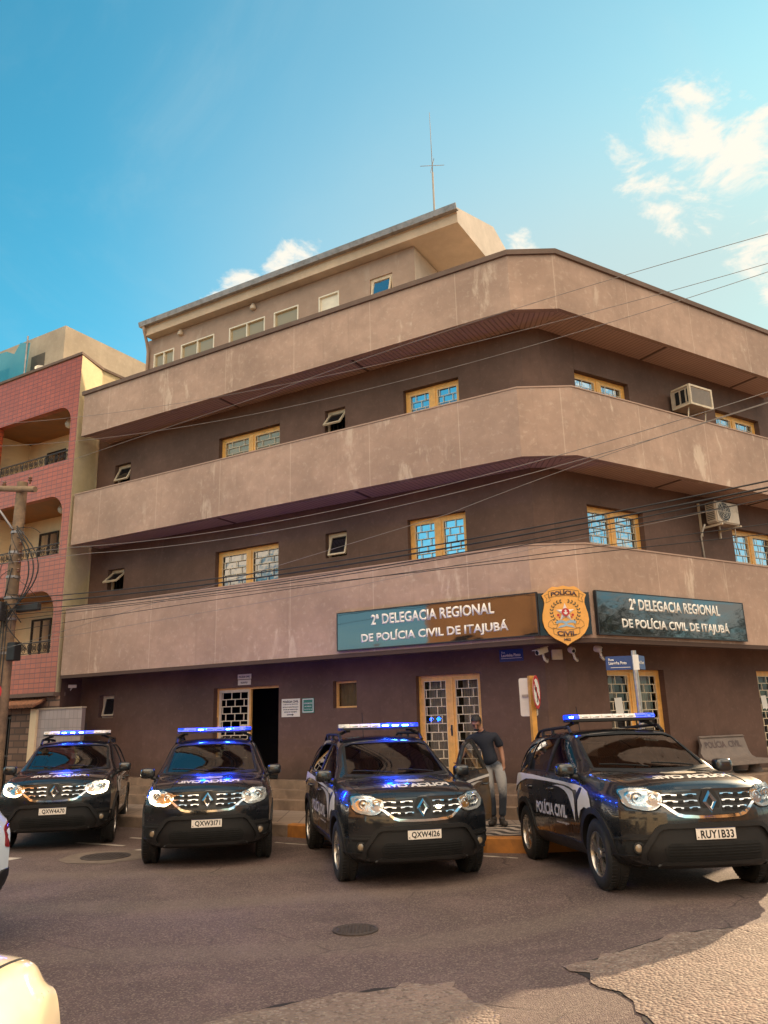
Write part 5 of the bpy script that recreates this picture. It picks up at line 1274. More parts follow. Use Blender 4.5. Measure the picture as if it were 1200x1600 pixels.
T = dict(
 zb=((-2.17, .40), (-1.9, .32), (-1.3, .25), (1.3, .25), (1.8, .25), (2.17, .29)),
 w=((-2.17, .80), (-2.05, .845), (-1.8, .885), (-1.34, .905), (-.6, .892), (.5, .892), (1.34, .905), (1.8, .895), (2.0, .875), (2.17, .845)),
 zbelt=((-2.17, 1.04), (-2.0, 1.12), (-1.5, 1.135), (-.8, 1.12), (0, 1.10), (.6, 1.085), (.95, 1.085), (1.3, 1.08), (1.7, 1.065), (2.0, 1.035), (2.12, 1.005), (2.17, .975)),
 yb=((-2.17, .72), (-2.0, .79), (-1.5, .845), (0, .86), (.6, .855), (.95, .82), (1.3, .80), (1.8, .785), (2.05, .765), (2.17, .735)),
 zr=((-2.17, 1.05), (-2.10, 1.16), (-2.0, 1.30), (-1.88, 1.455), (-1.74, 1.55), (-1.4, 1.588), (-.9, 1.605), (-.3, 1.605), (0, 1.585), (.15, 1.555), (.30, 1.485), (.5, 1.375), (.7, 1.262), (.85, 1.178), (.93, 1.138), (1.0, 1.118), (1.1, 1.115), (1.4, 1.105), (1.8, 1.080), (2.0, 1.048), (2.12, 1.012), (2.17, .978)),
 yr=((-2.17, .62), (-2.0, .61), (-1.75, .60), (-1.2, .625), (-.3, .635), (.1, .625), (.5, .665), (.85, .715), (1.0, .71), (1.4, .64), (2.0, .60), (2.17, .56)),
 cr=((-2.17, .01), (-2.0, .02), (-1.7, .03), (-1, .042), (0, .042), (.2, .04), (.9, .035), (1.1, .025), (1.6, .032), (2.0, .026), (2.17, .006)))
def tv(k, x): return pchip([p[0] for p in T[k]], [p[1] for p in T[k]], x)
NR = 52
def half_ring(x, ins=0.0):
    zb, w, zl, yb, zr, yr, cr = (tv(k, x) for k in ('zb', 'w', 'zbelt', 'yb', 'zr', 'yr', 'cr'))
    P = [(0, zb), (.35, zb), (w-.16, zb), (w-.05, zb+.06), (w-.012, zb+.16), (w-.004, .56), (w, .70), (w-.008, .84), (w-.022, .93), (yb+.030, zl-.055), (yb, zl)]
    if zr - zl > .10:
        for t_ in (.2, .4, .6, .8): P.append((yb+(yr-yb)*t_ + .018*math.sin(math.pi*t_), zl+(zr-zl)*t_))
    else:
        for t_ in (.2, .4, .6, .8): P.append((yb+(yr-yb)*t_, zl+(zr-zl)*t_ + .006*math.sin(math.pi*t_)))
    P.append((yr, zr))
    for t_ in (.15, .35, .55, .75): P.append((yr*(1-t_), zr + cr*(1-(1-t_)**2.2)))
    P.append((0, zr+cr))
    # resample by arc length per control span and soften
    out = []
    per = [2, 3, 2, 2, 3, 3, 3, 3, 3, 3] + [2, 2, 2, 2, 2] + [3, 2, 2, 2, 2]
    for i in range(len(P)-1):
        for k in range(per[i]): t_ = k/per[i]; out.append((P[i][0]+(P[i+1][0]-P[i][0])*t_, P[i][1]+(P[i+1][1]-P[i][1])*t_))
    out.append(P[-1])
    for _ in range(3):
        q = list(out)
        for i in range(1, len(out)-1): q[i] = (out[i][0]*.5+(out[i-1][0]+out[i+1][0])*.25, out[i][1]*.5+(out[i-1][1]+out[i+1][1])*.25)
        out = q
    return out
def sstep(a, b, x): t = min(1, max(0, (x-a)/(b-a))); return t*t*(3-2*t)
def bulge(x, y, z):
    f = sstep(1.1, 2.17, x); r = sstep(-1.4, -2.17, x); ay = min(abs(y)/.86, 1.05)
    dx = -.27*f*ay**2.7 + .16*r*ay**2.8
    if x > 1.6:
        k = sstep(1.75, 2.17, x)
        dx += k*(-.055*sstep(.72, 1.0, z)**1.0 - .05*sstep(.45, .27, z) - .018*sstep(.62, .70, z)*0)
    if x < -1.6:
        k = sstep(-1.75, -2.17, x); dx += k*(.04*sstep(.9, 1.1, z))
    return x + dx
def loft(xs, ringf, capn=14):
    bm = new(); rows = []
    for x in xs:
        h = ringf(x); n = len(h)
        L_ = [bm.verts.new((bulge(x, y, z), y, z)) for y, z in h]
        Rr = [L_[0]] + [bm.verts.new((bulge(x, -y, z), -y, z)) for y, z in h[1:-1]] + [L_[-1]]
        rows.append((L_, Rr, x, h))
    for a, b in zip(rows[:-1], rows[1:]):
        for i in range(len(a[0])-1):
            bm.faces.new((a[0][i], a[0][i+1], b[0][i+1], b[0][i])); bm.faces.new((a[1][i+1], a[1][i], b[1][i], b[1][i+1]))
    for rw in (rows[0], rows[-1]):
        L_, Rr, x, h = rw; n = len(h); prev = None
        for i in range(n):
            if i in (0, n-1): line = [L_[i]]
            else:
                y, z = h[i]; line = [L_[i]] + [bm.verts.new((bulge(x, y*(1-2*k/capn), z), y*(1-2*k/capn), z)) for k in range(1, capn)] + [Rr[i]]
            if prev is not None:
                m_ = max(len(prev), len(line))
                for k in range(m_-1):
                    q = []
                    for v in ((prev[k], prev[k+1]) if len(prev) > 1 else (prev[0],)): q.append(v)
                    for v in ((line[k+1], line[k]) if len(line) > 1 else (line[0],)): q.append(v)
                    if len(set(q)) > 2:
                        try: bm.faces.new(q)
                        except ValueError: pass
            prev = line
    bmesh.ops.recalc_face_normals(bm, faces=bm.faces[:]); return bm
XS = sorted(set([round(x, 3) for x in list(np.arange(-2.17, -1.6, .045)) + list(np.arange(-1.6, 0, .1)) + list(np.arange(0, 1.15, .055)) + list(np.arange(1.15, 1.75, .08)) + list(np.arange(1.75, 2.12, .04)) + [2.12, 2.145, 2.16, 2.17]]))
body_bm = loft(XS, half_ring)
BVH = BVHTree.FromBMesh(body_bm)
AX = {'+x': Vector((1, 0, 0)), '-x': Vector((-1, 0, 0)), '+y': Vector((0, 1, 0)), '-y': Vector((0, -1, 0)), '+z': Vector((0, 0, 1))}
def hit(a, p, q):
    """shoot from outside along an axis at in-plane coordinates (p,q); returns point, normal"""
    o = {'x': lambda: Vector((0, p, q)), 'y': lambda: Vector((p, 0, q)), 'z': lambda: Vector((p, q, 0))}[a[1]]() + AX[a]*6
    h = BVH.ray_cast(o, -AX[a])
    if h[0] is None:
        base = {'x': lambda: Vector((1.9 if a[0] == '+' else -1.95, p, q)), 'y': lambda: Vector((p, .85 if a[0] == '+' else -.85, q)), 'z': lambda: Vector((p, q, 1))}[a[1]]()
        h = BVH.find_nearest(base)
    return h[0], h[1]
def cutgrid(fb, st):
    for ax in (0, 1):
        lo, hi = min(v.co[ax] for v in fb.verts), max(v.co[ax] for v in fb.verts); x = math.ceil(lo/st)*st + st*.013
        while x < hi:
            co = [0, 0, 0]; no = [0, 0, 0]; co[ax] = x; no[ax] = 1
            bmesh.ops.bisect_plane(fb, geom=fb.verts[:]+fb.edges[:]+fb.faces[:], plane_co=co, plane_no=no, dist=1e-5); x += st
def wrap(fb, a, off, th=0.0, st=.05, fit=0):
    """lay a flat sheet (drawn in the axis' own plane) onto the body, off proud of it, with its own thickness"""
    if st: cutgrid(fb, st)
    hits = [hit(a, v.co.x, v.co.y) for v in fb.verts]; ez = [v.co.z for v in fb.verts]
    if fit:        # panes are bent from one smooth sheet
        pq = np.array([v.co[:2] for v in fb.verts]); ax_ = 'xyz'.index(a[1]); tgt = np.array([h[0][ax_] for h in hits])
        c0, s0 = pq.mean(0), pq.std(0)+1e-6; u_ = (pq-c0)/s0
        B__ = np.stack([u_[:, 0]**i*u_[:, 1]**j for i in range(fit+1) for j in range(fit+1) if i+j <= fit], 1); sol = np.linalg.lstsq(B__, tgt, rcond=None)[0]; val = B__ @ sol
        nh = []
        for (p, n), w_ in zip(hits, val): p = p.copy(); p[ax_] = w_; nh.append((p, n))
        hits = nh
    for v, (p, n), z in zip(fb.verts, hits, ez): v.co = p + n*(off+z)
    fb.normal_update()
    dirn = AX[a]; s = sum(f.normal.dot(dirn)*f.calc_area() for f in fb.faces)
    if s < 0: bmesh.ops.reverse_faces(fb, faces=fb.faces[:])
    fb.normal_update()
    if th:
        top = fb.faces[:]; nrm = {v: v.normal.copy() for v in fb.verts}
        r = bmesh.ops.extrude_face_region(fb, geom=top)
        # move the original layer inwards, keep the extruded copy outside
        newv = [v for v in r['geom'] if isinstance(v, bmesh.types.BMVert)]; old = [v for v in fb.verts if v not in set(newv)]
        for v in old: v.co -= nrm.get(v, Vector((0, 0, 1)))*th
        bmesh.ops.recalc_face_normals(fb, faces=fb.faces[:])
    return fb
def mir(P): return [(-x, y) for x, y in P]
def rnd_poly(P, r, n=4):
    """round the corners of a polygon"""
    out = []; m_ = len(P)
    for i in range(m_):
        p, a, b = Vector(P[i]), Vector(P[i-1]), Vector(P[(i+1) % m_]); da, db = (a-p), (b-p); rr = min(r, da.length*.45, db.length*.45)
        s, e = p+da.normalized()*rr, p+db.normalized()*rr
        for k in range(n+1): t_ = k/n; q = s*(1-t_)**2 + p*2*t_*(1-t_) + e*t_*t_; out.append((q.x, q.y))
    return out
def ribbon(P, w):
    P = [Vector(p) for p in P]; Lf, Rt = [], []
    for i in range(len(P)):
        d = (P[min(i+1, len(P)-1)]-P[max(i-1, 0)]).normalized(); n_ = Vector((-d.y, d.x))*(w[i] if isinstance(w, (list, tuple)) else w)/2; Lf.append(P[i]+n_); Rt.append(P[i]-n_)
    return [(p.x, p.y) for p in Lf + Rt[::-1]]
def cobj(name, bm, mats, parent, smooth=35):
    return mesh_obj(name, bm, mats, parent, smooth)
def superell(bm, c, rad, e=.5, nu=20, nv=12, mat=None):
    mat = mat or Matrix.Identity(4); rows = []
    sg = lambda v, p: math.copysign(abs(v)**p, v)
    for j in range(nv+1):
        b = -math.pi/2 + math.pi*j/nv; row = []
        for i in range(nu if 0 < j < nv else 1):
            a = 2*math.pi*i/nu; row.append(bm.verts.new(mat @ (Vector(c)+Vector((rad[0]*sg(math.cos(b), e)*sg(math.cos(a), e), rad[1]*sg(math.cos(b), e)*sg(math.sin(a), e), rad[2]*sg(math.sin(b), e))))))
        rows.append(row)
    fs = []
    for j in range(nv):
        a, b = rows[j], rows[j+1]
        for i in range(nu):
            q = [a[i % len(a)], a[(i+1) % nu % len(a)] if len(a) > 1 else a[0], b[(i+1) % nu] if len(b) > 1 else b[0], b[i % len(b)]]
            q = list(dict.fromkeys(q))
            if len(q) > 2: fs.append(bm.faces.new(q))
    bmesh.ops.recalc_face_normals(bm, faces=fs)

# openings cut through the shell
ST1 = [(.74, 1.135), (.16, 1.468), (-.02, 1.525), (-.24, 1.54), (-.26, 1.135)]
ST2 = [(-.35, 1.14), (-.34, 1.54), (-.85, 1.535), (-1.10, 1.50), (-1.17, 1.40), (-1.20, 1.16)]
ST3 = [(-1.28, 1.17), (-1.25, 1.40), (-1.19, 1.49), (-1.45, 1.47), (-1.66, 1.40), (-1.76, 1.27), (-1.74, 1.19)]
WS = [(-.655, 1.185), (-.585, 1.515), (-.50, 1.545), (0, 1.56), (.50, 1.545), (.585, 1.515), (.655, 1.185), (.35, 1.165), (0, 1.16)]
RW = [(-.56, 1.20), (-.525, 1.49), (0, 1.51), (.525, 1.49), (.56, 1.20)]
def cut_prism(P, a, lo, hi):
    bm = new(); A0 = []; A1 = []
    for p, q in P:
        mk = {'x': lambda t_: (t_, p, q), 'y': lambda t_: (p, t_, q)}[a]; A0.append(bm.verts.new(mk(lo))); A1.append(bm.verts.new(mk(hi)))
    bm.faces.new(A0); bm.faces.new(A1); n = len(P)
    for i in range(n): bm.faces.new((A0[i], A0[(i+1) % n], A1[(i+1) % n], A1[i]))
    bmesh.ops.recalc_face_normals(bm, faces=bm.faces[:]); return bm
def boolean(src_me, cutters):
    """subtract closed bmeshes (material slot per cutter) from a mesh datablock"""
    o = bpy.data.objects.new('cut_base', src_me); COL.objects.link(o)
    tmp = []
    for cb, mi in cutters:
        for f in cb.faces: f.material_index = mi
        me = bpy.data.meshes.new('cutter'); cb.to_mesh(me); cb.free()
        for mm in src_me.materials: me.materials.append(mm)
        c = bpy.data.objects.new('cutter', me); COL.objects.link(c); tmp.append(c)
        md = o.modifiers.new('b', 'BOOLEAN'); md.operation = 'DIFFERENCE'; md.solver = 'EXACT'; md.object = c; md.material_mode = 'INDEX'
    bpy.context.view_layer.update()
    me = bpy.data.meshes.new_from_object(o.evaluated_get(bpy.context.evaluated_depsgraph_get()))
    for c in tmp: bpy.data.objects.remove(c)
    bpy.data.objects.remove(o); return me
def inner_ring(x):
    h = half_ring(x); return [(max(0, y-.055) if i not in (0, len(h)-1) else 0, (z-.05 if z > .9 else max(z, .50))) for i, (y, z) in enumerate(h)]
def cyl_cut(x, s):
    bm = new(); lathe(bm, [(.395, s*.60), (.395, s*1.15)], 40, Matrix.Translation((x, 0, .345)), axis='Y', caps=True); return bm
me0 = bpy.data.meshes.new('body'); body_bm.to_mesh(me0)
for k in ('car_black', 'gap_black', 'dash_plastic'): me0.materials.append(MATS[k])
IX = [x for x in XS if -1.95 < x < .86]
inner_bm = loft(IX[::2], inner_ring, 6)
cut1 = [(inner_bm, 2)]
cuts = [(cut_prism(P, 'y', s*.45, s*1.2), 1) for P in (ST1, ST2, ST3) for s in (-1, 1)] + [(cut_prism(WS, 'x', .12, 1.15), 1), (cut_prism(RW, 'x', -2.4, -1.75), 1)] + [(cyl_cut(x, s), 1) for x in (1.337, -1.337) for s in (-1, 1)]
BODY = boolean(me0, cut1 + cuts)
BODY.shade_smooth(); BODY.set_sharp_from_angle(angle=R(32))
DOORP = [(.90, .42), (.93, .62), (.90, 1.085), (.80, 1.125), (.15, 1.50), (-.02, 1.555), (-.27, 1.565), (-.30, 1.10), (-.29, .42)]
def open_body():
    me = BODY.copy(); return boolean(me, [(cut_prism([(p*.985, q) for p, q in DOORP], 'y', .50, 1.2), 1)])

GRY = (.455, .95)
def build_car(name, label, loc, yaw, pitch, plate_txt, lights, drl, open_door=False, police=True, paint='car_black', roll=0.0, extra_group='patrol cars parked at the corner', cat='police car', strobe=False, scale=1.0):
    root = thing(name, label, cat, loc, extra_group if police else None)
    root.rotation_euler = Matrix.Rotation(yaw, 3, 'Z').to_4x4().to_3x3().to_quaternion().to_matrix().to_euler()
    root.matrix_world = Matrix.Translation(loc) @ Matrix.Rotation(yaw, 4, 'Z') @ Matrix.Rotation(-pitch, 4, 'Y') @ Matrix.Rotation(roll, 4, 'X') @ Matrix.Scale(scale, 4)
    if PROTO:
        src = PROTO['root']
        for ch in PROTO['shared']:
            if open_door and ch.name.split('.')[0] in ('door',) and ch.get('side') == 'L' and ch.get('pos') == 'F': continue
            if not police and (ch.get('police') or (paint == 'car_cream' and ch.name.split('.')[0] in ('headlight', 'headlight_trim', 'wing_mirror'))): continue
            c = ch.copy(); COL.objects.link(c); c.parent = root
            if 'side' in c: del c['side'], c['pos']
            if 'police' in c: del c['police']
            if not police and c.data.materials and c.data.materials[0] == MATS['car_black']:
                c.data = c.data.copy(); c.data.materials[0] = MATS[paint]
            for g in ch.children:
                if not police and g.get('police'): continue
                d = g.copy(); COL.objects.link(d); d.parent = c
                if 'police' in d: del d['police']
        if open_door:
            for ch in root.children:
                if ch.name.split('.')[0] == 'body':
                    ch.data = open_body(); ch.data.shade_smooth(); ch.data.set_sharp_from_angle(angle=R(32))
    else:
        make_shared(root)
    # ---- number plate
    if plate_txt:
        p, n = hit('+x', 0, .592); px_ = p.x + .012
        M_ = Matrix.Translation((px_, 0, .592)) @ Matrix(((0, 0, 1, 0), (1, 0, 0, 0), (0, 1, 0, 0), (0, 0, 0, 1)))
        bm = new(); box(bm, (0, 0, .004), (.40, .13, .008), bev=.002); bm.transform(M_); pl = cobj('number_plate', bm, 'plate_white', root, 30)
        bm = new(); poly(bm, [(-.198, .034), (.198, .034), (.198, .063), (-.198, .063)], .0088); bm.transform(M_); cobj('blue_band', bm, 'plate_blue', pl, None)
        bm = text_bm('BRASIL', .055, .014, .01)
        for v in bm.verts: v.co += Vector((0, .0485, .0094))
        bm.transform(M_); cobj('lettering', bm, 'plate_white', pl, None)
        bm = text_bm(plate_txt, .335, .074, .03, .0, space=1.06)
        for v in bm.verts: v.co += Vector((.012, -.018, .0092))
        bm.transform(M_); cobj('lettering', bm, 'ink_black', pl, None)
        bm = new(); disc(bm, .007, .0092, 10, 0, -.182, -.045); disc(bm, .006, .0092, 10, 0, .186, .05)
        for sx_ in (-.15, .13): disc(bm, .006, .0094, 8, 0, sx_, .05)
        bm.transform(M_); cobj('bolts', bm, 'reflector', pl, None)
    # ---- daytime running light strips in the lamps
    for s, st_ in ((-1, drl[0]), (1, drl[1])) if paint != 'car_cream' else ():
        P = [(.455, .905), (.50, .845), (.575, .812), (.70, .825), (.755, .85), (.775, .91), (.772, .965), (.735, .985), (.66, .985)]
        wd = [.012, .02, .026, .03, .032, .032, .03, .024, .012]
        fb = flat([(s*x, z) for x, z in ribbon(P, wd)]); wrap(fb, '+x', .010, .004, .04); cobj('running_light', fb, 'drl_lit' if st_ else 'drl_off', root, 40)
    if strobe:
        p, n = hit('+x', .19, .87); bm = new(); superell(bm, (p.x+.02, .19, .868), (.012, .035, .018), .8, 14, 8); cobj('strobe_lamp', bm, 'strobe', root, 60)
    # ---- roof light bar
    if police:
        zb, xb = 1.752, -.20
        bm = new(); P = [(-.60, -.04), (-.60, .04), (-.545, .15), (.545, .15), (.60, .04), (.60, -.04), (.545, -.15), (-.545, -.15)]
        prism(bm, [(xb+q, p) for p, q in P], zb-.02, zb+.012)
        for s in (-1, 1):
            box(bm, (xb, s*.47, zb-.035), (.16, .07, .03), bev=.006)
            tube(bm, [(xb, s*.47, zb-.03), (xb, s*.58, zb-.075), (xb, s*.615, zb-.10)], .02, 8)
        bar = cobj('light_bar', bm, 'cladding', root, 30)
        nseg = 8; e = 1.2/nseg
        for k in range(nseg):
            y0, y1 = -.60+k*e, -.60+(k+1)*e
            dep = lambda y: .145 if abs(y) <= .50 else .145 - (abs(y)-.50)*1.05
            bm = new(); rings = []
            for y in np.linspace(y0+.002, y1-.002, 4):
                dp = dep(y); rings.append([bm.verts.new((xb+q, y, z)) for q, z in ((-dp, zb+.014), (-dp*.96, zb+.045), (-dp*.80, zb+.066), (dp*.80, zb+.066), (dp*.96, zb+.045), (dp, zb+.014))])
            for a, b in zip(rings[:-1], rings[1:]):
                for i in range(6): bm.faces.new((a[i], a[(i+1) % 6], b[(i+1) % 6], b[i]))
            bm.faces.new(rings[0]); bm.faces.new(rings[-1][::-1]); bmesh.ops.recalc_face_normals(bm, faces=bm.faces[:])
            st_ = lights[k]
            if st_ in 'LM' and lights[max(0, k-1)] not in 'LM':      # the lit modules throw blue light over roof and bonnet
                ll = bpy.data.lights.new('beacon_light', 'POINT'); ll.energy = 14; ll.color = (.0, .045, 1.0); ll.shadow_soft_size = .05
                lo_ = bpy.data.objects.new('beacon_light', ll); link(lo_, bar); lo_.location = (xb+.17, (y0+y1)/2+.05, zb+.12)
            sg = cobj('light_segment', bm, 'bar_clear' if st_ == 'c' else ('led_blue' if st_ in 'LM' else 'bar_blue'), bar, 40)
            if st_ in 'LM':
                bm = new(); yc = (y0+y1)/2; dp = dep(yc); box(bm, (xb+dp*.97+.002, yc, zb+.034), (.012, e*(.62 if st_ == 'L' else .5), .017), bev=.004); cobj('led', bm, 'led_core', sg, 40)
            elif st_ == 'b':
                bm = new(); yc = (y0+y1)/2; dp = dep(yc); box(bm, (xb+dp*.97+.001, yc, zb+.034), (.010, e*.6, .014), bev=.003); cobj('led', bm, 'bar_blue', sg, 40)
            else:
                bm = new(); yc = (y0+y1)/2; dp = dep(yc); box(bm, (xb+dp*.97+.001, yc, zb+.034), (.010, e*.55, .016), bev=.003); cobj('led', bm, 'reflector', sg, 40)
    if open_door: open_front_door(root)
    return root

def door_panel(parent, P, seg, hinge=None, s=1, pos='F'):
    """lower door skin laid on the body, with shut lines and a pull handle"""
    a = '+y' if s > 0 else '-y'
    bm = flat(rnd_poly(P, .05)); wrap(bm, a, .0035, .006, .06); d = cobj('door', bm, 'car_black', parent, 40); d['side'] = 'L' if s > 0 else 'R'; d['pos'] = pos
    hx = min(p[0] for p in P) + .17
    fb = flat(rnd_poly(rect(hx-.10, hx+.10, .905, .965), .03)); wrap(fb, a, .006, .002, .04); cobj('handle_recess', fb, 'gap_black', d, 40)
    q0, n0 = hit(a, hx-.085, .942); q1, n1 = hit(a, hx+.085, .942); qm, nm = hit(a, hx, .942)
    bm = new(); tube(bm, [q0+n0*.004, q0+n0*.03, qm+nm*.042, q1+n1*.03, q1+n1*.004], .013, 8); cobj('handle', bm, 'car_black', d, 50)
    return d
SW1 = [(-2.06, .86), (-2.05, 1.06), (-1.9, 1.09), (-1.5, 1.105), (-.9, 1.09), (-.3, 1.065), (.3, 1.04), (.80, 1.015), (1.0, .99), (1.18, .945), (1.27, .88), (1.31, .80), (1.22, .775), (1.10, .79), (.98, .75), (.90, .66), (.88, .73), (.885, .84), (.86, .92), (.82, .955), (.72, .955), (.60, .985), (.40, 1.005), (.14, 1.015), (-.28, 1.03), (-.9, 1.04), (-1.2, 1.035), (-1.5, .99), (-1.75, .93), (-1.95, .84)]
SW2 = [(.0, .985), (.22, .975), (.41, .94), (.52, .895), (.62, .82), (.70, .73), (.76, .62), (.775, .74), (.76, .85), (.70, .935), (.60, .962), (.42, .985), (.2, .995)]
PROTO = {}
def make_shared(root):
    sh = []
    def add(o, police=False):
        if police: o['police'] = 1
        sh.append(o); return o
    o = bpy.data.objects.new('body', BODY); link(o, root); add(o)
    # glazing
    for nm, P, axs in (('side_window', ST1, ('+y', '-y')), ('side_window', ST2, ('+y', '-y')), ('quarter_window', ST3, ('+y', '-y')), ('windscreen', WS, ('+x',)), ('rear_window', RW, ('-x',))):
        for a in axs:
            fb = flat([(p*1.0, q) for p, q in P]); wrap(fb, a, -.008, 0, .06, fit=4 if 'x' in a else 3); add(cobj(nm, fb, 'car_glass', root, 60))
    # black surround of the windscreen and the side glass line
    for P, axs, w in ((WS, ('+x',), .035), (ST1, ('+y', '-y'), .022), (ST2, ('+y', '-y'), .022), (ST3, ('+y', '-y'), .02)):
        for a in axs:
            n = len(P); c = Vector((sum(p[0] for p in P)/n, sum(p[1] for p in P)/n)); out_ = [tuple(Vector(p) + (Vector(p)-c).normalized()*w) for p in P]
            fb = flat(rnd_poly(out_, .03), [P]); wrap(fb, a, .002, .003, .06); add(cobj('window_trim', fb, 'gap_black', root, 40))
    # B pillar appliques
    for a in ('+y', '-y'):
        fb = flat([(-.27, 1.13), (-.255, 1.54), (-.335, 1.54), (-.345, 1.13)]); wrap(fb, a, .003, .003, .06); add(cobj('door_pillar', fb, 'grille_black', root, 40))
    # interior: dashboard, wheel, seats
    bm = new(); box(bm, (.62, 0, .98), (.42, 1.30, .16), bev=.05); add(cobj('dashboard', bm, 'dash_plastic', root, 40))
    bm = new(); Mw = Matrix.Translation((.34, .36, 1.02)) @ Matrix.Rotation(R(-62), 4, 'Y'); n = 24
    tube(bm, [Mw @ Vector((.185*math.cos(2*math.pi*k/n), .185*math.sin(2*math.pi*k/n), 0)) for k in range(n+1)], .014, 8, cap=False)
    for k in (0, 2.1, 4.2): tube(bm, [Mw @ Vector((0, 0, -.03)), Mw @ Vector((.18*math.cos(k), .18*math.sin(k), 0))], .014, 6)
    add(cobj('steering_wheel', bm, 'dash_plastic', root, 60))
    for y in (-.36, .36):
        bm = new(); superell(bm, (-.18, y, .66), (.26, .25, .10), .5); superell(bm, (-.42, y, .98), (.09, .24, .34), .5, mat=None); superell(bm, (-.46, y, 1.39), (.05, .13, .10), .55); add(cobj('seat', bm, 'seat_cloth', root, 60))
    bm = new(); superell(bm, (-1.05, 0, .66), (.25, .60, .10), .4); superell(bm, (-1.32, 0, .98), (.09, .60, .32), .35); superell(bm, (-1.34, .35, 1.33), (.05, .12, .08), .55); superell(bm, (-1.34, -.35, 1.33), (.05, .12, .08), .55); add(cobj('rear_seat', bm, 'seat_cloth', root, 60))
    bm = new(); superell(bm, (.30, 0, 1.46), (.02, .11, .035), .6, 14, 8); add(cobj('inner_mirror', bm, 'dash_plastic', root, 60))
    # wipers
    bm = new()
    for (y0, y1) in ((-.05, -.58), (.50, .02)):
        p0, n0 = hit('+x', y0, 1.165); p1, n1 = hit('+x', y1, 1.20); pts = []
        for t_ in np.linspace(0, 1, 9):
            p, n_ = hit('+x', y0+(y1-y0)*t_, 1.170+.035*math.sin(t_*1.6)); pts.append(p+n_*.02)
        tube(bm, pts, .009, 6)
    add(cobj('wiper', bm, 'gap_black', root, 60))
    p, n_ = hit('+x', 0, 1.15)
    fb = flat([(-.70, 1.155), (-.66, 1.185), (-.35, 1.166), (0, 1.161), (.35, 1.166), (.66, 1.185), (.70, 1.155), (.4, 1.135), (0, 1.13), (-.4, 1.135)]); wrap(fb, '+x', .004, .004, .05); add(cobj('cowl', fb, 'cladding', root, 40))
    # bonnet shut line
    for s in (-1, 1):
        fb = flat(ribbon([(1.02, s*.775), (1.3, s*.755), (1.7, s*.735), (1.86, s*.71)], .012)); wrap(fb, '+z', .001, .002, .06); add(cobj('shut_line', fb, 'gap_black', root, 40))
        fb = flat(ribbon([(1.05, s*.40), (1.4, s*.43), (1.75, s*.47), (1.98, s*.50)], [.004, .05, .05, .01])); wrap(fb, '+z', .006, .009, .04); add(cobj('bonnet_ridge', fb, 'car_black', root, 60))
    # front: grille
    GP = [(-.45, .955), (-.46, .90), (-.43, .86), (-.36, .79), (-.28, .755), (0, .745), (.28, .755), (.36, .79), (.43, .86), (.46, .90), (.45, .955), (.2, .963), (0, .966), (-.2, .963)]
    fb = flat(GP); wrap(fb, '+x', .004, .006, .05); g = add(cobj('grille', fb, 'grille_black', root, 40))
    for s in (-1, 1):
        for z, x0, x1 in ((.932, .12, .455), (.872, .125, .45), (.812, .115, .375)):
            fb = flat(ribbon([(s*(x0+(x1-x0)*t_), z+.004*math.sin(t_*9)) for t_ in np.linspace(0, 1, 12)], .013)); wrap(fb, '+x', .016, .012, .05); cobj('chrome_bar', fb, 'chrome', g, 30)
            fb = flat(ribbon([(s*(x0+(x1-x0)*t_), z-.024) for t_ in np.linspace(0, 1, 6)], .024)); wrap(fb, '+x', .010, .008, .05); cobj('grille_bar', fb, 'cladding', g, 40)
            for k in range(3):
                xc = x0 + (x1-x0)*(k+.6)/3.2; fb = flat(rnd_poly(rect(s*xc-.028, s*xc+.028, z-.022, z+.004), .01)); wrap(fb, '+x', .018, .006, .04); cobj('grille_notch', fb, 'gap_black', g, 40)
    fb = flat(ribbon([(-.50, .862), (-.45, .838), (-.40, .798), (-.345, .757), (-.28, .738), (-.15, .731), (0, .729), (.15, .731), (.28, .738), (.345, .757), (.40, .798), (.45, .838), (.50, .862)], [.012, .024, .028, .028, .027, .026, .026, .026, .027, .028, .028, .024, .012])); wrap(fb, '+x', .018, .016, .04); cobj('chrome_trim', fb, 'chrome', g, 40)
    p, n_ = hit('+x', 0, .87); ex = p.x + .016; Me = Matrix.Translation((ex, 0, .867)) @ Matrix.Rotation(R(-5), 4, 'Y') @ Matrix(((0, 0, 1, 0), (1, 0, 0, 0), (0, 1, 0, 0), (0, 0, 0, 1)))
    bm = flat(rnd_poly([(-.045, .118), (.045, .118), (.098, .03), (.098, -.03), (.045, -.125), (-.045, -.125), (-.098, -.03), (-.098, .03)], .02)); thick(bm, .03); bm.transform(Me); bmesh.ops.recalc_face_normals(bm, faces=bm.faces[:]); em = add(cobj('emblem', bm, 'grille_black', root, 40))
    bm = new(); O = [(0, .104), (.076, 0), (0, -.104), (-.076, 0)]; I = [(0, .050), (.028, -.004), (0, -.052), (-.028, -.004)]; Mi = [((a[0]+b[0])/2, (a[1]+b[1])/2) for a, b in zip(O, I)]
    for k in range(4):
        j = (k+1) % 4
        bm.faces.new([bm.verts.new((*O[k], .004)), bm.verts.new((*O[j], .004)), bm.verts.new((*Mi[j], .024)), bm.verts.new((*Mi[k], .024))]); bm.faces.new([bm.verts.new((*Mi[k], .024)), bm.verts.new((*Mi[j], .024)), bm.verts.new((*I[j], .004)), bm.verts.new((*I[k], .004))])
    bmesh.ops.recalc_face_normals(bm, faces=bm.faces[:]); bm.transform(Me); cobj('diamond', bm, 'chrome', em, 10)
    # head lamps
    HP = [(.455, .955), (.60, .995), (.73, 1.003), (.785, .990), (.80, .95), (.80, .87), (.755, .828), (.62, .795), (.54, .800), (.485, .835), (.455, .88)]
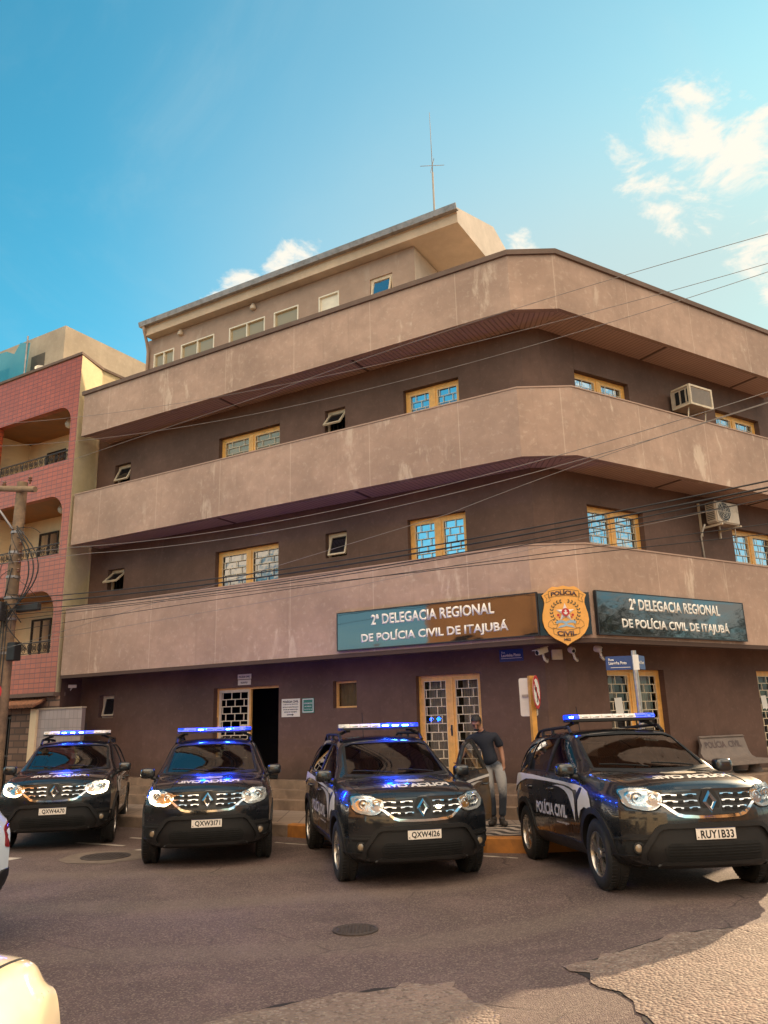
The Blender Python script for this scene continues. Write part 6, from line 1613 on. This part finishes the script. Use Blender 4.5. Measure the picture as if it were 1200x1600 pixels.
    for s in (-1, 1):
        P = [(s*x, z) for x, z in HP]
        fb = flat(rnd_poly([(s*(x+(.012 if x > .6 else -.010)), z+(.010 if z > .9 else -.010)) for x, z in HP], .03)); wrap(fb, '+x', .0035, .004, .05); add(cobj('headlight_trim', fb, 'gap_black', root, 40))
        fb = flat(rnd_poly(P, .03)); wrap(fb, '+x', .006, .003, .03); h = add(cobj('headlight', fb, 'reflector', root, 60))
        for (yc, zc, r_) in ((.675, .915, .052), (.535, .905, .040)):
            p, n_ = hit('+x', s*yc, zc); bm = new(); Ml = Matrix.Translation(p + n_*.006) @ (Vector((1, s*.25, 0))).to_track_quat('X', 'Z').to_matrix().to_4x4()
            lathe(bm, [(r_*1.12, .0), (r_*1.12, .010), (r_, .012), (r_*.8, .004), (r_*.45, .006), (.001, .012)], 20, Ml, axis='X'); cobj('lamp_bowl', bm, 'chrome', h, 50)
        fb = flat(rnd_poly([(s*.47, .945), (s*.56, .965), (s*.575, .93), (s*.49, .915)], .01)); wrap(fb, '+x', .011, .003, .04); cobj('turn_signal', fb, 'amber_lens', h, 50)
        fb = flat(rnd_poly([(s*.46, .86), (s*.52, .90), (s*.60, .885), (s*.585, .85), (s*.53, .83)], .01)); wrap(fb, '+x', .0105, .003, .04); cobj('turn_signal', fb, 'amber_lens', h, 50)
        fb = flat(rnd_poly(P, .03)); wrap(fb, '+x', .024, 0, .03); cobj('lens', fb, 'lamp_cover', h, 60)
    # bumper in grained plastic
    BP_ = [(0, .665), (.46, .662), (.53, .64), (.60, .575), (.80, .585), (.855, .55), (.865, .34), (.80, .30), (.4, .285), (0, .28)]
    full = BP_ + mir(BP_)[-2:0:-1]
    fb = flat(rnd_poly(full, .03)); wrap(fb, '+x', .006, .01, .05); bmp_ = add(cobj('front_bumper', fb, 'cladding', root, 40))
    MP = [(.655, .33), (.675, .38), (.665, .43), (.60, .535), (.545, .615), (.50, .645), (.44, .655)]
    fb = flat(ribbon([(-x, z) for x, z in MP] + [(0, .657)] + MP[::-1], .045)); wrap(fb, '+x', .034, .03, .05); cobj('bumper_bow', fb, 'cladding', bmp_, 50)
    fb = flat(rnd_poly([(-.44, .50), (.44, .50), (.50, .44), (.47, .345), (-.47, .345), (-.50, .44)], .02)); wrap(fb, '+x', .012, .004, .06); lg = cobj('lower_grille', fb, 'gap_black', bmp_, 40)
    for z in (.375, .40, .425, .45, .475):
        for sgn in (-1, 1):
            bmz = None
        fb = flat(ribbon([(-.46, z), (0, z), (.46, z)], .007)); wrap(fb, '+x', .018, .006, .06)
        me_ = bpy.data.meshes.new('t'); fb.to_mesh(me_); fb.free(); b2 = new(); b2.from_mesh(lg.data); b2.from_mesh(me_); b2.to_mesh(lg.data); b2.free(); bpy.data.meshes.remove(me_)
    fb = flat(rnd_poly([(-.55, .285), (.55, .285), (.50, .335), (-.50, .335)], .02)); wrap(fb, '+x', .022, .02, .06); cobj('skid_plate', fb, 'cladding', bmp_, 40)
    for s in (-1, 1):
        fb = flat(rnd_poly([(s*.635, .515), (s*.83, .515), (s*.845, .40), (s*.69, .40)], .03)); wrap(fb, '+x', .010, .005, .05); pod = cobj('fog_lamp_pod', fb, 'gap_black', bmp_, 40)
        fb = flat(ribbon([(s*.62, .54), (s*.86, .54)], .02)); wrap(fb, '+x', .022, .016, .05); cobj('pod_lip', fb, 'cladding', bmp_, 40)
        fb = flat(ribbon([(s*.68, .385), (s*.87, .385)], .018)); wrap(fb, '+x', .022, .016, .05); cobj('pod_lip', fb, 'cladding', bmp_, 40)
        p, n_ = hit('+x', s*.715, .458); bm = new(); Ml = Matrix.Translation(p + Vector((.006, 0, 0))) @ Vector((1, s*.12, 0)).to_track_quat('X', 'Z').to_matrix().to_4x4()
        lathe(bm, [(.054, -.01), (.054, .020), (.040, .022), (.039, .010)], 24, Ml, axis='X'); fo = add(cobj('fog_lamp', bm, 'cladding', root, 40))
        bm = new(); lathe(bm, [(.039, .010), (.026, .015), (.001, .017)], 24, Ml, axis='X'); cobj('lens', bm, 'lamp_lens', fo, 60)
    # side cladding and sills, doors, graphics
    for s in (-1, 1):
        a = '+y' if s > 0 else '-y'
        for xc in (1.337, -1.337):
            aa = np.linspace(R(-12), R(192), 30); ro, ri = .462, .392
            P = [(xc+ro*math.cos(t_)*(1.0), .345+ro*math.sin(t_)*.985) for t_ in aa] + [(xc+ri*math.cos(t_), .345+ri*math.sin(t_)) for t_ in aa[::-1]]
            P = [(x, max(z, .255)) for x, z in P]
            fb = flat(P); wrap(fb, a, .016, .05, .08); add(cobj('wheel_arch', fb, 'cladding', root, 40))
        fb = flat(rnd_poly([(-.92, .285), (.92, .285), (.90, .40), (.5, .42), (-.5, .42), (-.90, .40)], .02)); wrap(fb, a, .014, .03, .07); add(cobj('sill', fb, 'cladding', root, 40))
        d1 = add(door_panel(root, [(.885, .43), (.905, .62), (.885, 1.05), (.70, 1.10), (-.275, 1.115), (-.29, .43)], None, s=s, pos='F'))
        d2 = add(door_panel(root, [(-.305, .43), (-.29, 1.115), (-1.20, 1.14), (-1.21, .98), (-1.04, .78), (-.92, .55), (-.86, .43)], None, s=s, pos='B'))
        for P in (SW1, SW2):
            fb = flat(P); wrap(fb, a, .012, .001, .05); add(cobj('side_stripe', fb, 'vinyl_white', root, 40), True)
        bm = text_bm('POLÍCIA CIVIL', 1.22, .175, .035)
        for v in bm.verts: v.co = Vector(((v.co.x if s < 0 else -v.co.x) - .135, v.co.y + .72, 0))
        wrap(bm, a, .0125, 0, .06); add(cobj('side_lettering', bm, 'vinyl_white', root, None), True)
        bm = text_bm('www.policiacivil.mg.gov.br', .46, .035, .01)
        for v in bm.verts: v.co = Vector(((v.co.x if s < 0 else -v.co.x) + .30, v.co.y + .575, 0))
        wrap(bm, a, .0125, 0, .08); add(cobj('side_lettering', bm, 'vinyl_white', root, None), True)
        # fender vent, mirror, roof rail
        fb = flat(rnd_poly([(.83, .80), (.97, .93), (1.0, .98), (.93, .985), (.82, .90)], .02)); wrap(fb, a, .015, .006, .05); add(cobj('fender_vent', fb, 'cladding', root, 40))
        bm = new(); superell(bm, (.70, s*.955, 1.168), (.085, .105, .078), .55, 24, 14, Matrix.Identity(4)); mr = add(cobj('wing_mirror', bm, 'car_black', root, 60))
        bm = new(); tube(bm, [(.76, s*.80, 1.085), (.73, s*.88, 1.10), (.70, s*.93, 1.13)], .028, 10); cobj('mirror_arm', bm, 'cladding', mr, 60)
        bm = new(); superell(bm, (.622, s*.955, 1.168), (.012, .085, .062), .6, 20, 10); cobj('mirror_glass', bm, 'chrome', mr, 60)
        bm = new(); y0 = .60; rail = [(.02, y0, tv('zr', .02)-.0), (-.10, y0-.005, 1.665), (-.3, y0-.01, 1.672), (-1.1, y0-.015, 1.668), (-1.38, y0-.02, 1.655), (-1.62, y0-.03, tv('zr', -1.62)-.01)]
        pts = []
        for t_ in np.linspace(0, 1, 26):
            k = t_*(len(rail)-1); i = min(int(k), len(rail)-2); f_ = k-i; f_ = f_*f_*(3-2*f_); pts.append(Vector(rail[i]).lerp(Vector(rail[i+1]), f_))
        tube(bm, [Vector((p.x, p.y*s, p.z)) for p in pts], .021, 8)
        for x in (-.75, -1.2): tube(bm, [(x, s*(y0-.012), 1.66), (x, s*(y0-.01), 1.58)], .022, 8)
        add(cobj('roof_rail', bm, 'cladding', root, 60))
    # bonnet lettering is mirrored, for the driver ahead
    bm = text_bm('POLÍCIA CIVIL', .84, .17, .05)
    for v in bm.verts: v.co = Vector((1.865 - v.co.y - .16*(v.co.x/.4)**2*.45, -v.co.x, 0))
    wrap(bm, '+z', .0025, 0, .04); add(cobj('bonnet_lettering', bm, 'vinyl_white', root, None), True)
    fb = new(); disc(fb, .15, 0, 32, 0, 1.55, 0, .19); wrap(fb, '+z', .0022, .001, .04); cr_ = add(cobj('bonnet_badge', fb, 'vinyl_beige', root, 40), True)
    fb = flat([(1.55+.10*math.cos(k*math.pi/5+math.pi)*(1 if k % 2 == 0 else .45), .10*math.sin(k*math.pi/5+math.pi)*(1 if k % 2 == 0 else .45)) for k in range(10)]); wrap(fb, '+z', .004, .001, .04); cobj('badge_star', fb, 'vinyl_white', cr_, 40)
    # rear
    fb = flat(rnd_poly([(-.84, .62), (.84, .62), (.85, .42), (-.85, .42)], .04)); wrap(fb, '-x', .02, .03, .07); add(cobj('rear_bumper', fb, 'cladding', root, 40))
    for s in (-1, 1):
        fb = flat(rnd_poly([(s*.52, 1.0), (s*.74, 1.02), (s*.80, .98), (s*.82, .80), (s*.56, .80)], .03)); wrap(fb, '-x', .008, .01, .05); add(cobj('tail_light', fb, 'tail_red', root, 50))
    bm = new(); tube(bm, [(-1.35, 0, tv('zr', -1.35)+.03), (-1.42, 0, 1.99)], .006, 6); add(cobj('aerial', bm, 'gap_black', root, 60))
    # wheels
    first = None
    for xc in (1.337, -1.337):
        for s in (-1, 1):
            Mx = Matrix.Translation((xc, s*.785, .343)) @ Matrix.Diagonal((1, s, 1, 1))
            bm = new(); lathe(bm, [(.21, -.09), (.225, -.105), (.30, -.112), (.325, -.10), (.340, -.085), (.343, -.05), (.343, -.005), (.337, 0), (.343, .005), (.343, .05), (.340, .085), (.325, .10), (.30, .112), (.225, .105), (.21, .09)], 56, Mx, axis='Y')
            for k in range(56):
                a0 = 2*math.pi*k/56
                for yy in (-.06, .06):
                    box(bm, Mx @ Vector((.3445*math.cos(a0), yy, .3445*math.sin(a0))), (.014, .05, .012), Matrix.Rotation(-a0, 4, 'Y'))
            wh = add(cobj('wheel', bm, 'rubber', root, 40))
            bm = new(); lathe(bm, [(.222, .10), (.212, .102), (.205, .085), (.20, .03), (.20, -.08)], 48, Mx, axis='Y')
            for k in range(5):
                a0 = 2*math.pi*k/5 + .2
                for da in (-.17, .17):
                    P = []
                    for r_, w_, yy in ((.045, .046, .088), (.12, .034, .098), (.205, .042, .088)):
                        ang = a0 + da*(.55 + .45*r_/.2)
                        c = Vector((r_*math.cos(ang), yy, r_*math.sin(ang))); tdir = Vector((-math.sin(ang), 0, math.cos(ang)))*w_/2; P.append((c, tdir))
                    for (c0, t0), (c1, t1) in zip(P[:-1], P[1:]):
                        v = [c0-t0, c0+t0, c1+t1, c1-t1]; lo = [bm.verts.new(Mx @ (q + Vector((0, -.03, 0)))) for q in v]; hi = [bm.verts.new(Mx @ q) for q in v]
                        bm.faces.new(hi); 
                        for i in range(4): bm.faces.new((lo[i], lo[(i+1) % 4], hi[(i+1) % 4], hi[i]))
            lathe(bm, [(.001, .104), (.03, .102), (.055, .094), (.058, .06)], 20, Mx, axis='Y'); bmesh.ops.recalc_face_normals(bm, faces=bm.faces[:]); cobj('rim', bm, 'alloy', wh, 35)
            bm = new(); lathe(bm, [(.20, .0), (.001, .0)], 32, Mx, axis='Y'); lathe(bm, [(.15, .035), (.15, .045), (.001, .045)], 32, Mx, axis='Y'); cobj('brake_disc', bm, 'alloy_dark', wh, 35)
    PROTO['root'] = root; PROTO['shared'] = sh
def open_front_door(root):
    """the left front door, swung out on its front hinge"""
    a = '+y'
    outer_ = rnd_poly([(.885, .43), (.915, .62), (.89, 1.09), (.80, 1.13), (.16, 1.495), (-.02, 1.555), (-.265, 1.56), (-.275, 1.10), (-.29, .43)], .03)
    W_ = [(.68, 1.15), (.15, 1.452), (-.02, 1.508), (-.21, 1.52), (-.225, 1.15)]
    hx = Vector((.86, .86, 0)); Rm = Matrix.Translation(hx) @ Matrix.Rotation(R(-40), 4, 'Z') @ Matrix.Translation(-hx)
    def fin(bm): bm.transform(Rm); return bm
    fb = flat(outer_, [W_]); wrap(fb, a, .004, .045, .06); d = cobj('door', fin(fb), 'car_black', root, 40); d['label'] = 'front door standing wide open'
    fb = flat(W_); wrap(fb, a, -.015, 0, .08); cobj('side_window', fin(fb), 'car_glass', d, 60)
    fb = flat(W_ and rnd_poly([(.70, 1.14), (.15, 1.468), (-.02, 1.522), (-.225, 1.535), (-.24, 1.135)], .02), [W_]); wrap(fb, a, .007, .003, .06); cobj('window_trim', fin(fb), 'gap_black', d, 40)
    q0, n0 = hit(a, -.205, .942); q1, n1 = hit(a, -.035, .942); qm, nm = hit(a, -.12, .942)
    bm = new(); tube(bm, [q0+n0*.004, q0+n0*.03, qm+nm*.042, q1+n1*.03, q1+n1*.004], .013, 8); cobj('handle', fin(bm), 'car_black', d, 50)
    fb = flat([(-.28, 1.065), (.3, 1.04), (.80, 1.015), (.86, 1.0), (.87, .92), (.82, .955), (.72, .955), (.60, .985), (.40, 1.005), (.14, 1.015), (-.28, 1.03)]); wrap(fb, a, .006, .001, .05); cobj('side_stripe', fin(fb), 'vinyl_white', d, 40)
    fb = flat(SW2); wrap(fb, a, .006, .001, .05); cobj('side_stripe', fin(fb), 'vinyl_white', d, 40)
    bm = new(); box(bm, (.3, .80, .78), (1.0, .03, .55), bev=.02); cobj('door_card', fin(bm), 'dash_plastic', d, 40)

D_ = math.radians
build_car('police_car', 'black police car at the right with white side lettering, plate RUY1B33', (2.88, 10.26, .055), D_(-83.7), .042, 'RUY1B33', 'Lcccccbb', (0, 0))
build_car('police_car', 'black police car with its left front door standing open, plate QXW4I26', (-.12, 11.82, 0), D_(-76.9), .0, 'QXW4I26', 'ccccLLLb', (0, 0), open_door=True, strobe=True)
build_car('police_car', 'black police car before the entrance with all blue light bar, plate QXW3I71', (-2.89, 13.43, 0), D_(-79.6), .0, 'QXW3I71', 'bbMbbMbb', (1, 0))
build_car('police_car', 'black police car at the left with both running lights lit, plate QXW4A70', (-5.88, 15.26, 0), D_(-76.0), .012, 'QXW4A70', 'ccMMMbcc', (1, 1))
build_car('parked_car', 'white car at the left picture edge, only its rear corner in view', (-5.23, 6.42, 0), D_(-118), 0, None, '', (0, 0), police=False, paint='car_white', cat='car')
build_car('parked_car', 'cream car in the near left corner of the picture, only its bonnet corner in view', (-2.10, 1.42, -.02), D_(90), 0, None, '', (0, 0), police=False, paint='car_cream', cat='car')
for ch in PROTO['shared']:
    for k in ('side', 'pos', 'police'):
        if k in ch: del ch[k]

# ------------------------------------------------------------------ the man by the open door
def skin_mesh(chains, root_idx=0, sub=2):
    """chains: list of (points, radii, attach index or None); grows one surface with a Skin modifier"""
    me = bpy.data.meshes.new('grow'); V, Ed, Rd = [], [], []
    names = {}
    for (key, pts, rad, at) in chains:
        prev = names[at] if at is not None else None; ids = []
        for p, r in zip(pts, rad):
            V.append(p); Rd.append(r if isinstance(r, tuple) else (r, r)); i = len(V)-1; ids.append(i)
            if prev is not None: Ed.append((prev, i))
            prev = i
        for k, i in enumerate(ids): names[(key, k)] = i
        names[(key, -1)] = ids[-1]
    me.from_pydata(V, Ed, []); o = bpy.data.objects.new('grow', me); COL.objects.link(o)
    md = o.modifiers.new('s', 'SKIN'); md.use_smooth_shade = True; md.branch_smoothing = .6
    for i, r in enumerate(Rd): me.skin_vertices[0].data[i].radius = r
    me.skin_vertices[0].data[root_idx].use_root = True
    if sub: s_ = o.modifiers.new('u', 'SUBSURF'); s_.levels = sub; s_.render_levels = sub
    bpy.context.view_layer.update()
    out = bpy.data.meshes.new_from_object(o.evaluated_get(bpy.context.evaluated_depsgraph_get())); bpy.data.objects.remove(o); bpy.data.meshes.remove(me)
    out.shade_smooth(); return out
PP = Vector((1.66, 13.30, .205))
man = thing('person', 'man in dark navy t-shirt and faded jeans looking down behind the open car door', 'person', PP, rot=(0, 0, R(-14)))
def pobj(name, me, mt, parent):
    me.name = name; me.materials.clear(); me.materials.append(MATS[mt]); o = bpy.data.objects.new(name, me); link(o, parent); return o
Hd = Vector((-.222, -.10, 1.560)); 
pelv = (-.02, .02, .93)
legL = [(.09, .01, .88), (.125, -.03, .66), (.135, -.055, .49), (.115, .0, .30), (.085, .06, .10)]
legR = [(-.10, .02, .88), (-.085, -.02, .66), (-.06, -.04, .49), (-.05, .02, .30), (-.06, .10, .10)]
armL = [(.055, .0, 1.375), (.135, .05, 1.16), (.165, .0, .975), (.165, -.01, .94)]
armR = [(-.36, -.0, 1.36), (-.46, -.07, 1.13), (-.50, -.24, 1.0), (-.505, -.27, .985)]
torso = [pelv, (-.05, .02, 1.06), (-.085, .02, 1.20), (-.13, .01, 1.34), (-.165, -.01, 1.43), (-.19, -.04, 1.49)]
def hand(base, dirv, side, key, at):
    d = Vector(dirv).normalized(); s = Vector(side).normalized(); n = d.cross(s); b = Vector(base); ch = []
    ch.append((key+'palm', [tuple(b+d*.04), tuple(b+d*.075)], [(.034, .016), (.036, .015)], at))
    for k, (o, ln) in enumerate(((-.030, .066), (-.010, .076), (.010, .070), (.029, .054))):
        p0 = b+d*.082+s*o; p1 = p0+d*ln*.45+n*.008; p2 = p1+d*ln*.32+n*.018; p3 = p2+d*ln*.22+n*.020
        ch.append((key+'f%d' % k, [tuple(p0), tuple(p1), tuple(p2), tuple(p3)], [.0095, .0085, .0078, .006], (key+'palm', 1)))
    p0 = b+d*.035-s*.036; p1 = p0+d*.03-s*.022+n*.01; p2 = p1+d*.028-s*.004+n*.012
    ch.append((key+'thumb', [tuple(p0), tuple(p1), tuple(p2)], [.012, .010, .008], (key+'palm', 0))); return ch
hd = lambda x, y, z: tuple(Hd + Matrix.Rotation(R(36), 3, 'X') @ Vector((x, y, z)))
chains = [('torso', torso, [(.125, .080), (.125, .082), (.138, .09), (.150, .095), (.085, .07), (.054, .054)], None),
 ('legL', legL, [.070, .064, .046, .045, .040], ('torso', 0)), ('legR', legR, [.070, .064, .046, .045, .040], ('torso', 0)),
 ('armL', armL, [.048, .042, .031, .027], ('torso', 3)), ('armR', armR, [.048, .042, .031, .027], ('torso', 3)),
 ('head', [hd(0, .02, -.035), hd(0, -.002, .03), hd(0, .004, .085)], [(.066, .074), (.076, .092), (.066, .080)], ('torso', 5))]
chains += hand(armL[-1], (.05, -.12, -1), (.0, -1, .1), 'hl', ('armL', 3)) + hand(armR[-1], (-.2, -1, -.3), (1, -.2, 0), 'hr', ('armR', 3))
body_o = pobj('body', skin_mesh(chains), 'skin', man)
# face: nose, brows, eyes, mouth and ears are shaped onto the head
def hpart(name, fn, mt, sm=60):
    bm = new(); fn(bm)
    for v in bm.verts: v.co = Vector(hd(*v.co))
    o = mesh_obj(name, bm, mt, man, sm); return o
def f_(bm): superell(bm, (0, -.092, .018), (.014, .018, .028), .9, 12, 8); superell(bm, (0, -.098, .0), (.018, .014, .010), .9, 12, 8); [superell(bm, (s*.074, .012, .02), (.010, .020, .032), .9, 10, 8) for s in (-1, 1)]
hpart('face', f_, 'skin')
def f_(bm): [superell(bm, (s*.031, -.0875, .052), (.018, .008, .0045), .8, 10, 6) for s in (-1, 1)]; [superell(bm, (s*.030, -.082, .036), (.010, .006, .005), .9, 10, 6) for s in (-1, 1)]
hpart('brows_and_eyes', f_, 'hair')
def f_(bm): superell(bm, (0, -.0865, -.030), (.022, .009, .006), .9, 12, 6)
hpart('mouth', f_, 'ink_brown')
def f_(bm):
    rg = random.Random(3); superell(bm, (0, .010, .040), (.084, .104, .108), .95, 36, 24)
    kill = []
    for v in bm.verts:
        y, z = v.co.y, v.co.z
        line = .098 if y < -.045 else (.098 - (y+.045)*1.05 if y < .05 else -.012)
        if abs(v.co.x) > .066 and y < .0: line = .030
        if z < line: kill.append(v)
    bmesh.ops.delete(bm, geom=kill, context='VERTS')
    for v in bm.verts:
        k = 1 + rg.uniform(-.02, .05); v.co = Vector((v.co.x*k, .010 + (v.co.y-.010)*k, .04 + (v.co.z-.04)*(k+(.04 if v.co.z > .09 else 0))))
hpart('hair', f_, 'hair')
def f_(bm): superell(bm, (0, -.070, -.056), (.040, .024, .018), .85, 20, 10); superell(bm, (0, -.089, -.018), (.024, .005, .004), .8, 10, 6)
hpart('beard', f_, 'hair')
sh_t = [(-.02, .02, .90), (-.05, .02, 1.05), (-.085, .02, 1.20), (-.13, .01, 1.34), (-.163, -.008, 1.425), (-.182, -.03, 1.465)]
shirt = skin_mesh([('t', sh_t, [(.188, .138), (.172, .126), (.175, .124), (.188, .128), (.128, .10), (.074, .070)], None),
 ('a', [(.055, .0, 1.375), (.11, .035, 1.25), (.125, .043, 1.19)], [.084, .076, .074], ('t', 3)), ('b', [(-.36, .0, 1.36), (-.42, -.04, 1.23), (-.435, -.052, 1.18)], [.084, .076, .074], ('t', 3))])
pobj('shirt', shirt, 'navy_cotton', man)
jl = [(.09, .01, .87), (.125, -.03, .66), (.135, -.055, .49), (.116, .0, .30), (.09, .05, .13)]; jr = [(-.10, .02, .87), (-.085, -.02, .66), (-.06, -.04, .49), (-.05, .02, .30), (-.06, .09, .13)]
jeans = skin_mesh([('p', [(-.02, .02, .93), (-.035, .02, 1.02)], [(.178, .128), (.168, .122)], None), ('l', jl, [.106, .088, .068, .062, .064], ('p', 0)), ('r', jr, [.106, .088, .068, .062, .064], ('p', 0))])
pobj('jeans', jeans, 'faded_denim', man)
for (x, y, a) in ((.10, .0, 22), (-.055, .05, -10)):
    bm = new(); Mx = Matrix.Translation((x, y, 0)) @ Matrix.Rotation(R(a), 4, 'Z')
    superell(bm, (0, -.05, .045), (.048, .145, .045), .75, 20, 10, Mx); superell(bm, (0, .035, .085), (.045, .06, .06), .8, 18, 8, Mx)
    for v in bm.verts: v.co.z = max(v.co.z, 0.0)
    mesh_obj('shoe', bm, 'shoe_leather', man, 60)
